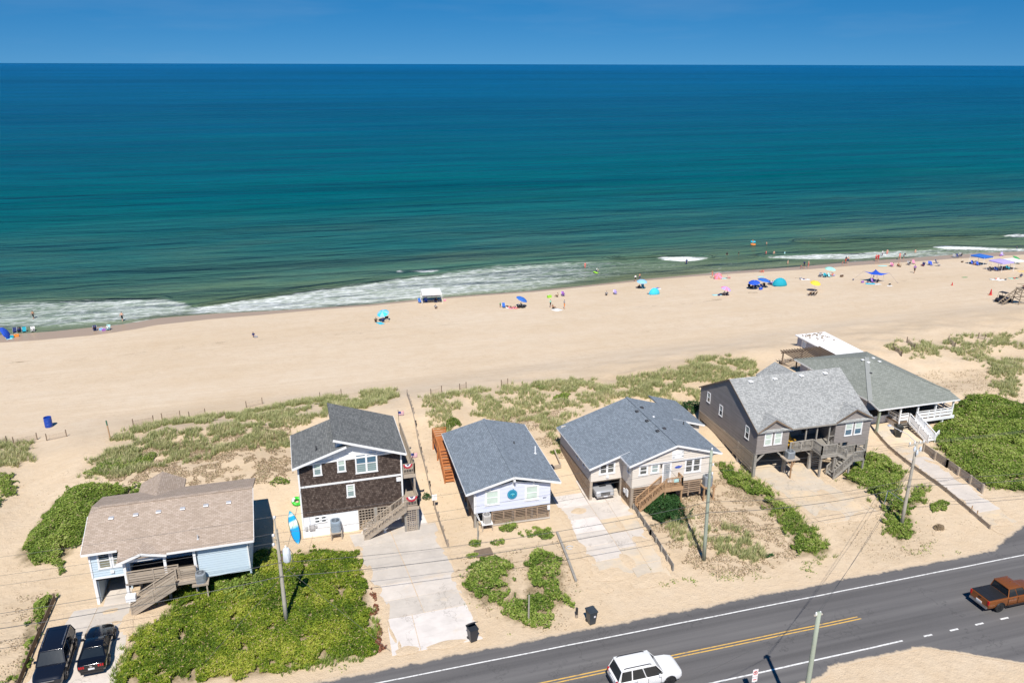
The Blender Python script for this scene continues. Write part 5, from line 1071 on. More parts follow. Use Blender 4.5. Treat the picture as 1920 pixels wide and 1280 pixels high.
L_dark = mat_leaf('dark_leaves', [(0.0, (0.015, 0.05, 0.014)), (0.5, (0.035, 0.10, 0.025)), (1.0, (0.075, 0.16, 0.045))])
L_grass = mat_leaf('dune_grass_blades', [(0.0, (0.19, 0.235, 0.085)), (0.4, (0.34, 0.37, 0.15)), (0.75, (0.50, 0.48, 0.24)), (1.0, (0.66, 0.57, 0.36))])
L_dry = mat_leaf('dry_stems', [(0.0, (0.17, 0.12, 0.07)), (0.4, (0.34, 0.25, 0.155)), (0.75, (0.50, 0.39, 0.26)), (1.0, (0.24, 0.28, 0.10))])
L_red = mat_leaf('rusty_stems', [(0.0, (0.18, 0.06, 0.035)), (0.5, (0.30, 0.12, 0.07)), (1.0, (0.36, 0.24, 0.13))])
def world_poly(pl): return [tuple(G(x, y)[:2]) for x, y in pl]
def edge_dist(x, y, wpoly):
    d = np.full(x.shape, 1e9)
    for i in range(len(wpoly)):
        a = np.array(wpoly[i]); b = np.array(wpoly[(i+1) % len(wpoly)]); ab = b-a; L = ab@ab+1e-9
        t = np.clip(((x-a[0])*ab[0]+(y-a[1])*ab[1])/L, 0, 1); d = np.minimum(d, np.hypot(x-a[0]-t*ab[0], y-a[1]-t*ab[1]))
    return d
def scatter(wpoly, per_m2, ragged=0.25):
    P = np.array(wpoly); lo = P.min(0); hi = P.max(0); n = int((hi-lo).prod()*per_m2)
    x = rng.uniform(lo[0], hi[0], n); y = rng.uniform(lo[1], hi[1], n)
    qx = x+ragged*2*vnoise(x*1.7, y*1.7+50); qy = y+ragged*2*vnoise(x*1.7+80, y*1.7)
    k = inpoly(qx, qy, wpoly); return x[k], y[k]
def quads_mesh(name, P4, tint, mat, parent=None, kind=None, origin=None):
    """P4: (n, k, 3) corners of n leaf faces"""
    n, k, _ = P4.shape; me = bpy.data.meshes.new(name); o = np.zeros(3) if origin is None else np.array(origin)
    me.vertices.add(n*k); me.vertices.foreach_set('co', (P4-o).reshape(-1).astype(np.float32))
    me.loops.add(n*k); me.loops.foreach_set('vertex_index', np.arange(n*k)); me.polygons.add(n); me.polygons.foreach_set('loop_start', np.arange(n)*k)
    me.update(calc_edges=True); at = me.attributes.new('tint', 'FLOAT', 'POINT'); at.data.foreach_set('value', np.repeat(np.clip(tint, 0, 1), k).astype(np.float32))
    me.materials.append(mat); ob = bpy.data.objects.new(name, me); link(ob, parent)
    if parent is None: ob.location = tuple(o)
    if kind: ob['kind'] = kind
    return ob
def leaf_quads(x, y, z, size, up=0.4, aspect=0.42):
    n = len(x); nv = rng.normal(size=(n, 3)); nv[:, 2] = np.abs(nv[:, 2])+up*2; nv /= np.linalg.norm(nv, axis=1)[:, None]
    a = rng.normal(size=(n, 3)); t = np.cross(nv, a); t /= np.linalg.norm(t, axis=1)[:, None]; b = np.cross(nv, t)
    s = (size*rng.uniform(0.6, 1.35, n))[:, None]; c = np.stack([x, y, z], 1)
    return np.stack([c-t*s, c-b*s*aspect, c+t*s, c+b*s*aspect], 1)
def foliage(wpoly, per_m2, hmax, size, slope=1.2, ragged=0.25, clump=1.3, hmin=0.12, yellow=0.0):
    x, y = scatter(wpoly, per_m2, ragged*(2.2 if slope >= 0.6 else 0.6)); d = edge_dist(x, y, wpoly)
    hole = vnoise(x/0.9+31, y/0.9)+0.6*vnoise(x/0.35, y/0.35+9); keep = hole > -0.44+(0.55 if slope >= 0.6 else 0.0)*np.exp(-d/0.6); x, y, d = x[keep], y[keep], d[keep]
    cl = vnoise(x/clump, y/clump+20)+0.5*vnoise(x/clump*2.3, y/clump*2.3)
    H = hmin+(hmax-hmin)*np.clip(d/slope, 0, 1)**0.6*(0.66+0.8*cl); H = np.maximum(H, 0.06)
    u = rng.random(len(x)); z = hgt(x, y)+H*np.where(u < 0.7, rng.uniform(0.78, 1.05, len(x)), rng.uniform(0.05, 0.8, len(x)))
    shoot = rng.random(len(x)) < 0.035; z = z+np.where(shoot, rng.uniform(0.05, 0.28, len(x)), 0)
    tint = 0.42+0.55*cl+rng.normal(0, 0.21, len(x))+yellow*vnoise(x/3.3+7, y/2.6)
    tint = np.clip(tint, 0, 0.93); tint[rng.random(len(x)) < 0.05] = 1.0
    return leaf_quads(x, y, z, np.full(len(x), size)), tint
def planting(name, key, label, cat, per_m2, hmax, size, mat, kind=None, trunk=False, **kw):
    wpl = world_poly(VEG[key]) if isinstance(key, str) else key
    c = np.mean(np.array(wpl), 0); org = (c[0], c[1], hz(*c))
    P4, tint = foliage(wpl, per_m2, hmax, size, **kw)
    if kind == 'stuff':
        o = quads_mesh(name, P4, tint, mat, None, 'stuff', org); tag(o, label, cat); return o
    t = thing(name, label, cat, org); quads_mesh('foliage', P4, tint, mat, t, None, org)
    m = MB(); k = max(4, int(len(tint)/900))
    for i in range(min(k, 26)):
        a = P4[rng.integers(len(P4))].mean(0)-np.array(org); gx, gy = a[0]*0.8, a[1]*0.8
        m.tube([(gx, gy, hz(gx+org[0], gy+org[1])-org[2]-0.05), ((gx+a[0])/2+0.05, (gy+a[1])/2, max(a[2]*0.5, 0.1)), (a[0], a[1], a[2])], [0.03, 0.022, 0.01], 5)
    so = m.build('stems', M_woodd, t); so['kind'] = 'stuff'; return t
def grass(name, keys, dens, mat, label, cat, hrange=(0.3, 0.65), blades=9, table=None, thresh=-0.14, tuft=0.10):
    allv = []; tin = []
    for k, dn in zip(keys, dens):
        wpl = world_poly((table or GRASS)[k]); x, y = scatter(wpl, dn, 0.8)
        cl = vnoise(x/2.1+5, y/1.7)+0.6*vnoise(x/0.8, y/0.8); keep = cl > thresh; x, y, cl = x[keep], y[keep], cl[keep]
        n = len(x)
        if n == 0: continue
        X = np.repeat(x, blades); Y = np.repeat(y, blades); C = np.repeat(cl, blades); N = len(X)
        a = rng.uniform(0, 2*np.pi, N); r = tuft*np.sqrt(rng.random(N)); bx, by = X+r*np.cos(a), Y+r*np.sin(a); bz = hgt(bx, by)-0.02
        hh = rng.uniform(*hrange, N)*(0.8+0.5*C); lean = rng.uniform(0.15, 0.75, N)*hh; a2 = a+rng.normal(0, 0.8, N)
        tip = np.stack([bx+lean*np.cos(a2)+0.06, by+lean*np.sin(a2), bz+hh], 1); w = rng.uniform(0.012, 0.028, N); s = np.stack([-np.sin(a2)*w, np.cos(a2)*w, 0*w], 1)
        base = np.stack([bx, by, bz], 1); mid = base*0.55+tip*0.45+np.array([0, 0, 0.12])*hh[:, None]
        allv.append(np.stack([base-s, base+s, mid+s*0.8, mid-s*0.8], 1)); tin.append(0.45+0.5*C+rng.normal(0, 0.2, N))
        allv.append(np.stack([mid-s*0.8, mid+s*0.8, tip+s*0.15, tip-s*0.15], 1)); tin.append(tin[-1])
    o = quads_mesh(name, np.concatenate(allv), np.concatenate(tin), mat, None, 'stuff'); tag(o, label, cat); return o
def stubble(name, keys, dens, label, cat, mat=None, size=0.075, h=0.15, thresh=-0.12):
    allv = []; tin = []
    for k, dn in zip(keys, dens):
        wpl = world_poly(STUB[k]); x, y = scatter(wpl, dn, 0.8); cl = vnoise(x/1.1+3, y/0.9)+0.7*vnoise(x/0.42, y/0.42); k2 = cl > thresh
        x, y, cl = x[k2], y[k2], cl[k2]; z = hgt(x, y)+rng.uniform(0.02, h, len(x))*(0.6+cl)
        allv.append(leaf_quads(x, y, z, np.full(len(x), size), 0.1, 0.35)); tin.append(0.45+rng.normal(0, 0.25, len(x))+0.3*cl)
    o = quads_mesh(name, np.concatenate(allv), np.concatenate(tin), mat or L_dry, None, 'stuff'); tag(o, label, cat); return o

planting('vine_ground_cover', 'vines', 'tangled yellow-green vines covering the lot before the pale blue house', 'vines', 900, 0.6, 0.085, L_vine, 'stuff', slope=1.0, yellow=0.5, clump=0.8)
wv = [tuple(G(x, y)[:2]) for x, y in ((392, 1086), (420, 1070), (470, 1066), (520, 1090), (512, 1130), (470, 1148), (420, 1140), (396, 1115))]
planting('vine_thicket', wv, 'darker vine thicket heaped at the foot of the transformer pole', 'shrub', 330, 1.15, 0.12, L_shrub, slope=1.4)
wv = [tuple(G(x, y)[:2]) for x, y in ((398, 1078), (420, 1064), (472, 1050), (484, 1062), (478, 1084), (430, 1102), (404, 1100))]
planting('climbing_vine', wv, 'tall vine heap climbing against the pale blue end wall', 'shrub', 520, 1.75, 0.10, L_vine, slope=0.8)
planting('wax_myrtle', 'west', 'big green shrub mound on the seaward side of the carport', 'shrub', 620, 1.25, 0.10, L_shrub, slope=1.6)
planting('low_shrub', 'west2', 'small green shrub between the carport and the sand track', 'shrub', 420, 0.6, 0.09, L_shrub, slope=0.6)
planting('bank_shrub', 'corner', 'row of green shrubs along the low timber wall beside two black cars', 'shrub', 420, 0.7, 0.11, L_shrub, slope=0.6)
planting('edge_shrub', 'edge', 'grey-green shrub patch on the low dune beyond the sand track', 'shrub', 320, 0.5, 0.10, L_shrub, slope=0.8)
planting('spreading_bush', 'j1', 'spreading bush nearer the shingled house drive on the cottage lot', 'shrub', 420, 0.65, 0.11, L_shrub, slope=0.9)
planting('spreading_bush', 'j2', 'ragged bush with a bare patch beside the edging timber on the cottage lot', 'shrub', 420, 0.65, 0.11, L_shrub, slope=0.8)
planting('bushy_shrub', 'k', 'dark green dense bush under the steps of the cream house', 'shrub', 620, 1.3, 0.10, L_dark, slope=1.2)
planting('hedge_strip', 'hedge', 'long strip of green shrubs between the cream lot and the sandy drive', 'hedge', 480, 0.6, 0.10, L_shrub, slope=0.7)
planting('sprawling_shrub', 'n1', 'sprawling green shrubs around the leaning utility pole', 'shrub', 420, 0.6, 0.11, L_shrub, slope=0.7)
planting('small_shrub', 'n2', 'small green clump on sand beside the walkway wall', 'shrub', 380, 0.35, 0.10, L_shrub, slope=0.4)
planting('dune_ground_cover', 'east', 'thick green dune cover beside the fenced walkway', 'ground cover', 420, 0.85, 0.12, L_shrub, 'stuff', slope=1.2, yellow=0.2)
for px, py, r, hm, lab, mt in ((955, 992, 0.75, 0.8, 'round bush right before the slatted skirt of the lavender cottage', L_shrub), (935, 1018, 0.6, 0.45, 'low bush on sand below the lavender cottage', L_shrub), (892, 1020, 0.5, 0.5, 'thin shoots beside the short post below the cottage', L_shrub), (886, 1043, 0.45, 0.35, 'little plant by a dark board on the cottage lot', L_shrub),
                       (800, 932, 0.4, 0.5, 'single green sapling beside the long fence', L_dark), (525, 905, 0.75, 0.8, 'blue-green bush on the sand behind the pale blue house', L_shrub), (1296, 765, 1.4, 1.1, 'dark shrub at the seaward corner of the weathered house', L_dark), (1443, 1043, 0.32, 0.3, 'tiny dark plant on the dry lot beside the hedge strip', L_dark),
                       (270, 866, 1.6, 0.5, 'low green clump on the dune behind the shrub mound', L_shrub), (205, 876, 1.9, 0.6, 'wide green clump at the dune edge by the sand track', L_shrub), (1055, 745, 1.0, 0.4, 'bright green clump on the dune behind the cream house', L_shrub), (1012, 728, 0.9, 0.4, 'bright green clump near the sand fence behind the cottage', L_shrub), (1042, 848, 0.5, 0.35, 'bright small clump at the corner of the cream house', L_shrub), (850, 795, 1.1, 0.5, 'green clump by the stair of the lavender cottage', L_shrub),
                       (1375, 715, 0.9, 0.5, 'green clump on sand behind the weathered house', L_shrub), (1010, 1000, 1.3, 0.18, 'short green grass patch at the cottage corner', L_shrub), (580, 1052, 0.7, 0.25, 'low green weeds below the shingled house base', L_shrub), (500, 1040, 0.8, 0.35, 'weeds beside the transformer pole', L_shrub), (1548, 1020, 0.3, 0.25, 'small weed at the roadside end of the hedge strip', L_shrub)):
    c = G(px, py); wpl = [(c[0]+r*math.cos(a)*(1.15+0.25*math.sin(3*a+px)), c[1]+r*math.sin(a)*(0.9+0.2*math.cos(2*a+py))) for a in np.linspace(0, 2*math.pi, 13)[:-1]]
    planting('dune_plant', wpl, lab, 'plant', 420, hm, 0.09, mt, slope=max(0.3, r*0.8), ragged=0.2)
c = G(1760, 990); tw = [(c[0]+0.55*math.cos(a), c[1]+0.45*math.sin(a)) for a in np.linspace(0, 2*math.pi, 11)[:-1]]
planting('dry_tumbleweed', tw, 'round tan tumbleweed on the sand near the road', 'plant', 900, 0.75, 0.06, L_dry, slope=0.5)
wr = [tuple(G(x, y)[:2]) for x, y in ((688, 1105), (706, 1120), (716, 1180), (720, 1215), (704, 1228), (700, 1180))]
P4, ti = foliage(wr, 420, 0.3, 0.10); o = quads_mesh('dead_vines', P4, ti, L_red, None, 'stuff', (*np.mean(np.array(wr), 0), 0.2)); tag(o, 'rusty dead vine edge spilling onto the pale drive', 'vines')
grass('dune_grass', ['g1', 'g2', 'g3', 'g4', 'g5', 'g6', 'g7', 'g8'], [22, 17, 22, 12, 22, 16, 26, 14], L_grass, 'thin olive dune grass growing over the dune behind the houses', 'grass', (0.3, 0.7))
stubble('dry_stubble', ['s1', 's2', 's3', 's4', 's5', 's6', 's7'], [190, 110, 120, 40, 12, 30, 45], 'dry brown stubble and dead stems scattered on the sand', 'dry plants')

STUB.update(w1=[(1180, 1055), (1270, 1055), (1340, 1078), (1480, 1060), (1500, 1078), (1380, 1100), (1230, 1098)], w2=[(1690, 1025), (1790, 1005), (1800, 1035), (1720, 1056)], w3=[(560, 1245), (660, 1235), (720, 1240), (640, 1262), (570, 1268)], w4=[(1485, 1055), (1560, 1045), (1600, 1068), (1500, 1082)], w5=[(1030, 1150), (1100, 1100), (1110, 1160), (1060, 1180)], w6=[(850, 1130), (930, 1140), (990, 1180), (930, 1195)])
stubble('roadside_weeds', ['w1', 'w2', 'w3', 'w4', 'w5', 'w6'], [60, 60, 60, 60, 40, 30], 'small green and brown weeds sprinkled along the sandy roadside', 'weeds', L_shrub, 0.08, 0.14, 0.28)

STUB.update(l1=[(790, 760), (840, 830), (900, 1000), (860, 1130), (840, 1020), (800, 900)], l2=[(1060, 1000), (1180, 980), (1280, 1080), (1110, 1150)], l3=[(1400, 880), (1600, 900), (1660, 1060), (1560, 1075), (1480, 1000)], l4=[(1620, 850), (1760, 950), (1880, 1000), (1700, 1060), (1640, 960)], l5=[(540, 860), (560, 1000), (640, 1050), (500, 1040), (480, 930)], l6=[(0, 900), (130, 880), (60, 1040), (140, 1100), (0, 1130)])
stubble('sand_litter', ['l1', 'l2', 'l3', 'l4', 'l5', 'l6'], [14, 8, 8, 14, 14, 12], 'scattered bits of dead stem and debris on the bare sand of the lots', 'litter', L_dry, 0.05, 0.05, 0.05)
GRASS.update(e1=[(205, 1290), (230, 1230), (255, 1190), (330, 1100), (390, 1068), (400, 1090), (340, 1130), (270, 1210), (235, 1290)], e2=[(690, 1100), (712, 1190), (706, 1235), (640, 1248), (520, 1268), (520, 1254), (690, 1222), (690, 1180)], e3=[(1742, 840), (1800, 885), (1856, 918), (1920, 930), (1920, 915), (1850, 905), (1770, 840)], e4=[(1340, 872), (1420, 930), (1490, 1020), (1530, 1055), (1565, 1038), (1490, 945), (1380, 868)], e5=[(1575, 910), (1600, 855), (1640, 842), (1710, 895), (1745, 915), (1712, 1008), (1650, 1010), (1640, 930)])
grass('edge_grass', ['e1', 'e2', 'e3', 'e4', 'e5'], [22, 22, 16, 10, 10], L_shrub, 'loose green grass tufts fringing the shrubs and vines', 'grass', (0.25, 0.55), 8, thresh=0.0)
# ------------------------------------------------------------------ utility poles and wires
M_pole = mat_wood('pole_wood', (0.30, 0.27, 0.22), (0.43, 0.40, 0.34)); M_poleg = mat_wood('treated_pole_wood', (0.26, 0.30, 0.24), (0.38, 0.42, 0.34)); M_cer = mat_flat('porcelain', (0.75, 0.75, 0.74), 0.3); M_wire = mat_flat('wire', (0.09, 0.09, 0.09), 0.6); M_can = mat_flat('transformer_paint', (0.62, 0.67, 0.72), 0.4)
def pole(label, x, y, h, mat, lean=(0, 0), r=(0.17, 0.11), z=None):
    z = hz(x, y) if z is None else z
    t = thing('utility_pole', label, 'utility pole', (x, y, z))
    MB().tube([(lean[0]*k/4, lean[1]*k/4, -0.3+(h+0.3)*k/4) for k in range(5)], [r[0]+(r[1]-r[0])*k/4 for k in range(5)], 12).build('shaft', mat, t, True)
    return t
def insulator(t, x, y, z, s=1.0):
    MB().lathe([(0.03*s, -0.12), (0.09*s, -0.06), (0.05*s, -0.03), (0.10*s, 0.02), (0.05*s, 0.05), (0.08*s, 0.09), (0.02, 0.13)], 10, (x, y, z)).build('insulator', M_cer, t, True)
pl = pole('weathered utility pole carrying a white transformer above the vines', -2.5, 52.8, 8.0, M_pole)
MB().bar((0.05, -0.16, 5.6), (-0.05, -0.16, 9.1), 0.09).build('extension', M_pole, pl)
for x, z in ((-0.05, 9.15), (-0.25, 7.7), (-0.3, 6.95)): insulator(pl, x, -0.18, z, 1.3)
MB().bar((-0.3, -0.14, 6.9), (-0.3, -0.14, 7.75), 0.06).bar((0.0, -0.14, 7.3), (-0.32, -0.14, 7.3), 0.07).build('bracket', M_pole, pl)
tr = MB().lathe([(0.24, 0), (0.27, 0.05), (0.27, 0.95), (0.2, 1.08), (0.06, 1.12)], 18, (0.52, -0.05, 5.3)).build('transformer', M_can, pl, False); shade_auto(tr)
MB().lathe([(0.06, 0), (0.08, 0.08), (0.04, 0.12), (0.07, 0.2), (0.02, 0.25)], 10, (0.5, -0.05, 6.4)).build('bushing', M_cer, tr); MB().bar((0.12, -0.05, 5.6), (0.3, -0.05, 5.6), 0.1, 0.3).build('hanger', M_woodd, tr); MB().bar((0.12, -0.05, 6.15), (0.3, -0.05, 6.15), 0.1, 0.2).build('hanger', M_woodd, tr)
for k in range(5): 
    a = k*1.25; MB().bar((0.52+0.275*math.cos(a), -0.05+0.275*math.sin(a), 5.4), (0.52+0.275*math.cos(a), -0.05+0.275*math.sin(a), 6.1), 0.05, 0.02).build('cooling_fin', M_can, tr)
MB().tube([(0.78, -0.1, 6.3), (0.95, -0.15, 5.9), (0.9, -0.12, 5.2), (1.0, -0.12, 4.8), (0.3, -0.1, 4.4)], 0.02, 5).build('lead_wire', M_wire, pl)
pm = pole('tall greenish utility pole on the dry lot before the cream house', 31.84, 51.55, 10.5, M_poleg, (-0.25, 0))
for x, y, z in ((-0.28, -0.1, 10.6), (-0.1, -0.2, 9.2), (-0.1, -0.2, 8.4)): insulator(pm, x, y, z)
pr = pole('leaning utility pole with a street lamp arm among green shrubs', 51.65, 51.2, 8.3, M_pole, (0.15, 0.1), z=0.4)
MB().tube([(0.15, 0.1, 8.2), (-0.2, 0.9, 8.7), (-0.9, 2.2, 9.0)], [0.04, 0.035, 0.03], 6).build('lamp_arm', M_pipe, pr); MB().lathe([(0.02, 0.12), (0.16, 0.08), (0.2, 0), (0.12, -0.08)], 12, (-1.0, 2.35, 9.0)).build('lamp_head', M_vent, pr)
cb = MB().bar((-0.7, 0.1, 8.0), (0.9, 0.1, 8.2), 0.1).build('crossarm', M_pole, pr)
for x in (-0.6, -0.1, 0.5, 0.85): insulator(pr, x, 0.1, 8.25)
for x, z in ((-0.25, 7.6), (0.4, 7.5), (0.1, 7.2)): MB().lathe([(0.09, 0), (0.11, 0.2), (0.06, 0.45)], 8, (x, -0.15, z)).build('cutout', M_can, pr)
_b = G(1656, 950); _t = PY(1665, 919, _b[1])
MB().tube([(0.0, 0, 2.3), (_t[0]-51.65, _t[1]-51.2, _t[2]-0.4)], 0.025, 6).build('strut', M_white, pr)
pb = pole('pale utility pole standing on the shoulder across the road', 28.68, 33.33, 9.1, M_poleg, (0.05, 0), (0.18, 0.13))
for x in (-0.14, 0.14): insulator(pb, x, 0, 9.0, 0.8)
MB().bar((-0.28, 0, 8.9), (0.3, 0, 8.9), 0.08).build('crossarm', M_pole, pb)
def wire(a, b, sag, label, group, r=0.011):
    a = Vector(a); b = Vector(b); pts = []
    for i in range(17):
        t = i/16; p = a+(b-a)*t; p.z -= sag*4*t*(1-t); pts.append(p-a)
    o = MB().tube(pts, r, 5).build('overhead_wire', M_wire); o.location = a; tag(o, label, 'wire', group); return o
gW = 'wires strung along the road'
LX, RX_ = (-38, 53.0), (88, 51.0)
for z0, z1, z2, r in ((9.45, 10.9, 8.7, .010), (8.05, 9.5, 8.6, .010), (7.3, 8.7, 8.5, .010)):
    wire((LX[0], LX[1], z0+0.3), (-2.6, 52.62, z0), 0.45, 'thin power wire leaving the transformer pole towards the shrub mound', gW, r); wire((-2.6, 52.62, z0), (31.7, 51.4, z1), 0.5, 'thin power wire between the transformer pole and the greenish pole', gW, r); wire((31.7, 51.4, z1), (51.7, 51.3, z2), 0.4, 'thin power wire between the greenish pole and the leaning pole', gW, r)
    wire((51.7, 51.3, z2), (RX_[0], RX_[1], z2+0.3), 0.5, 'thin power wire leaving the leaning pole over the walkway', gW, r)
for z0, z1, z2, r in ((5.6, 5.9, 5.2, .016), (4.4, 4.9, 4.5, .022)):
    wire((LX[0], LX[1], z0), (-2.5, 52.6, z0), 0.75, 'thick cable leaving the transformer pole towards the shrub mound', gW, r); wire((-2.5, 52.6, z0), (31.8, 51.35, z1), 0.8, 'thick cable between the transformer pole and the greenish pole', gW, r); wire((31.8, 51.35, z1), (51.6, 51.0, z2), 0.55, 'thick cable between the greenish pole and the leaning pole', gW, r); wire((51.6, 51.0, z2), (RX_[0], RX_[1]-4, z2+0.2), 0.6, 'thick cable leaving the leaning pole over the walkway', gW, r)
wire((28.8, 33.4, 8.9), (51.6, 51.1, 7.2), 0.5, 'wire crossing the road to the leaning pole', 'wires crossing the road'); wire((28.6, 33.4, 8.9), (51.6, 51.1, 6.4), 0.6, 'wire crossing the road to the leaning pole', 'wires crossing the road'); wire((28.5, 33.3, 8.8), (-10, 24, 8.6), 0.5, 'wire leaving the pale shoulder pole', None)
wire((-2.4, 52.8, 4.3), (-8.0, 49.6, 0.5), 0.0, 'left guy wire anchoring the transformer pole in the vines', None, 0.012); wire((-2.3, 52.7, 5.2), (4.6, 47.6, 0.2), 0.0, 'guy wire slanting from the transformer pole to the drive edge', None, 0.012)
wire((31.6, 51.6, 5.6), (32.6, 60.7, 4.3), 0.25, 'service drop from the greenish pole to the cream house', None, 0.014); wire((-2.4, 52.9, 5.0), (-0.4, 63.8, 6.2), 0.3, 'service drop from the transformer pole to the shingled house', None, 0.014)

# ------------------------------------------------------------------ fences and walls
def board_fence(name, label, pts, h, mat, boards=3, post=0.11, gap=1.9, bw=0.16, side=0.07, cat='fence', bury=0.0):
    c = pts[0]; t = thing(name, label, cat, (c[0], c[1], hz(*c[:2]))); ORG[0] = t.location.copy()
    for a, b in zip(pts, pts[1:]):
        L = math.hypot(b[0]-a[0], b[1]-a[1]); n = max(1, round(L/gap)); P = []
        for i in range(n+1):
            x = a[0]+(b[0]-a[0])*i/n; y = a[1]+(b[1]-a[1])*i/n; P.append(Vector((x, y, hz(x, y)-bury)))
        pieces('post', mat, t, [(p-Vector((0, 0, 0.3)), p+Vector((0, 0, h+0.05+rng.uniform(-.03, .05)))) for p in P], post)
        d = Vector((b[0]-a[0], b[1]-a[1], 0)).normalized(); nn = Vector((d.y, -d.x, 0))*side; seg = []
        for p, q in zip(P, P[1:]):
            for k in range(boards):
                z = Vector((0, 0, 0.1+(h-0.1)*(k+0.5)/boards)); seg.append((p+nn+z, q+nn+z))
        pieces('plank', mat, t, seg, 0.03, bw)
    end_house(); return t
fp = [tuple(G(x, y)[:2]) for x, y in ((764, 742), (780, 800), (790, 850), (806, 915), (840, 1026))]
board_fence('post_and_rail_fence', 'long weathered fence between the shingled house and the lavender cottage', fp, 0.75, M_wood, 2, 0.12, 2.2, 0.17)
board_fence('retaining_fence', 'low plank retaining fence along the drive of the cream house', [(29.25, 60.4), (28.95, 56.0), (28.6, 50.9)], 0.6, M_woodg, 3, 0.12, 1.35, 0.19, -0.07)
board_fence('walkway_fence', 'plank fence with stout posts between the walkway and green dune cover', [(64.5, 62.9), (64.15, 59.2), (63.55, 54.0)], 0.95, M_wood, 4, 0.17, 1.75, 0.19, -0.1)
board_fence('retaining_board', 'low timber kerb wall along the sandy side of the walkway', [(61.9, 67.4), (60.9, 61.5), (60.35, 55.2), (59.4, 48.9)], 0.42, M_wood, 2, 0.1, 1.4, 0.2, 0.05)
board_fence('retaining_wall', 'low timber wall shading the drive with two black cars', [(-19.85, 60.2), (-19.95, 56), (-20.15, 47.0)], 0.62, M_woodd, 3, 0.12, 1.7, 0.2, -0.07)
t = thing('edging_timber', 'long edging timber beside the drive next to the lavender cottage', 'timber', (21.0, 58.6, 0.35)); ORG[0] = Vector((21.0, 58.6, 0.35))
pieces('timber', M_woodg, t, [((21.05, 58.6, hz(21, 58.6)+0.08), (20.68, 55.2, hz(20.7, 55.2)+0.08)), ((20.67, 55.1, hz(20.7, 55)+0.08), (20.28, 51.6, hz(20.3, 51.6)+0.08))], 0.2, 0.22); end_house()
M_sf = mat_wood('sand_fence_wood', (0.36, 0.28, 0.21), (0.50, 0.41, 0.32))
def sand_fence(a, b, label, h=0.6):
    A, B = G(*a), G(*b); L = math.hypot(B[0]-A[0], B[1]-A[1]); n = max(2, int(L/0.11)); t = thing('sand_fence', label, 'fence', tuple(A), group='sand fences on the dune'); ORG[0] = Vector(A)
    m = MB()
    pp = lambda k: Vector((A[0]+(B[0]-A[0])*k, A[1]+(B[1]-A[1])*k, hz(A[0]+(B[0]-A[0])*k, A[1]+(B[1]-A[1])*k)))
    np_ = max(1, round(L/2.0))
    pieces('post', M_woodd, t, [(pp(i/np_)-Vector((0, 0, .3)), pp(i/np_)+Vector((0, 0, h+0.25))) for i in range(np_+1)], 0.09); s = MB()
    for i in range(n): 
        p = pp((i+0.5)/n); s.bar(p-Vector((0, 0, .05)), p+Vector((rng.normal(0, .02), 0, h+rng.uniform(-.08, .06))), 0.04, 0.012)
    for z in (0.25, 0.6): s.bar(pp(0)+Vector((0, 0, z)), pp(1)+Vector((0, 0, z)), 0.02)
    o = s.build('pickets', M_sf, t); o['kind'] = 'stuff'; end_house()
for a, b, l in (((88, 826), (125, 818), 'sand fence leaning beside the beach path near the blue barrel'), ((-5, 835), (13, 830), 'sand fence at the dune edge beyond the beach path'), ((26, 832), (70, 824), 'slatted sand fence opposite the blue barrel'), ((250, 798), (288, 791), 'sand fence nearest the green-tipped post'), ((304, 787), (338, 782), 'short sand fence on the dune behind the pale blue house'), ((355, 784), (385, 778), 'sand fence half sunk in dune grass'), ((462, 764), (492, 757), 'sand fence on the grassy dune behind the shingled house'),
                ((600, 747), (640, 741), 'sand fence beside the seaward end of the long fence'), ((808, 741), (828, 735), 'short sand fence beyond the lavender cottage'), ((862, 731), (874, 728), 'tiny sand fence piece on the dune'), ((940, 724), (952, 721), 'broken sand fence piece behind the cream house'), ((1674, 655), (1690, 668), 'row of dark sand fence stubs by the sage roof'), ((1700, 642), (1714, 655), 'sand fence stubs amid sparse dune grass'), ((1778, 640), (1790, 652), 'sand fence stubs on the far dune'), ((1834, 634), (1846, 637), 'sand fence piece on the far dune crest')):
    sand_fence(a, b, l)
p = G(207, 822); t = thing('beach_marker_post', 'tall post with a green tip beside the beach path', 'post', tuple(p)); MB().tube([(0, 0, -0.3), (-0.08, 0, 1.6)], 0.07, 8).build('shaft', M_woodb, t); MB().tube([(-0.08, 0, 1.6), (-0.11, 0, 2.15)], 0.075, 8).build('painted_tip', mat_flat('green_post_paint', (0.05, 0.16, 0.10), 0.6), t)
for x, y, h_, lab, mt in ((991, 1165, 2.4, 'thin weathered stake standing in the ragged bush', M_pole), (896, 1012, 1.9, 'short grey post at the corner of the lavender cottage', M_pole), (1672, 965, 0.9, 'yellow stake beside the leaning utility pole', mat_flat('yellow_paint', (0.55, 0.42, 0.04), 0.6)), (1821, 958, 0.6, 'brown bollard stub inside the walkway kerb', M_woodb), (1831, 967, 0.6, 'second brown bollard stub nearer the road by the walkway kerb', M_woodb)):
    p = G(x, y); o = MB().tube([(0, 0, -0.3), (0.02, 0, h_)], [0.08, 0.06] if h_ > 1.4 else 0.05, 8).build('stake', mt); o.location = tuple(p); tag(o, lab, 'post')
o = MB().tube([(0, 0, -0.2), (_t[0]-_b[0], 0, _t[2]-_b[2])], 0.035, 6).build('stake', M_white); o.location = tuple(_b); tag(o, 'white stake tied to the leaning utility pole by a strut', 'post')
p = G(815, 955); t = thing('notice_sign', 'small white notice on a wooden post beside the long fence', 'sign', tuple(p)); MB().bar((0, 0, -0.2), (0, 0, 1.5), 0.1).build('post', M_wood, t); box('panel', -0.24, 0.24, -0.09, -0.06, 1.05, 1.65, M_white, t)
for k in range(3): box('printed_line', -0.16, 0.16, -0.095, -0.091, 1.2+k*0.13, 1.23+k*0.13, M_pipe, t)
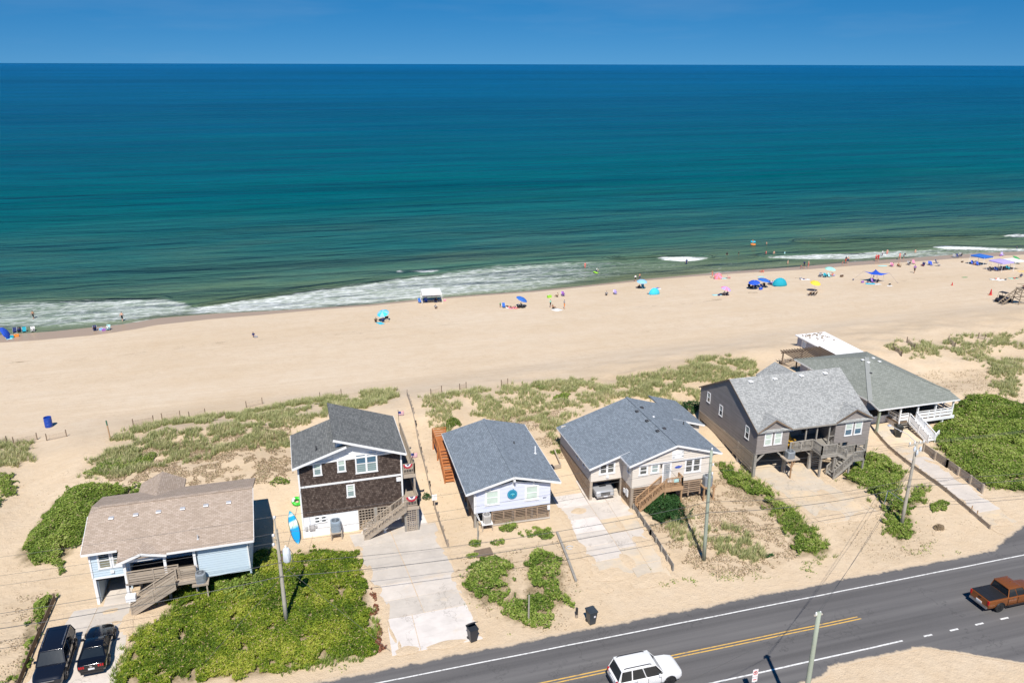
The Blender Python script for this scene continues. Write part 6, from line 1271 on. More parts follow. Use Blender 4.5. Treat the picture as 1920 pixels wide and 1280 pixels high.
# no-parking sign across the road
t = thing('no_parking_sign', 'white no-parking sign with a red ring on the far road shoulder', 'sign', (27.3, 36.7, 0)); MB().bar((0, 0, -0.2), (0, 0, 2.35), 0.05).build('post', M_vent, t)
M_sr = mat_flat('sign_red', (0.5, 0.03, 0.04), 0.5); M_sw = mat_flat('sign_white', (0.75, 0.72, 0.74), 0.4)
box('panel', -0.2, 0.2, -0.045, -0.028, 1.75, 2.35, M_sw, t); box('panel', -0.2, 0.2, -0.045, -0.028, 1.35, 1.7, M_sw, t)
rg = MB().tube([(0.13*math.cos(a), -0.055, 2.08+0.13*math.sin(a)) for a in np.linspace(0, 2*math.pi, 25)], 0.02, 5, False).bar((-0.09, -0.056, 2.17), (0.09, -0.056, 1.99), 0.03, 0.02).build('red_ring', M_sr, t)
text_mesh('letter', 'P', 0.24, M_black, t, (0, -0.05, 2.08), ext=0.003); box('red_arrow', -0.12, 0.12, -0.05, -0.046, 1.5, 1.56, M_sr, t)

# ------------------------------------------------------------------ bins, barrel, boards, lot litter
def bin_(label, x, y, rz, open_=False, s=1.0, col=(0.03, 0.035, 0.045)):
    z = hz(x, y); t = thing('wheeled_bin', label, 'bin', (x, y, z), rz); M = mat_flat('bin_plastic_%d' % int(col[2]*1000), col, 0.35); b = MB(); w0, w1, d0, d1, hh = 0.21*s, 0.29*s, 0.24*s, 0.33*s, 0.98*s
    b.add([(-w0, -d0, 0.03), (w0, -d0, 0.03), (w0, d0, 0.03), (-w0, d0, 0.03), (-w1, -d1, hh), (w1, -d1, hh), (w1, d1, hh), (-w1, d1, hh)], [(0, 3, 2, 1), (4, 5, 6, 7), (0, 1, 5, 4), (1, 2, 6, 5), (2, 3, 7, 6), (3, 0, 4, 7)]); bevel(b.build('body', M, t), 0.03, 2)
    rim = MB(); rim.bar((-w1-.02, -d1, hh), (w1+.02, -d1, hh), .05).bar((-w1-.02, d1, hh), (w1+.02, d1, hh), .05).bar((-w1, -d1, hh), (-w1, d1, hh), .05).bar((w1, -d1, hh), (w1, d1, hh), .05); rim.build('rim', M, t)
    lid = MB().box(-w1-.03, w1+.03, -2*d1-.04, .03, 0, .045).box(-w1*.7, w1*.7, -1.7*d1, -.2*d1, .045, .075).build('lid', M, t); bevel(lid, .015, 1); lid.location = (0, d1, hh+.03); lid.rotation_euler = (R(-38) if open_ else 0, 0, 0)
    for sx in (-1, 1): MB().tube([(sx*(w0-.02), d0, .11), (sx*(w0+.05), d0, .11)], .11, 14).build('wheel', M_black, t)
    MB().bar((-w1*.8, d1+.06, hh-.05), (w1*.8, d1+.06, hh-.05), .04).build('handle', M, t)
    box('label_sticker', .02, .16, -d1*.97-.012, -d1*.97+.004, hh*.62, hh*.75, M_sw, t) if not open_ else None
    return t
bin_('black wheeled bin with its lid propped open by the pale drive', 10.6, 47.3, R(12), True, 1.15)
bin_('black wheeled bin with a white sticker at the road edge', 19.7, 46.75, R(8), False, 1.15, (0.045, 0.055, 0.065))
bin_('dark bin under the white porch of the sage-roofed house', 64.0, 66.3, R(-20), False, 1.3, (0.02, 0.022, 0.022)); bin_('black bin between the lavender cottage and the cream house', 23.4, 67.6, R(0), False, 1.1, (0.02, 0.02, 0.024))
t = thing('cable_pedestal', 'short black pedestal on a tan base beside the bin at the road', 'pedestal', (18.85, 47.6, hz(18.85, 47.6))); MB().lathe([(0.1, 0.3), (0.1, 0.85), (0.06, 0.9)], 12).build('cap', M_black, t); MB().lathe([(0.11, 0), (0.11, 0.3)], 12).build('base', M_wood, t)
p = G(92, 800); t = thing('beach_barrel', 'blue litter barrel on the beach beside the sand fence', 'barrel', tuple(p)); M_bb2 = mat_flat('blue_barrel_plastic', (0.01, 0.06, 0.38), 0.4)
o = MB().lathe([(0.30, 0), (0.33, 0.05), (0.33, 0.3), (0.35, 0.32), (0.33, 0.34), (0.33, 0.62), (0.35, 0.64), (0.33, 0.66), (0.33, 0.95), (0.30, 0.96), (0.29, 0.6)], 18).build('drum', M_bb2, t); o.scale = (1.25, 1.25, 1.3); shade_auto(o)
t = thing('board_panel', 'dark timber hatch lying among weeds on the cottage lot', 'hatch', (13.9, 57.3, hz(13.9, 57.3))); ORG[0] = Vector((13.9, 57.3, hz(13.9, 57.3))); zz = hz(13.9, 57.3)+0.12
pieces('plank', M_woodd, t, [((13.2, 56.8+0.22*k, zz), (14.7, 56.95+0.22*k, zz)) for k in range(5)], 0.2, 0.05); end_house()
t = thing('timber_box', 'open timber planter wall on the sand behind the cream house corner', 'timber', (23.9, 68.5, hz(23.9, 68.5))); ORG[0] = t.location.copy(); z0 = hz(23.9, 68.5)
pieces('timber', M_wood, t, [((22.9, 68.4, z0+.3), (24.9, 68.6, z0+.4)), ((22.9, 68.4, z0+.1), (24.9, 68.6, z0+.2)), ((24.9, 68.7, z0+.35), (25.0, 71.0, z0+.9))], 0.12, 0.18); end_house()
t = thing('mail_box', 'white box on a post beside the porch steps of the pale blue house', 'box', (-13.65, 57.95-1.15, 0.3)); MB().bar((0, 0, 0), (0, 0, 1.25), 0.16).build('post', M_pole, t); bevel(box('case', -0.36, 0.36, -0.25, 0.25, 1.25, 1.75, M_white, t), 0.05, 2)
for x, y in ((1070, 1012), (1055, 990)):
    pass
p = G(1068, 1027); o = MB().tube([(0.3*math.cos(a), 0.22*math.sin(a), 0.07) for a in np.linspace(0, 5.2, 14)], 0.05, 6).build('old_hose', M_pipe); o.location = tuple(p); tag(o, 'grey coil of hose lying on the drive of the cream house', 'hose')
# surfboard and inflatable ring beside the shingled house
n = NT('surfboard_stripes'); oc = n.tc('Object'); sx_ = n.new('ShaderNodeSeparateXYZ'); n.link(oc, sx_.inputs[0])
wv_ = n.math('ADD', n.math('MULTIPLY', sx_.outputs['Y'], 0.22), n.math('MULTIPLY', n.noise(oc, 2.0, 2), 0.09))
n.set(Base_Color=n.ramp(n.math('ADD', wv_, 0.45, True), [(0.0, (0.30, 0.62, 0.68)), (0.1, (0.01, 0.28, 0.62)), (0.45, (0.02, 0.32, 0.70)), (0.52, (0.62, 0.80, 0.62)), (0.63, (0.75, 0.85, 0.80)), (0.68, (0.02, 0.35, 0.66)), (0.78, (0.03, 0.38, 0.66)), (0.82, (0.65, 0.80, 0.84)), (0.9, (0.05, 0.42, 0.62))]), Roughness=0.3)
v = []; f = []; K = 22
for i in range(K+1):
    s = -1+2*i/K; w = 0.43*(1-abs(s)**2.6)**0.8+0.004; y = s*2.1
    v += [(-w, y, 0.02), (0, y, -0.02), (w, y, 0.02), (w*0.7, y, 0.075), (-w*0.7, y, 0.075)]
for i in range(K):
    for j in range(5): a = i*5+j; b = i*5+(j+1) % 5; f.append((a, b, b+5, a+5))
sb = mesh_obj('surfboard', v, f, n.m, None, True); c = G(553, 990); c0 = G(551, 1010); c1 = G(556, 965); sb.location = (c[0]-0.05, c[1]-0.4, hz(c[0], c[1])+0.35); sb.rotation_euler = (R(16), R(-22), R(2)); tag(sb, 'blue and white striped board leaning by the shingled house', 'surfboard')
# a short trestle carries the board so that it does not float
c = G(557, 944); t = thing('inflatable_ring', 'bright green inflatable ring leaning on the shingled house', 'inflatable', (c[0], c[1], hz(c[0], c[1])+0.28)); MB().tube([(0.36*math.cos(a), 0.36*math.sin(a), 0) for a in np.linspace(0, 2*math.pi, 21)], 0.15, 10, False).build('ring', mat_flat('green_vinyl', (0.05, 0.50, 0.04), 0.3), t, True); MB().tube([(0.36*math.cos(a), 0.36*math.sin(a), 0.03) for a in np.linspace(2.2, 3.6, 8)], 0.135, 10).build('stripe', M_sw, t, True); t.rotation_euler = (R(25), R(10), 0)
# planter under the stair, chairs on the porch of the weathered house
c = G(722, 997); t = thing('planter_urn', 'white urn planter beside the stair of the shingled house', 'planter', tuple(c)); shade_auto(MB().lathe([(0.22, 0), (0.12, 0.1), (0.1, 0.2), (0.28, 0.42), (0.3, 0.55), (0.24, 0.56)], 14).build('urn', M_cer, t)); P4, ti = leaf_quads(rng.normal(0, .1, 40), rng.normal(0, .1, 40), rng.uniform(.55, .8, 40), np.full(40, .07)), rng.random(40); quads_mesh('flowers', P4, ti*0.4, L_red, t)
def adirondack(label, x, y, z, rz, mat):
    t = thing('porch_chair', label, 'chair', (x, y, z), rz, 'yellow porch chairs')
    for k in range(5): MB().bar((-0.24+0.12*k, 0.25, 0.3), (-0.24+0.12*k, 0.55, 1.05+0.06*(2-abs(k-2))), 0.1, 0.025).build('back_slat', mat, t)
    MB().box(-0.3, 0.3, -0.25, 0.3, 0.33, 0.37).build('seat', mat, t)
    for s in (-1, 1):
        MB().box(s*0.36-0.07, s*0.36+0.07, -0.3, 0.4, 0.58, 0.61).build('armrest', mat, t); MB().bar((s*0.33, -0.25, 0), (s*0.33, -0.25, 0.58), 0.06).build('leg', mat, t); MB().bar((s*0.33, 0.4, 0), (s*0.33, 0.35, 0.6), 0.06).build('leg', mat, t)
M_yel = mat_flat('yellow_chair_paint', (0.52, 0.30, 0.03), 0.5)
adirondack('yellow slatted chair on the recessed porch, nearer the window', 48.3, 63.9, 2.86, R(5), M_yel); adirondack('yellow slatted chair on the recessed porch, in its corner', 47.65, 63.2, 2.86, R(30), M_yel)

# ------------------------------------------------------------------ flags and bunting on the shingled house
n = NT('flag_stripes'); uv = n.tc('Object'); sp = n.new('ShaderNodeSeparateXYZ'); n.link(uv, sp.inputs[0])
st = n.math('GREATER_THAN', n.math('FRACT', n.math('MULTIPLY', sp.outputs['Z'], 6.5/0.6)), 0.5); canton = n.math('MULTIPLY', n.math('GREATER_THAN', sp.outputs['Z'], 0.28), n.math('LESS_THAN', sp.outputs['X'], 0.42))
n.set(Base_Color=n.mix(canton, n.mix(st, (0.62, 0.05, 0.07), (0.8, 0.8, 0.8)), (0.02, 0.035, 0.2)), Roughness=0.8); M_flag = n.m
def flag(label, x, y, z, tilt, fl=1.0):
    t = thing('flag', label, 'flag', (x, y, z), 0, 'flags on the shingled house deck'); MB().tube([(0, 0, 0), (0.9*math.sin(tilt), -0.25, 1.9*math.cos(tilt))], 0.02, 6).build('staff', M_black, t)
    v = []; f = []
    for i in range(9):
        for j in range(5): v.append((i*0.115, 0.06*math.sin(i*0.9+j*0.3), j*0.15))
    for i in range(8):
        for j in range(4): a = i*5+j; f.append((a, a+5, a+6, a+1))
    o = mesh_obj('cloth', v, f, M_flag, t, True); o.location = (0.5*math.sin(tilt), -0.15, 1.2*math.cos(tilt)); o.scale = (0.6, 0.6, 0.75); m = o.modifiers.new('t', 'SOLIDIFY'); m.thickness = 0.01
flag('small striped flag at the seaward end of the upper deck', 9.1, 71.9, 6.3, R(-5)); flag('small striped flag on a dark staff leaning from the upper deck rail', 8.7, 63.75, 6.0, R(35))
M_bR = mat_flat('bunting_red', (0.45, 0.03, 0.05), 0.8); M_bW = mat_flat('bunting_white', (0.78, 0.76, 0.76), 0.8); M_bB = mat_flat('bunting_blue', (0.03, 0.04, 0.22), 0.8)
def bunting(label, x, y, z, r):
    t = thing('bunting', label, 'bunting', (x, y, z), 0, 'pleated bunting on the shingled house'); rs = [0.12, 0.3, 0.62, 1.0]
    for k, m in enumerate((M_bB, M_bW, M_bR)):
        b = MB(); n_ = 14
        for i in range(n_):
            a0, a1 = math.pi+math.pi*i/n_, math.pi+math.pi*(i+1)/n_; w = 0.02*((i % 2)*2-1)
            b.prism([(r*rs[k]*math.cos(a0), w, r*rs[k]*math.sin(a0)), (r*rs[k+1]*math.cos(a0), -w, r*rs[k+1]*math.sin(a0)), (r*rs[k+1]*math.cos(a1), w, r*rs[k+1]*math.sin(a1)), (r*rs[k]*math.cos(a1), -w, r*rs[k]*math.sin(a1))], (0, 0.012, 0))
        b.build('band', m, t)
bunting('red, white and blue fan bunting on the lower deck rail above the lattice', 8.7, 62.42, 3.8, 0.5); bunting('red, white and blue fan bunting on the upper deck rail', 8.65, 63.66, 6.38, 0.42)

# ------------------------------------------------------------------ vehicles
M_tyre = mat_flat('tyre_rubber', (0.02, 0.02, 0.021), 0.8); M_rim = mat_flat('alloy_rim', (0.42, 0.42, 0.44), 0.3, 0.8); M_rimd = mat_flat('black_rim', (0.025, 0.025, 0.027), 0.4, 0.3); M_trim = mat_flat('car_trim', (0.02, 0.02, 0.022), 0.45); M_chr = mat_flat('chrome', (0.55, 0.56, 0.58), 0.15, 0.9)
M_cg = mat_glass('car_glass', (0.008, 0.012, 0.016)); M_hl = mat_glass('headlight_glass', (0.55, 0.58, 0.6)); M_tl = mat_flat('tail_light_red', (0.45, 0.012, 0.015), 0.25); M_plate = mat_flat('licence_plate', (0.7, 0.7, 0.7), 0.4)
def car_paint(name, col, metal=0.3, rough=0.28):
    n = NT(name); f = n.noise(n.tc('Object'), 40, 3); n.set(Base_Color=n.mix(f, tuple(x*0.92 for x in col), tuple(min(1, x*1.06) for x in col)), Roughness=rough, Metallic=metal); n.b.inputs['Coat Weight'].default_value = 0.7; n.b.inputs['Coat Roughness'].default_value = 0.06; return n.m
def loft(name, st, mat, parent, n_arc=1):
    """st: stations (x, half width low, half width mid, half width top, z low, z mid, z shoulder, z top)"""
    v = []; f = []; k = 10
    for x, wl, wm, wt, z0, z1, z2, z3 in st:
        h_ = [(wl, z0), (wm, z1), (wm*0.985, z2), (wt, z3-0.015), (wt*0.5, z3)]
        v += [(x, w, z) for w, z in h_]+[(x, -w, z) for w, z in h_[::-1]]
    for i in range(len(st)-1):
        for j in range(k): a = i*k+j; b = i*k+(j+1) % k; f.append((a, b, b+k, a+k))
    f += [tuple(range(k)), tuple(range((len(st)-1)*k+k-1, (len(st)-1)*k-1, -1))]
    o = mesh_obj(name, v, f, mat, parent); bm = bmesh.new(); bm.from_mesh(o.data); bmesh.ops.recalc_face_normals(bm, faces=bm.faces); bm.to_mesh(o.data); bm.free()
    return shade_auto(bevel(o, 0.03, 2, 25), 40)
def cabin(t, paint, xb0, xb1, xt0, xt1, zb, zr, wb, wt, pill=(0.33, 0.66), rail=False, glass=None):
    """glass house: one pane each, body-coloured roof and pillars"""
    g = glass or M_cg
    def q(name, pts, mat, off): 
        a = [Vector(p) for p in pts]; nn = (a[1]-a[0]).cross(a[2]-a[0]).normalized(); cen = sum(a, Vector())/len(a)
        if nn.dot(cen-Vector((cen.x*0.3, 0, zb-0.5))) < 0: nn = -nn
        return MB().prism([p+nn*off for p in a], -nn*0.03).build(name, mat, t)
    q('windscreen', [(xb1, wb*0.94, zb), (xt1, wt*0.9, zr-0.05), (xt1, -wt*0.9, zr-0.05), (xb1, -wb*0.94, zb)], g, 0.0); q('rear_window', [(xb0, wb*0.92, zb), (xt0, wt*0.9, zr-0.05), (xt0, -wt*0.9, zr-0.05), (xb0, -wb*0.92, zb)], g, 0.0)
    for s in (1, -1):
        cuts = [0.03]+list(pill)+[0.97]
        for a, b in zip(cuts, cuts[1:]):
            L = lambda u, top: (xb0+(xb1-xb0)*u if not top else xt0+(xt1-xt0)*u)
            a2, b2 = a+0.018, b-0.018
            q('side_window', [(L(a2, 0), s*wb, zb+0.03), (L(b2, 0), s*wb, zb+0.03), (L(b2, 1), s*wt, zr-0.07), (L(a2, 1), s*wt, zr-0.07)], g, 0.0)
    m = MB()
    for s in (1, -1):
        for u in [0.0]+list(pill)+[1.0]:
            m.bar((xb0+(xb1-xb0)*u, s*wb*0.985, zb-0.02), (xt0+(xt1-xt0)*u, s*wt*0.975, zr-0.04), 0.07, 0.05)
        m.bar((xt0-0.02, s*wt*0.97, zr-0.04), (xt1+0.02, s*wt*0.97, zr-0.04), 0.08, 0.06)
    pl_ = m.build('pillars', paint, t); pl_['kind'] = 'stuff'
    rf = loft('roof', [(xt0-0.05, wt*0.9, wt*0.96, wt*0.86, zr-0.08, zr-0.05, zr-0.02, zr), (xt0+0.2, wt*0.95, wt, wt*0.92, zr-0.08, zr-0.04, zr, zr+0.03), ((xt0+xt1)/2, wt*0.95, wt, wt*0.92, zr-0.08, zr-0.04, zr+0.01, zr+0.045), (xt1-0.15, wt*0.95, wt, wt*0.9, zr-0.08, zr-0.04, zr, zr+0.025), (xt1+0.05, wt*0.9, wt*0.95, wt*0.85, zr-0.09, zr-0.07, zr-0.04, zr-0.02)], paint, t)
    if rail:
        for s in (1, -1): MB().tube([(xt0+0.15, s*wt*0.86, zr+0.02), (xt0+0.3, s*wt*0.86, zr+0.09), (xt1-0.45, s*wt*0.86, zr+0.09), (xt1-0.3, s*wt*0.86, zr+0.03)], 0.03, 6).build('roof_rail', rail, t)
    MB().box(xb0+0.1, xb1-0.15, -wb*0.8, wb*0.8, zb-0.1, zb+0.02).build('interior', M_trim, t)
    for s in (0.45, -0.45): MB().box((xb0+xb1)/2, (xb0+xb1)/2+0.14, s*wb-0.2, s*wb+0.2, zb-0.1, zb+0.35).build('seat', M_trim, t)
    return rf
def wheels(t, x0, x1, w, r, rim, wd=0.23):
    for x in (x0, x1):
        for s in (1, -1):
            m = MB(); prof = [(r*0.62, -wd/2), (r*0.94, -wd/2), (r, -wd/2+0.04), (r, wd/2-0.04), (r*0.94, wd/2), (r*0.62, wd/2)]; n_ = 20
            v = [(a*math.cos(2*math.pi*j/n_), b, a*math.sin(2*math.pi*j/n_)) for a, b in prof for j in range(n_)]
            m.add(v, [(i*n_+j, (i+1)*n_+j, (i+1)*n_+(j+1) % n_, i*n_+(j+1) % n_) for i in range(5) for j in range(n_)]+[tuple(range(n_)), tuple(range(6*n_-1, 5*n_-1, -1))])
            o = shade_auto(m.build('wheel', M_tyre, t)); o.location = (x, s*(w-wd/2+0.02), r)
            d = MB(); yo = s*(wd/2+0.004)
            d.add([(0.6*r*math.cos(2*math.pi*j/n_), yo-0.03*s, 0.6*r*math.sin(2*math.pi*j/n_)) for j in range(n_)], [tuple(range(n_)) if s < 0 else tuple(range(n_-1, -1, -1))])
            for k in range(5): a = 2*math.pi*k/5+0.3; d.bar((0.08*r*math.cos(a), yo, 0.08*r*math.sin(a)), (0.58*r*math.cos(a), yo, 0.58*r*math.sin(a)), 0.06, 0.03, up=(0, 1, 0))
            d.build('rim', rim, o)
            ar = MB().tube([(x+(r+0.05)*math.cos(a), s*(w+0.005), r+(r+0.05)*math.sin(a)) for a in np.linspace(-0.15, math.pi+0.15, 14)], 0.045, 6); ar.build('wheel_arch', M_trim, t, True)
def seams(t, xs, w, z0, z1):
    for x in xs:
        for s in (1, -1): MB().box(x-.008, x+.008, s*w*.995-.012, s*w*.995+.012, z0, z1).build('door_seam', M_trim, t)
def mirrors(t, x, w, z, paint):
    for s in (1, -1): bevel(MB().box(x-0.07, x+0.1, s*w if s > 0 else s*w-0.2, s*w+0.2 if s > 0 else s*w, z, z+0.16).build('mirror', paint, t), 0.04, 2)
def suv(name, label, loc, rz, paint, L=4.8, W=1.88, H=1.75, cls='suv', rails=M_chr, rim=M_rim, hood=1.02, grille=True):
    t = thing(name, label, 'car', loc, rz); a = L/2; w = W/2
    loft('body', [(-a, w*.78, w*.86, w*.78, .45, .6, .9, 1.0), (-a+.12, w*.86, w*.95, w*.86, .3, .55, .98, 1.06), (-a+.6, w*.9, w, w*.9, .24, .55, 1.0, 1.08), (-.4, w*.9, w*.985, w*.9, .24, .55, .99, 1.06), (a-1.75, w*.9, w, w*.9, .24, .55, .98, 1.06), (a-1.3, w*.9, w, w*.86, .24, .55, .93, hood+.03), (a-.6, w*.9, w*.98, w*.84, .25, .55, .92, hood), (a-.16, w*.84, w*.93, w*.76, .28, .5, .84, hood-.08), (a, w*.74, w*.84, w*.68, .36, .5, .74, hood-.2)], paint, t)
    cabin(t, paint, -a+.12, a-1.32, -a+.40, a-1.98, 1.04, H, w*.93, w*.76, (.29, .60), rails)
    wheels(t, -a+.92, a-.93, w, .37, rim); mirrors(t, a-1.75, w*.93, 1.02, paint)
    for s in (1, -1):
        bevel(MB().box(a-.3, a-.06, s*w*.58-.14, s*w*.58+.14, hood-.30, hood-.16).build('headlight', M_hl, t), .03, 2); bevel(MB().box(-a-.015, -a+.12, s*w*.78-.09, s*w*.78+.09, .78, 1.05).build('taillight', M_tl, t), .02, 1)
        MB().bar((-a+1.2, s*w*.995, .9), (-a+1.4, s*w*.995, .9), .03).build('door_handle', M_chr, t); MB().box(-a+1.4, a-1.4, s*w-.03, s*w+.02, .28, .4).build('side_sill', M_trim, t)
    seams(t, (-a+1.45, -.15, a-1.62), w, .42, 1.0)
    MB().box(a-.06, a+.02, -.42, .42, .52, .72).build('grille', M_trim, t); MB().bar((a+.01, -.45, .73), (a+.01, .45, .73), .04).build('grille_bar', M_chr, t)
    MB().box(-a-.03, -a+.05, -.26, .26, .72, .86).build('licence_plate', M_plate, t); MB().box(-a-.05, -a+.1, -w*.8, w*.8, .38, .56).build('bumper', M_trim if cls != 'white' else M_trim, t)
    return t
def coupe(label, loc, rz, paint):
    L, W, H = 4.75, 1.9, 1.38; t = thing('parked_coupe', label, 'car', loc, rz); a, w = L/2, W/2
    loft('body', [(-a, w*.74, w*.84, w*.76, .42, .6, .86, .94), (-a+.15, w*.84, w*.94, w*.84, .26, .52, .92, 1.0), (-a+.8, w*.9, w, w*.88, .2, .5, .92, 1.0), (-.3, w*.88, w*.96, w*.88, .18, .48, .86, .94), (a-2.0, w*.9, w*.97, w*.88, .18, .48, .85, .93), (a-1.3, w*.9, w, w*.84, .18, .48, .84, .95), (a-.5, w*.84, w*.94, w*.74, .2, .45, .74, .86), (a-.1, w*.68, w*.8, w*.58, .24, .42, .62, .72), (a, w*.5, w*.64, w*.45, .3, .42, .54, .6)], paint, t)
    cabin(t, paint, -a+.62, a-1.75, -a+1.35, a-2.45, .95, H, w*.9, w*.66, (.42,), False)
    wheels(t, -a+.98, a-1.0, w, .34, M_rim, .26); mirrors(t, a-1.95, w*.9, .92, paint)
    for s in (1, -1):
        bevel(MB().box(a-.3, a-.05, s*w*.55-.13, s*w*.55+.13, .6, .7).build('headlight', M_hl, t), .02, 1)
        for k in range(3): MB().box(-a-.02, -a+.06, s*(w*.5+.13*k)-.045, s*(w*.5+.13*k)+.045, .72, .9).build('taillight', M_tl, t)
        MB().bar((a-1.9, s*w*.32, 1.0), (a-.6, s*w*.28, .91), .03, .02).build('hood_crease', paint, t)
    MB().box(-a-.02, -a+.02, -.2, .2, .56, .68).build('licence_plate', M_plate, t); MB().lathe([(.09, 0), (.09, .02)], 14).build('badge', M_chr, t, loc=(-a-.015, 0, .82)).rotation_euler = (0, R(-90), 0)
    MB().box(-a-.02, -a+.2, -w*.75, w*.75, .24, .4).build('bumper', M_trim, t)
    return t
def pickup(name, label, loc, rz, paint, L=5.4, W=1.9, H=1.8, tonneau=True, rim=M_rimd, big=False, scoop=False):
    t = thing(name, label, 'pickup truck', loc, rz); a, w = L/2, W/2; zb = 1.12; xc = -a+1.85
    loft('body', [(-a+.03, w*.84, w*.93, w*.9, .55, .7, 1.08, 1.13), (-a+.1, w*.88, w*.97, w*.92, .42, .65, 1.1, 1.15), (-a+1.0, w*.92, w, w*.93, .4, .62, 1.1, 1.15), (xc, w*.92, w*.98, w*.92, .4, .62, 1.1, 1.15), (a-1.9, w*.92, w*.98, w*.92, .38, .62, 1.08, 1.13), (a-1.35, w*.92, w, w*.86, .38, .62, 1.04, 1.14), (a-.5, w*.9, w*.98, w*.82, .38, .6, 1.0, 1.1), (a-.1, w*.84, w*.92, w*.74, .4, .58, .92, 1.02), (a, w*.74, w*.84, w*.66, .46, .58, .86, .94)], paint, t)
    cabin(t, paint, xc+.03, a-1.55, xc+.12, a-2.2, zb, H, w*.91, w*.74, (.45,), False)
    if tonneau:
        tn = bevel(MB().box(-a+.08, xc-.02, -w*.88, w*.88, 1.14, 1.19).build('tonneau_cover', M_trim, t), .03, 2)
        for k in (1, 2): MB().box(-a+.1+k*.58, -a+.12+k*.58, -w*.86, w*.86, 1.19, 1.2).build('fold_seam', M_black, tn)
    wheels(t, -a+1.15, a-.95, w, .4, rim, .27); mirrors(t, a-1.85, w*.92, 1.1, paint)
    for s in (1, -1):
        bevel(MB().box(-a-.0, -a+.14, s*w*.86-.08, s*w*.86+.09, .78, 1.12).build('taillight', M_tl, t), .02, 1); bevel(MB().box(a-.22, a-.02, s*w*.62-.15, s*w*.62+.15, .76, .93).build('headlight', M_hl, t), .02, 1)
        MB().bar((-a+1.9, s*(w+.02), .42), (a-1.4, s*(w+.02), .42), .1, .06).build('side_step', M_trim, t); MB().bar((xc+.5, s*w*.99, 1.0), (xc+.72, s*w*.99, 1.0), .03).build('door_handle', M_chr, t)
    seams(t, (xc+.02, xc+.95, a-1.7), w, .5, 1.08)
    for k in range(5): MB().box(xc+.3, a-2.4, -.5+.25*k-.02, -.5+.25*k+.02, H+.03, H+.048).build('roof_rib', paint, t)
    MB().box(-a-.08, -a+.06, -w*.85, w*.85, .42, .58).build('rear_bumper', M_chr, t); MB().box(-a-.01, -a+.04, -.26, .26, .6, .72).build('licence_plate', M_plate, t); MB().box(-a+.005, -a+.03, -.12, .12, .95, 1.02).build('tailgate_handle', M_trim, t)
    MB().box(a-.03, a+.02, -w*.48, w*.48, .58, .88).build('grille', M_trim, t)
    for k in range(4): MB().bar((a+.025, -w*.48, .62+.07*k), (a+.025, w*.48, .62+.07*k), .02).build('grille_bar', M_chr, t)
    MB().box(a-.1, a+.06, -w*.88, w*.88, .4, .56).build('front_bumper', M_chr, t); MB().box(a+.06, a+.075, -.2, .2, .42, .54).build('licence_plate', M_plate, t)
    MB().lathe([(.03, 0), (.05, .02), (.015, .1)], 8, (a-2.6, 0, H+.03)).build('antenna', paint, t)
    if scoop: bevel(MB().box(a-1.3, a-.75, -.35, .35, 1.08, 1.16).build('hood_scoop', M_trim, t), .03, 2)
    return t
P_blk = car_paint('black_car_paint', (0.010, 0.012, 0.020), 0.2, 0.2); P_blk2 = car_paint('black_coupe_paint', (0.006, 0.006, 0.008), 0.1, 0.15); P_wht = car_paint('white_car_paint', (0.80, 0.80, 0.80), 0.0, 0.3); P_cop = car_paint('copper_car_paint', (0.33, 0.105, 0.022), 0.45, 0.32); P_sil = car_paint('silver_car_paint', (0.55, 0.56, 0.58), 0.4, 0.3)
gz1 = hz(-18, 52.5)+0.04
suv('parked_suv', 'black people-carrier with roof rails parked nose to the road beside the coupe', (-18.0, 52.35, gz1), R(-90+1), P_blk, 4.9, 1.95, 1.75)
coupe('black coupe with red triple tail lights parked on the pale drive', (-15.45, 52.95, gz1), R(90+1.5), P_blk2)
suv('white_suv', 'white off-roader with dark windows driving on the road', (21.0, 40.1, 0.04), R(0), P_wht, 4.83, 1.92, 1.82, 'white', M_trim, M_rimd, 1.1)
pickup('copper_pickup', 'copper-brown pickup with a black bed cover driving on the road', (52.05, 40.2, 0.04), R(0), P_cop)
pickup('silver_pickup', 'silver pickup parked in the bay under the cream house', (27.35, 65.55, hz(27.3, 63)+0.04), R(-90), P_sil, 5.8, 2.0, 1.86, False, M_rim, True, True)
# ------------------------------------------------------------------ people on the beach
def skin_mesh(name, joints, edges):
    """joints: name -> (x, y, z, radius); edges: (a, b, slot). One continuous figure grown along the bones"""
    names = list(joints); me = bpy.data.meshes.new('bones'); me.from_pydata([joints[k][:3] for k in names], [(names.index(a), names.index(b)) for a, b, _ in edges], [])
    o = bpy.data.objects.new('bones', me); COL.objects.link(o); o.modifiers.new('skin', 'SKIN'); sv = me.skin_vertices[0].data if me.skin_vertices else None
    if sv is None: bpy.context.view_layer.objects.active = o; sv = me.skin_vertices[0].data
    for i, k in enumerate(names): sv[i].radius = (joints[k][3], joints[k][3] if len(joints[k]) < 5 else joints[k][4]); sv[i].use_root = (k == 'pelvis')
    s = o.modifiers.new('sub', 'SUBSURF'); s.levels = 1; s.render_levels = 1
    dg = bpy.context.evaluated_depsgraph_get(); out = bpy.data.meshes.new_from_object(o.evaluated_get(dg)); out.name = name; bpy.data.objects.remove(o)
    seg = [(np.array(joints[a][:3]), np.array(joints[b][:3]), s_) for a, b, s_ in edges]
    out.materials.clear()
    for _ in range(5): out.materials.append(M_cer)
    for p in out.polygons:
        c = np.array(p.center); best = None
        for a, b, s_ in seg:
            ab = b-a; t = np.clip((c-a)@ab/(ab@ab), 0, 1); d = np.linalg.norm(c-a-t*ab)
            if best is None or d < best[0]: best = (d, s_)
        p.material_index = best[1]; p.use_smooth = True
    return out
E_ = []
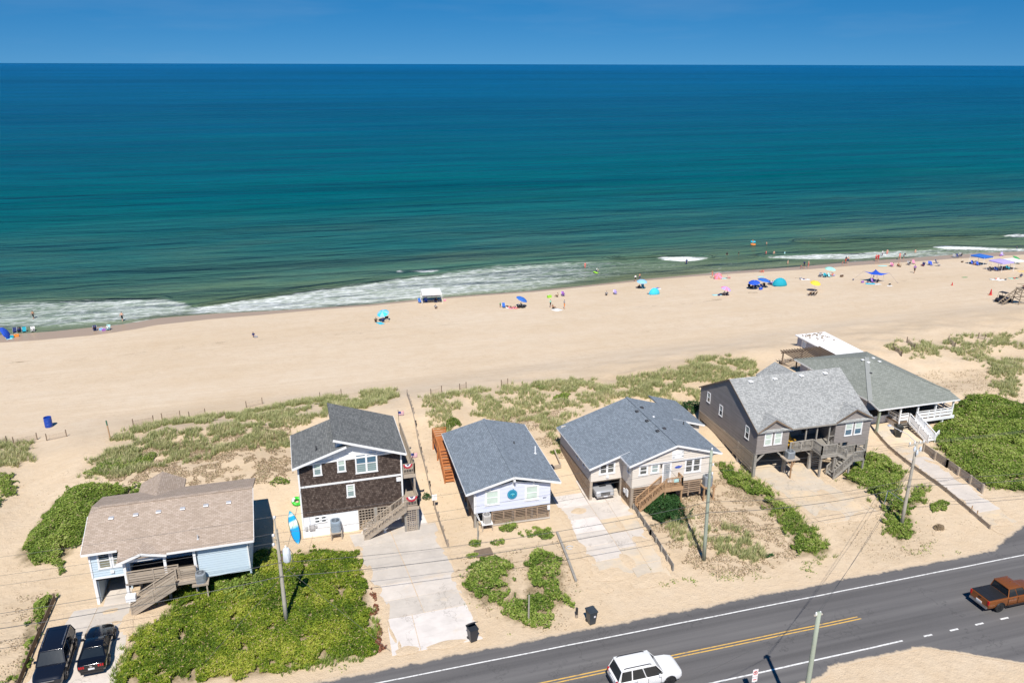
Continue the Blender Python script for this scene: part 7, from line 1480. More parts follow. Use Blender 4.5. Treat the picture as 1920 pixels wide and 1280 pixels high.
def body_edges(): 
    e = [('pelvis', 'belly', 2), ('belly', 'chest', 1), ('chest', 'neck', 1), ('neck', 'head', 0), ('head', 'crown', 3)]
    for s in 'lr': e += [('chest', 'sh'+s, 1), ('sh'+s, 'el'+s, 4), ('el'+s, 'wr'+s, 0), ('wr'+s, 'ha'+s, 0), ('pelvis', 'hi'+s, 2), ('hi'+s, 'kn'+s, 2), ('kn'+s, 'an'+s, 0), ('an'+s, 'to'+s, 0)]
    return e
def pose(torso, arms, legs):
    j = dict(pelvis=(*torso[0], .13, .11), belly=(*torso[1], .12, .10), chest=(*torso[2], .14, .11), neck=(*torso[3], .05), head=(*torso[4], .09), crown=(*torso[5], .085))
    for s, a in zip('lr', arms): j['sh'+s] = (*a[0], .065); j['el'+s] = (*a[1], .045); j['wr'+s] = (*a[2], .032); j['ha'+s] = (*a[3], .038)
    for s, l in zip('lr', legs): j['hi'+s] = (*l[0], .085); j['kn'+s] = (*l[1], .06); j['an'+s] = (*l[2], .04); j['to'+s] = (*l[3], .035)
    return j
mir = lambda pts: [(-p[0], *p[1:]) for p in pts]
armS = [(.19, 0, 1.42), (.25, .03, 1.14), (.26, -.06, .92), (.26, -.09, .82)]; legS = [(.1, 0, .88), (.11, -.01, .5), (.11, .02, .08), (.11, -.13, .03)]
TS = [(0, 0, .96), (0, 0, 1.12), (0, 0, 1.34), (0, 0, 1.5), (0, -.02, 1.62), (0, 0, 1.70)]
POSES = dict(
 stand=pose(TS, [armS, mir(armS)], [legS, mir(legS)]),
 walk=pose(TS, [[(.19, 0, 1.42), (.24, .14, 1.16), (.25, .12, .94), (.25, .1, .85)], [(-.19, 0, 1.42), (-.24, -.08, 1.16), (-.24, -.24, .98), (-.24, -.3, .92)]], [[(.1, 0, .88), (.1, -.18, .5), (.1, -.26, .08), (.1, -.41, .05)], [(-.1, 0, .88), (-.1, .08, .5), (-.1, .34, .12), (-.1, .22, .03)]]),
 sit=pose([(0, 0, .2), (0, .03, .36), (0, .1, .56), (0, .13, .72), (0, .1, .84), (0, .12, .92)], [[(.19, .1, .64), (.28, .0, .42), (.22, -.2, .34), (.2, -.28, .33)], [(-.19, .1, .64), (-.28, 0, .42), (-.22, -.2, .34), (-.2, -.28, .33)]], [[(.1, 0, .17), (.13, -.38, .38), (.13, -.66, .06), (.13, -.78, .04)], [(-.1, 0, .17), (-.13, -.4, .34), (-.13, -.7, .06), (-.13, -.82, .04)]]),
 lie=pose([(0, 0, .12), (0, .16, .12), (0, .38, .13), (0, .54, .13), (0, .66, .14), (0, .74, .15)], [[(.19, .46, .12), (.28, .22, .08), (.26, 0, .06), (.26, -.08, .05)], [(-.19, .46, .12), (-.3, .56, .08), (-.22, .74, .06), (-.16, .78, .06)]], [[(.1, -.06, .1), (.12, -.46, .1), (.13, -.86, .06), (.13, -.98, .07)], [(-.1, -.06, .1), (-.12, -.44, .14), (-.13, -.84, .06), (-.13, -.96, .07)]]),
 bend=pose([(0, .1, .92), (0, 0, 1.06), (0, -.18, 1.2), (0, -.3, 1.28), (0, -.4, 1.3), (0, -.46, 1.36)], [[(.19, -.22, 1.24), (.24, -.3, .98), (.2, -.42, .8), (.18, -.46, .72)], [(-.19, -.22, 1.24), (-.24, -.32, .98), (-.2, -.42, .8), (-.18, -.46, .72)]], [legS, mir(legS)]),
)
BODY = {k: skin_mesh('person_'+k, v, body_edges()) for k, v in POSES.items()}
SK = [mat_flat('skin_light', (0.60, 0.36, 0.26), 0.55, var=0.05), mat_flat('skin_tan', (0.42, 0.23, 0.14), 0.55, var=0.05), mat_flat('skin_dark', (0.14, 0.075, 0.045), 0.55, var=0.05)]
HA = [mat_flat('hair_brown', (0.06, 0.035, 0.02), 0.7), mat_flat('hair_blond', (0.36, 0.25, 0.11), 0.7), mat_flat('hair_black', (0.012, 0.011, 0.01), 0.7)]
CL = {k: mat_flat('cloth_'+k, v, 0.8, var=0.08) for k, v in dict(black=(.015, .016, .02), white=(.75, .75, .74), navy=(.015, .03, .13), blue=(.03, .14, .5), royal=(.02, .09, .55), sky=(.25, .5, .75), teal=(.01, .32, .42), cyan=(.05, .5, .68), aqua=(.35, .68, .70), green=(.06, .3, .1), lime=(.3, .62, .05), red=(.5, .03, .04), coral=(.75, .22, .18), pink=(.75, .25, .4), purple=(.3, .12, .45), lilac=(.42, .35, .75), orange=(.8, .25, .04), yellow=(.85, .55, .06), tan=(.5, .4, .28), grey=(.3, .3, .32), brown=(.13, .08, .05), mint=(.3, .6, .48)).items()}
def person(px, py, ps, top, bot, label, rz=0.0, s=1.0, sk=0, ha=0, water=None, group=None, sleeves=True):
    if water is None: p = G(px, py); z = p[2]
    else: p = PZ(px, py, SEA_Z); z = p[2]-water
    me = BODY[ps]; o = bpy.data.objects.new('person', me); COL.objects.link(o); o.location = (p[0], p[1], z); o.rotation_euler = (0, 0, rz); o.scale = (s, s, s)
    skin = SK[sk]
    for i, m in enumerate((skin, CL.get(top) or skin, CL.get(bot) or skin, HA[ha], (CL.get(top) or skin) if sleeves else skin)): o.material_slots[i].link = 'OBJECT'; o.material_slots[i].material = m
    tag(o, label, 'person', group); return o
# ------------------------------------------------------------------ beach furniture
def at(px, py): p = G(px, py); return (p[0], p[1], p[2])
def umbrella(px, py, col, label, tilt=(0.0, 0.0), r=1.05, h=2.0, col2=None, rz=0.0):
    r *= 0.88; h *= 0.95; t = thing('beach_umbrella', label, 'umbrella', at(px, py), rz); MB().tube([(0, 0, -.2), (0, 0, h)], .022, 6).build('pole', M_white, t); n = 8
    cn = thing('x', '', '') if False else None; can = bpy.data.objects.new('canopy', None)
    mats = [CL[col], CL[col2 or col]]
    v = [(0, 0, .42)]; f = []; mi = []
    for ring, (rr, zz) in enumerate(((.4, .36), (.75, .22), (1.0, 0.0))):
        for j in range(n*2): a = 2*math.pi*j/(n*2); k = 1.0 if j % 2 == 0 else .955; v.append((r*rr*k*math.cos(a), r*rr*k*math.sin(a), zz+(0.0 if j % 2 == 0 else .012)))
    m_ = n*2
    for j in range(m_): f.append((0, 1+j, 1+(j+1) % m_)); mi.append((j//2) % 2)
    for g in range(2):
        for j in range(m_): f.append((1+g*m_+j, 1+(g+1)*m_+j, 1+(g+1)*m_+(j+1) % m_, 1+g*m_+(j+1) % m_)); mi.append((j//2) % 2)
    o = mesh_obj('canopy', v, f, mats, t); o.data.polygons.foreach_set('material_index', mi); o.location = (0, 0, h-.42); o.rotation_euler = (tilt[0], tilt[1], 0); sd = o.modifiers.new('t', 'SOLIDIFY'); sd.thickness = .012
    MB().lathe([(.03, 0), (.02, .08)], 8, (0, 0, h)).build('finial', M_white, t); return t
def chair(px, py, col, label, rz=0.0, group='beach chairs'):
    t = thing('beach_chair', label, 'chair', at(px, py), rz, group); m = M_vent
    MB().prism([(-.28, -.28, .25), (.28, -.28, .25), (.28, .22, .2), (-.28, .22, .2)], (0, 0, .02)).build('seat', CL[col], t); MB().prism([(-.28, .2, .2), (.28, .2, .2), (.28, .48, .82), (-.28, .48, .82)], (0, .02, .01)).build('backrest', CL[col], t)
    for s in (-1, 1):
        MB().tube([(s*.3, -.3, 0), (s*.3, -.26, .26), (s*.3, -.3, .42), (s*.3, .25, .45), (s*.3, .5, .85)], .014, 5).build('frame', m, t); MB().tube([(s*.3, -.1, .26), (s*.3, .42, 0)], .014, 5).build('leg', m, t)
    return t
def towel(px, py, col, label, rz=0.0, size=(.9, 1.7), col2=None):
    v = []; f = []; nx, ny = 6, 9; p = at(px, py)
    for j in range(ny+1):
        for i in range(nx+1):
            x = size[0]*(i/nx-.5); y = size[1]*(j/ny-.5); c, s = math.cos(rz), math.sin(rz); v.append((x, y, hz(p[0]+x*c-y*s, p[1]+x*s+y*c)-p[2]+.035+.012*math.sin(x*9+y*5)))
    for j in range(ny):
        for i in range(nx): a = j*(nx+1)+i; f.append((a, a+1, a+nx+2, a+nx+1))
    o = mesh_obj('beach_towel', v, f, [CL[col], CL[col2 or col]], None, True); o.data.polygons.foreach_set('material_index', [(i//nx) % 2 for i in range(nx*ny)]); o.location = p; o.rotation_euler = (0, 0, rz); sd = o.modifiers.new('t', 'SOLIDIFY'); sd.thickness = .02; tag(o, label, 'towel'); return o
def bag(px, py, col, label, s=.3, cat='bag', rz=.3):
    t = thing('beach_bag' if cat == 'bag' else 'cooler_box', label, cat, at(px, py), rz); bevel(MB().add([(-s, -s*.6, 0), (s, -s*.6, 0), (s, s*.6, 0), (-s, s*.6, 0), (-s*1.1, -s*.5, s*1.2), (s*1.1, -s*.5, s*1.2), (s*1.1, s*.5, s*1.2), (-s*1.1, s*.5, s*1.2)], [(0, 3, 2, 1), (4, 5, 6, 7), (0, 1, 5, 4), (1, 2, 6, 5), (2, 3, 7, 6), (3, 0, 4, 7)]).build('body', CL[col], t), .05, 2)
    MB().tube([(-s*.6, 0, s*1.15), (-s*.4, 0, s*1.7), (s*.4, 0, s*1.7), (s*.6, 0, s*1.15)], .025, 6).build('handle', CL['white'], t); return t
def tent(px, py, col, label, r=1.25, rz=0.0):
    t = thing('beach_tent', label, 'tent', at(px, py), rz); v = []; f = []; na, nb = 9, 7
    for i in range(na+1):
        a = math.pi*i/na
        for j in range(nb+1): b = math.pi*.52*j/nb; v.append((r*math.cos(a), r*.95*math.sin(a)*math.sin(b)*-1 if False else -r*.8*math.sin(a)*math.cos(b)*.9, r*1.05*math.sin(a)*math.sin(b)))
    for i in range(na):
        for j in range(nb): q = i*(nb+1)+j; f.append((q, q+nb+1, q+nb+2, q+1))
    o = mesh_obj('shell', v, f, CL[col], t, True); sd = o.modifiers.new('t', 'SOLIDIFY'); sd.thickness = .02
    MB().tube([(r*math.cos(a), 0.02, r*1.05*math.sin(a)) for a in np.linspace(0, math.pi, 13)], .025, 6).build('hoop', CL['white'], t); MB().box(-r*.95, r*.95, -r*.6, r*.7, .0, .03).build('ground_sheet', CL['navy'], t); return t
def canopy(px, py, col, label, w=3.0, h=2.1, rz=0.0, peak=.55, side=None, valance=.22):
    t = thing('beach_canopy', label, 'canopy', at(px, py), rz); a = w/2
    for sx in (-1, 1):
        for sy in (-1, 1): MB().bar((sx*a*1.06, sy*a*1.06, -.1), (sx*a, sy*a, h), .05).build('leg', M_white, t)
    v = [(-a, -a, h), (a, -a, h), (a, a, h), (-a, a, h), (0, 0, h+peak), (0, -a*.5, h+peak*.52), (a*.5, 0, h+peak*.52), (0, a*.5, h+peak*.52), (-a*.5, 0, h+peak*.52)]
    o = mesh_obj('roof', v, [(0, 1, 5), (1, 2, 6), (2, 3, 7), (3, 0, 8), (0, 5, 4, 8), (1, 6, 4, 5), (2, 7, 4, 6), (3, 8, 4, 7)], CL[col], t); sd = o.modifiers.new('t', 'SOLIDIFY'); sd.thickness = .02
    for x0, y0, x1, y1 in ((-a, -a, a, -a), (a, -a, a, a), (a, a, -a, a), (-a, a, -a, -a)): MB().bar((x0, y0, h-valance/2), (x1, y1, h-valance/2), .025, valance).build('valance', CL[col], t)
    if side: MB().prism([(-a, a*.98, .5), (a, a*.98, .5), (a, a, h), (-a, a, h)], (0, .02, 0)).build('side_panel', CL[side], t)
    return t
def sail(px, py, col, label, w=3.0, h=1.9, rz=0.0):
    t = thing('sail_canopy', label, 'canopy', at(px, py), rz); n = 8; v = []; f = []
    for j in range(n+1):
        for i in range(n+1):
            u, w_ = i/n*2-1, j/n*2-1; x = u*w/2*(1-.25*(1-w_*w_)); y = w_*w/2*(1-.25*(1-u*u)); v.append((x, y, h*.86+.38*(abs(u)*abs(w_))**1.4+.22*(1-u*u)*(1-w_*w_)))
    for j in range(n):
        for i in range(n): a = j*(n+1)+i; f.append((a, a+1, a+n+2, a+n+1))
    o = mesh_obj('cloth', v, f, CL[col], t, True); sd = o.modifiers.new('t', 'SOLIDIFY'); sd.thickness = .015
    for sx, sy in ((-1, -1), (1, -1), (0.35, 0.9), (-0.35, 0.9)): MB().bar((sx*w*.3, sy*w*.3, -.1), (sx*w*.28, sy*w*.28, h*.92), .035).build('pole', M_vent, t)
    for sx in (-1, 1):
        for sy in (-1, 1): MB().tube([(sx*w/2, sy*w/2, h*.86+.36), (sx*w*.85, sy*w*.85, .1)], .012, 5).build('guy_rope', CL['navy'], t)
    for sx in (-1, 1):
        for sy in (-1, 1): MB().lathe([(.13, 0), (.16, .1), (.08, .22)], 8, (sx*w*.86, sy*w*.86, 0)).build('sand_anchor', CL['navy'], t)
    return t
A = R
# far left group
umbrella(12, 634, 'royal', 'royal blue umbrella tipped on its side by a row of chairs', (0, R(62)), 1.35, 1.3)
for x, y, c, l in ((28, 624, 'navy', 'navy beach chair next to the tipped blue umbrella'), (37, 623, 'black', 'dark beach chair with a sitter beside the tipped umbrella'), (46, 623, 'teal', 'green-blue beach chair third along from the tipped umbrella'), (62, 622, 'white', 'white and navy beach chair at the end of the row')): chair(x, y, c, l, R(10))
person(37, 623, 'sit', 'navy', 'black', 'person in navy sitting in a chair by the tipped umbrella', R(180), ha=2); person(62, 622, 'sit', 'white', 'black', 'person in white sitting at the end of the chair row', R(180), sk=0)
bag(31, 631, 'orange', 'orange beach bag beside the tipped blue umbrella', .35); towel(17, 634, 'aqua', 'pale aqua towel under the tipped blue umbrella', .4); bag(22, 633, 'teal', 'teal cooler under the tipped blue umbrella', .3, 'cooler')
person(63, 597, 'walk', None, 'black', 'bare-chested person wading in foam before the chair row', R(150), sk=1, water=.25, ha=2); person(230, 603, 'walk', None, 'black', 'bare-chested person in black shorts walking on wet sand', R(165), 1.05)
person(178, 620, 'sit', 'black', 'navy', 'person in dark clothes sitting near a cooler on the sand edge', R(190), ha=2); person(203, 619, 'sit', 'white', 'navy', 'person in white sitting in a pale chair near the wet sand', R(170)); chair(203, 619, 'aqua', 'pale aqua chair near the wet sand', R(-8)); bag(190, 619, 'sky', 'pale blue bag between two sitters', .3); bag(195, 620, 'purple', 'purple bag beside the pale aqua chair', .3); chair(178, 620, 'navy', 'navy low chair beside the pale blue bag', R(8))
person(476, 632, 'sit', 'navy', 'navy', 'lone person in navy crouched on the open sand', R(40), .95, 0, 2); bag(480, 633, 'grey', 'grey pack beside the lone sitter', .25)
umbrella(719, 602, 'cyan', 'bright blue umbrella with white panels on open sand', (R(18), R(-14)), 1.2, 1.9, 'sky'); person(705, 604, 'sit', 'brown', 'black', 'person in brown sitting left out of the white-panelled umbrella shade', R(180), ha=2); person(718, 604, 'sit', 'navy', 'navy', 'person in navy under the white-panelled blue umbrella', R(170)); towel(713, 606, 'cyan', 'cyan towel by the white-panelled umbrella', .3); bag(725, 604, 'tan', 'tan bag by the white-panelled umbrella', .35); chair(726, 603, 'brown', 'brown chair under the white-panelled umbrella')
# white canopy group
canopy(809, 566, 'white', 'white canopy with a grey side wall at the water edge', 3.6, 2.1, R(-6), .6, 'white', .3); chair(788, 568, 'blue', 'blue chair left outside the white canopy', R(20)); chair(799, 567, 'royal', 'royal blue chair under the white canopy'); chair(817, 567, 'navy', 'navy chair under the white canopy', R(-15)); person(799, 567, 'sit', 'royal', 'navy', 'person in royal blue under the white canopy', R(180)); person(818, 567, 'sit', 'black', 'navy', 'person in black under the white canopy', R(180), ha=2)
person(817, 579, 'sit', 'grey', 'brown', 'person in grey sitting landward of the white canopy', R(150), ha=0); bag(834, 564, 'pink', 'pink bag right of the white canopy legs', .22)
umbrella(978, 575, 'blue', 'plain blue umbrella leaning over dark bags', (R(10), R(22)), 1.25, 1.9); bag(974, 577, 'black', 'black bag under the plain blue umbrella', .4); bag(981, 577, 'black', 'black cooler under the plain blue umbrella', .38, 'cooler'); person(976, 576, 'sit', 'black', 'black', 'person in black under the plain blue umbrella', R(180), ha=2)
for i, (x, y, c, l) in enumerate(((953, 576, 'coral', 'person in coral lying on a towel beside the blue umbrella'), (958, 577, None, 'tanned person lying on a towel near the blue umbrella'), (965, 577, 'pink', 'person in pink lying nearest the blue umbrella'))): towel(x, y, ('white', 'pink', 'coral')[i], ('white towel under a sunbather in coral', 'pink towel under a tanned sunbather', 'coral towel under a sunbather in pink')[i], R(15*i-10)); person(x, y-.3, 'lie', c, 'black', l, R(200-20*i), 1, 1)
chair(945, 577, 'blue', 'blue chair at the end of the towel row'); person(938, 577, 'stand', 'green', 'black', 'small child in green by the towel row', 0, .6)
bag(1030, 558, 'lime', 'bright lime float lying alone on the sand', .4); person(1045, 557, 'sit', 'tan', 'brown', 'tanned person sitting beside a purple chair', R(200), sk=1); chair(1056, 555, 'purple', 'purple chair near the lime float'); person(1056, 555, 'sit', 'purple', 'navy', 'person in purple sitting near the lime float', R(180))
person(1032, 576, 'stand', 'mint', 'black', 'person in a mint top near the white towel', R(30), .85, ha=2); person(1037, 579, 'sit', None, 'black', 'bare-chested sitter on the white towel', R(120), sk=1); towel(1044, 581, 'white', 'big white towel on the open sand', R(20), (1.6, 1.8)); person(1058, 579, 'stand', 'grey', 'orange', 'person in grey top and orange shorts by the white towel', R(90), 1.0, 0, 2)
person(1097, 502, 'stand', 'coral', 'coral', 'person in coral standing in the foam edge', R(20), water=.45); person(1118, 511, 'bend', 'white', 'navy', 'person in white bending over a lime board in the shallows', R(30), water=.3)
o = MB().add([(-.3, -.55, 0), (.3, -.55, 0), (.34, .3, 0), (.2, .6, 0), (-.2, .6, 0), (-.34, .3, 0), (-.3, -.55, .06), (.3, -.55, .06), (.34, .3, .06), (.2, .6, .06), (-.2, .6, .06), (-.34, .3, .06)], [(5, 4, 3, 2, 1, 0), (6, 7, 8, 9, 10, 11)]+[(i, (i+1) % 6, 6+(i+1) % 6, 6+i) for i in range(6)]).build('body_board', CL['lime']); p = PZ(1117, 512, SEA_Z); o.location = (p[0], p[1], SEA_Z+.12); o.rotation_euler = (R(10), 0, .5); bevel(o, .02, 2); tag(o, 'lime body board held in the shallows', 'body board')
person(1137, 554, 'sit', 'grey', 'black', 'person in grey sitting on bare sand beside another sitter', R(160), ha=2); person(1154, 552, 'sit', 'lilac', 'grey', 'person in lilac sitting upright on bare sand', R(190)); chair(1154, 552, 'lilac', 'lilac chair on bare sand')
umbrella(1203, 541, 'sky', 'pale blue flat umbrella near the waterline', (R(8), 0), 1.2, 1.9); person(1198, 541, 'sit', 'black', 'black', 'person in black under the pale blue umbrella', R(180), ha=2); chair(1206, 541, 'teal', 'teal chair under the pale blue umbrella'); person(1191, 528, 'stand', 'white', 'black', 'person in white standing on the wet sand by the pale umbrella', R(180), .85); person(1199, 527, 'walk', None, 'navy', 'bare-chested person in navy walking on the wet sand', R(190), sk=1)
tent(1226, 551, 'cyan', 'small turquoise pop-up tent near a sunbather', 1.15, R(5)); towel(1231, 541, 'white', 'white towel behind the turquoise tent', R(70)); person(1231, 541, 'lie', 'coral', 'blue', 'sunbather in coral behind the turquoise tent', R(110), 1, 1)
person(1335, 521, 'walk', None, 'coral', 'tanned person walking at the waterline beside a pink umbrella', R(90), sk=1, ha=2); umbrella(1346, 523, 'pink', 'pink umbrella tipped low near the waterline', (R(35), R(-30)), 1.0, 1.0, 'coral'); towel(1354, 522, 'aqua', 'pale towel beside the tipped pink umbrella', R(60)); chair(1367, 522, 'coral', 'folded pink lounger beside the pale towel', R(60))
umbrella(1360, 554, 'lilac', 'lilac and pink umbrella over two sitters', (R(10), R(12)), 1.15, 1.8, 'pink'); person(1357, 554, 'sit', 'grey', 'black', 'person in grey under the lilac umbrella', R(180), ha=2); person(1363, 554, 'sit', 'navy', 'black', 'person in navy under the lilac umbrella', R(180), ha=2); towel(1345, 553, 'aqua', 'aqua towel beside the lilac umbrella', R(80), (1.0, 1.9)); bag(1348, 554, 'navy', 'navy bag beside the aqua towel', .25)
person(1287, 495, 'stand', 'navy', 'navy', 'person in dark swimwear standing before the white breaker', 0, water=.5, ha=2); person(1363, 478, 'stand', 'black', 'black', 'swimmer in black beyond the breaker, nearer the white wave', 0, water=.95, ha=2); person(1385, 477, 'stand', 'black', 'black', 'swimmer in black beyond the breaker, farther from the white wave', R(50), water=.9, ha=2)
umbrella(1413, 542, 'royal', 'royal blue umbrella beside its twin over a shaded group', (R(6), R(-8)), 1.3, 1.8); umbrella(1431, 539, 'blue', 'wide blue umbrella joined to the royal blue one', (R(4), R(8)), 1.45, 1.95)
for x, y, c, l in ((1406, 541, 'black', 'black chair under the royal blue umbrella'), (1417, 541, 'navy', 'navy chair between the twin blue umbrellas'), (1428, 541, 'navy', 'navy chair under the wide blue umbrella'), (1434, 539, 'black', 'black chair right under the wide blue umbrella')): chair(x, y, c, l)
person(1410, 541, 'sit', 'brown', 'black', 'person in brown under the royal blue umbrella', R(180), ha=2); person(1428, 541, 'sit', 'navy', 'black', 'person in navy under the wide blue umbrella', R(180)); bag(1426, 543, 'royal', 'royal blue bag before the twin umbrellas', .35); towel(1412, 549, 'tan', 'tan towel landward of the twin blue umbrellas', R(75))
person(1428, 511, 'sit', None, 'coral', 'bare-chested sitter on the wet sand seaward of the twin umbrellas', R(200), .9, 1); person(1431, 511, 'sit', 'coral', 'coral', 'child in coral on the wet sand seaward of the twin umbrellas', R(150), .7, 1); towel(1427, 519, 'aqua', 'pale towel seaward of the twin umbrellas', R(80), (.8, 1.4))
tent(1461, 535, 'teal', 'round teal pop-up tent beside the twin blue umbrellas', 1.5, R(-10)); person(1447, 534, 'sit', 'lilac', 'navy', 'person in lilac sitting between the tent and the umbrellas', R(180)); chair(1444, 534, 'navy', 'navy chair between the teal tent and the umbrellas'); person(1454, 533, 'sit', None, 'black', 'tanned person at the mouth of the teal tent', R(150), sk=1)
# right half
person(1507, 503, 'walk', 'navy', 'black', 'person in dark swimwear walking on wet sand with a child', R(90), 1, 1, 2); person(1515, 502, 'stand', None, 'coral', 'pale person walking behind another on the wet sand', R(90), .95, 0, 1); person(1501, 504, 'bend', None, 'red', 'child playing at the wet sand edge', R(60), .65, 1)
person(1505, 524, 'lie', 'white', 'navy', 'sunbather on a white towel left of the cyan umbrella', R(100)); towel(1509, 524, 'white', 'white towel left of the cyan umbrella', R(80), (1.2, 2.0)); bag(1501, 523, 'grey', 'grey bag by the white towel', .25); towel(1496, 521, 'tan', 'tan towel left of the white towel', R(70), (.6, .9))
umbrella(1555, 518, 'aqua', 'cyan umbrella over a ring of chairs', (R(6), R(3)), 1.3, 2.05, 'mint')
for i, (x, y, c, l) in enumerate(((1538, 519, 'grey', 'grey chair left of the cyan umbrella'), (1547, 520, 'teal', 'teal chair under the cyan umbrella'), (1556, 520, 'aqua', 'aqua chair right under the cyan umbrella'), (1563, 518, 'lilac', 'lilac chair right of the cyan umbrella'))): chair(x, y, c, l, R(30*i-40)); 
person(1538, 519, 'sit', 'grey', 'navy', 'person in grey left of the cyan umbrella', R(170), ha=2); person(1548, 520, 'sit', 'teal', 'black', 'person in teal under the cyan umbrella', R(180), ha=2); person(1560, 519, 'sit', 'coral', 'grey', 'person in coral right of the cyan umbrella', R(190), sk=1); bag(1578, 519, 'brown', 'brown bag right of the cyan umbrella', .35)
umbrella(1527, 546, 'yellow', 'yellow umbrella over dark chairs nearest the houses', (R(14), 0), 1.15, 2.1, 'yellow')
for i, (x, l) in enumerate(((1517, 'dark chair left under the yellow umbrella'), (1522, 'dark chair in the middle under the yellow umbrella'), (1527, 'dark chair right under the yellow umbrella'))): chair(x, 554, ('brown', 'black', 'brown')[i], l, R(180+10*i))
sail(1641, 528, 'royal', 'royal blue stretched sail shade over towels', 3.4, 1.9, R(10)); towel(1632, 532, 'cyan', 'cyan towel under the royal blue sail shade', R(60), (1.3, 1.8)); person(1645, 530, 'sit', 'black', 'black', 'person in black under the sail shade', R(170), ha=2); towel(1645, 533, 'white', 'white towel under the sail shade', R(80), (.9, 1.3)); chair(1637, 530, 'purple', 'purple chair under the sail shade'); bag(1617, 530, 'purple', 'purple bag left of the sail shade', .3); person(1627, 531, 'sit', 'navy', 'coral', 'child in navy left under the sail shade', R(160), .7); towel(1668, 536, 'white', 'small white towel alone right of the sail shade', R(40), (.8, .9)); bag(1668, 534, 'black', 'black bag on the small white towel', .22)
person(1585, 494, 'stand', 'black', 'red', 'person in black top standing with a companion on wet sand', R(200), 1, 1, 2); person(1589, 494, 'stand', None, 'navy', 'bare-chested companion standing on wet sand', R(170)); person(1579, 496, 'bend', None, 'coral', 'child bending at the wet sand before a couple', R(60), .6, 1)
person(1642, 490, 'stand', 'coral', 'red', 'person in coral swimwear facing the sea beside another in red', R(180), 1, 0, 0); person(1646, 490, 'stand', 'red', 'red', 'person in red swimwear facing the sea', R(180), 1, 0, 1); person(1654, 480, 'stand', 'white', 'navy', 'wader in white at the end of the long breaker', R(30), water=.3); person(1663, 477, 'stand', None, 'coral', 'pale wader in the long breaker', R(160), water=.4)
o = MB().prism([(-.28, -.95, 0), (.28, -.95, 0), (.32, .2, 0), (.2, .85, 0), (0, 1.1, 0), (-.2, .85, 0), (-.32, .2, 0)], (0, 0, .07)).build('paddle_board', CL['aqua']); p = G(1655, 499); o.location = (p[0], p[1], p[2]+.03); o.rotation_euler = (0, 0, R(75)); bevel(o, .03, 2); tag(o, 'pale aqua board lying beside a pink chair', 'surfboard')
chair(1673, 500, 'pink', 'pink chair beside the pale aqua board'); person(1673, 500, 'sit', 'pink', 'purple', 'person in pink beside the pale aqua board', R(180)); person(1684, 500, 'sit', None, 'brown', 'tanned person sitting on the sand right of the pink chair', R(150), 1, 1); person(1688, 501, 'sit', 'tan', 'brown', 'tanned child sitting right of the pink chair', R(170), .8, 1)
person(1686, 487, 'walk', 'coral', 'coral', 'person in coral stepping out of the surf', R(170), sk=0); person(1694, 485, 'bend', 'black', 'navy', 'person in black bending in the wash', R(60), ha=2); person(1714, 512, 'walk', 'purple', 'black', 'person in purple walking alone up the beach', R(120), 1.05, 1, 2); chair(1705, 497, 'grey', 'grey chair near the walker in purple'); chair(1714, 495, 'pink', 'pale pink chair near the walker in purple'); person(1705, 497, 'sit', 'black', 'grey', 'person in black sitting near the walker in purple', R(180), ha=2)
for i, (x, y, c, l) in enumerate(((1731, 499, 'navy', 'navy chair first in the blue chair cluster'), (1743, 497, 'royal', 'royal blue chair in the blue chair cluster'), (1747, 498, 'royal', 'royal blue chair next to another in the cluster'), (1757, 494, 'navy', 'navy chair seaward in the blue chair cluster'), (1760, 499, 'navy', 'navy chair landward in the blue chair cluster'))): chair(x, y, c, l, R(25*i-50))
person(1731, 499, 'sit', 'navy', 'red', 'person in navy in the blue chair cluster', R(180)); bag(1743, 493, 'white', 'white cooler behind the blue chair cluster', .3, 'cooler')
canopy(1838, 496, 'blue', 'bright blue canopy over chairs near the waterline', 3.2, 2.0, R(12), .35); chair(1824, 496, 'royal', 'royal blue chair left under the bright blue canopy'); chair(1831, 497, 'navy', 'navy chair under the bright blue canopy'); chair(1834, 498, 'royal', 'royal blue chair right under the bright blue canopy'); person(1828, 497, 'sit', 'white', 'coral', 'person in white under the bright blue canopy', R(180)); bag(1804, 492, 'brown', 'brown bag left of the bright blue canopy', .28)
for i, (x, y, c, l) in enumerate(((1790, 483, 'grey', 'grey chair on wet sand in a row of three'), (1796, 483, 'navy', 'navy chair on wet sand in a row of three'), (1802, 481, 'grey', 'pale grey chair ending a row of three on wet sand'))): chair(x, y, c, l)
person(1802, 481, 'sit', 'black', 'navy', 'person in black in the wet sand chair row', R(180), ha=2); chair(1880, 480, 'lilac', 'lilac chair near the water by itself'); bag(1876, 480, 'purple', 'purple bag beside the lilac chair', .3)
canopy(1874, 507, 'lilac', 'lilac canopy over dark chairs beside a white canopy', 3.3, 2.05, R(6), .3); canopy(1897, 505, 'white', 'white canopy joined to the lilac one', 3.0, 2.1, R(6), .25)
for i, (x, y, c, l) in enumerate(((1858, 508, 'black', 'black chair under the lilac canopy'), (1868, 508, 'royal', 'royal blue chair under the lilac canopy'), (1880, 507, 'navy', 'navy chair between the lilac and white canopies'), (1890, 506, 'teal', 'teal chair under the white canopy'))): chair(x, y, c, l); person(x, y, 'sit', ('black', 'blue', 'black', 'cyan')[i], 'navy', ('person in black under the lilac canopy', 'person in blue under the lilac canopy', 'person in black between the two canopies', 'person in cyan under the white canopy')[i], R(180), ha=(2, 0, 2, 1)[i])
umbrella(1905, 494, 'green', 'dark green umbrella tipped behind the white canopy', (R(20), R(25)), 1.3, 1.5); chair(1889, 492, 'purple', 'purple chair left of the green umbrella'); person(1889, 492, 'sit', 'purple', 'navy', 'person in purple left of the green umbrella', R(180)); towel(1917, 509, 'yellow', 'yellow towel right of the white canopy', R(60)); 
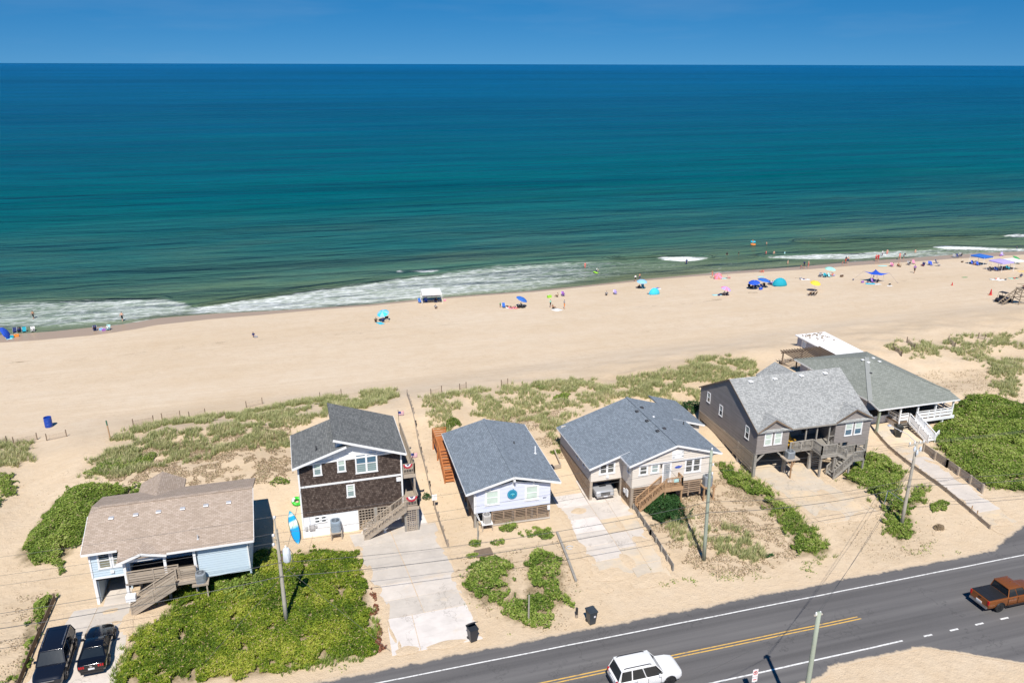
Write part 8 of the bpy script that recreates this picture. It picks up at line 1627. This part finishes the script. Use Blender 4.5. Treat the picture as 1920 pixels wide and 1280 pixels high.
towel(1866, 524, 'white', 'white towel landward of the lilac canopy', R(75), (1.1, 2.0)); towel(1876, 525, 'white', 'second white towel landward of the lilac canopy, holding a black bag', R(85), (1.2, 2.0)); person(1870, 523, 'lie', 'coral', 'white', 'sunbather on the white towel landward of the canopies', R(90), 1, 1); bag(1885, 525, 'black', 'black bag on the second white towel', .22); person(1904, 522, 'lie', 'red', 'black', 'sunbather in red on a green towel', R(95), 1, 1); towel(1900, 522, 'mint', 'mint towel near the lifeguard stand', R(80), (1.0, 1.8)); person(1914, 520, 'sit', 'navy', 'grey', 'person in navy sitting near the lifeguard stand', R(140), ha=2)
for x, y, c, l in ((1785, 535, .35, 'small orange cone on the open sand'), (1857, 553, .6, 'taller orange cone beside the dark buggy')):
    t = thing('safety_cone', l, 'cone', at(x, y)); MB().lathe([(c*.42, .03), (c*.1, c*1.9), (c*.06, c*1.92)], 12).build('cone', CL['red'], t); MB().box(-c*.5, c*.5, -c*.5, c*.5, 0, .03).build('base', CL['orange'], t)
p = G(1809, 520); towel(1809, 520, 'green', 'small dark green towel on open sand', R(80), (.5, 1.1))
# swimmers and floats farther out
def swimmer(x, y, top, label, w=.95, **k): person(x, y, 'stand', top, top, label, rz=R(x % 90), water=w, **k)
for x, y, c, l in ((1437, 458, None, 'swimmer alone beyond the floats'), (1538, 452, None, 'swimmer beside another far out'), (1545, 452, 'navy', 'swimmer in navy beside another far out'), (1436, 477, 'coral', 'bather in coral in the water seaward of the long breaker'), (1451, 477, None, 'pale bather next to the start of the long breaker'), (1471, 478, 'aqua', 'bather in aqua at the start of the long breaker'), (1477, 495, None, 'wader in the shallows inside the long breaker'), (1906, 468, 'navy', 'bather in navy by the far breaker'), (1716, 474, None, 'bather in the wash right of the long breaker')): swimmer(x, y, c, l, .75 if y > 470 else 1.0, ha=x % 3)
for x, y, c, l in ((1412, 454, 'cyan', 'cyan ring float on the water beyond the bathers'), (1412, 459, 'orange', 'orange ring float on the water below the cyan one')):
    p = PZ(x, y, SEA_Z); o = MB().tube([(.5*math.cos(a), .5*math.sin(a), 0) for a in np.linspace(0, 2*math.pi, 21)], .16, 8, False).build('ring_float', CL[c], None, True); o.location = (p[0], p[1], SEA_Z+.1); tag(o, l, 'float')
    person(x, y, 'sit', None, c, 'person sitting in the %s ring float' % c, R(30), water=.2, sk=1)
# lifeguard stand and buggy
M_st = mat_wood('stand_wood', (0.22, 0.17, 0.12), (0.34, 0.28, 0.21)); p = G(1916, 569)
t = thing('lifeguard_stand', 'wooden lifeguard stand with a sloping ladder ramp', 'lifeguard stand', tuple(p), R(-20)); H_ = 2.6
for x, y in ((-.9, -.9), (.9, -.9), (-.9, .9), (.9, .9)): MB().bar((x*1.25, y*1.25, -.2), (x, y, H_), .14).build('leg', M_st, t)
box('platform', -1.05, 1.05, -1.05, 1.05, H_, H_+.1, M_st, t)
for z in (.9, 1.7):
    for s in (-1, 1): MB().bar((-1.1, s*1.08, z), (1.1, s*1.08, z), .09).build('crossbar', M_st, t); MB().bar((s*1.08, -1.1, z), (s*1.08, 1.1, z), .09).build('crossbar', M_st, t)
for s in (-1, 1): MB().bar((-3.6, s*.6, 0), (-1.0, s*.6, H_), .12, .2).build('ramp_rail', M_st, t); MB().bar((-.95, s*.95, H_+.7), (.95, s*.95, H_+.7), .07).build('guard_rail', M_st, t)
for k in range(9): MB().bar((-3.4+k*.29, -.6, .2+k*.29), (-3.4+k*.29, .6, .2+k*.29), .16, .05).build('tread', M_st, t)
box('bench', -.3, .3, -.8, .8, H_+.45, H_+.52, M_st, t); box('bench_back', .28, .34, -.8, .8, H_+.5, H_+1.1, M_st, t)
o = person(1900, 560, 'sit', 'red', 'red', 'lifeguard in red sitting on the wooden stand', R(150), 1.05, 1, 2); o.location = (p[0]-.1, p[1], p[2]+H_+.1); cooler = box('cooler_lid', 0, 0, 0, 0, 0, 0, CL['teal'], t) if False else None
p = G(1880, 566); t = thing('beach_buggy', 'dark beach buggy with a roll cage beside the lifeguard stand', 'buggy', (p[0], p[1], p[2]), R(15)); MBK = mat_flat('buggy_paint', (0.02, 0.025, 0.05), 0.35)
loft('body', [(-1.25, .55, .6, .55, .4, .55, .8, .9), (-.3, .6, .68, .6, .32, .45, .65, .7), (.4, .6, .68, .6, .32, .45, .7, .78), (1.2, .45, .55, .45, .4, .55, .75, .85), (1.4, .35, .42, .35, .45, .55, .65, .7)], MBK, t)
for s in (-1, 1): MB().tube([(-1.0, s*.6, .85), (-.75, s*.58, 1.75), (.25, s*.58, 1.8), (.75, s*.62, .85)], .035, 6).build('roll_bar', M_trim, t)
bevel(box('roof', -.8, .3, -.6, .6, 1.78, 1.84, M_trim, t), .03, 2); box('seat', -.6, -.1, -.5, .5, .65, .8, M_trim, t); box('seat_back', -.7, -.58, -.5, .5, .8, 1.3, M_trim, t); wheels(t, -.85, .95, .75, .33, M_rimd, .26)
for s in (-1, 1): MB().box(1.3, 1.4, s*.3-.08, s*.3+.08, .7, .8).build('headlight', M_hl, t)
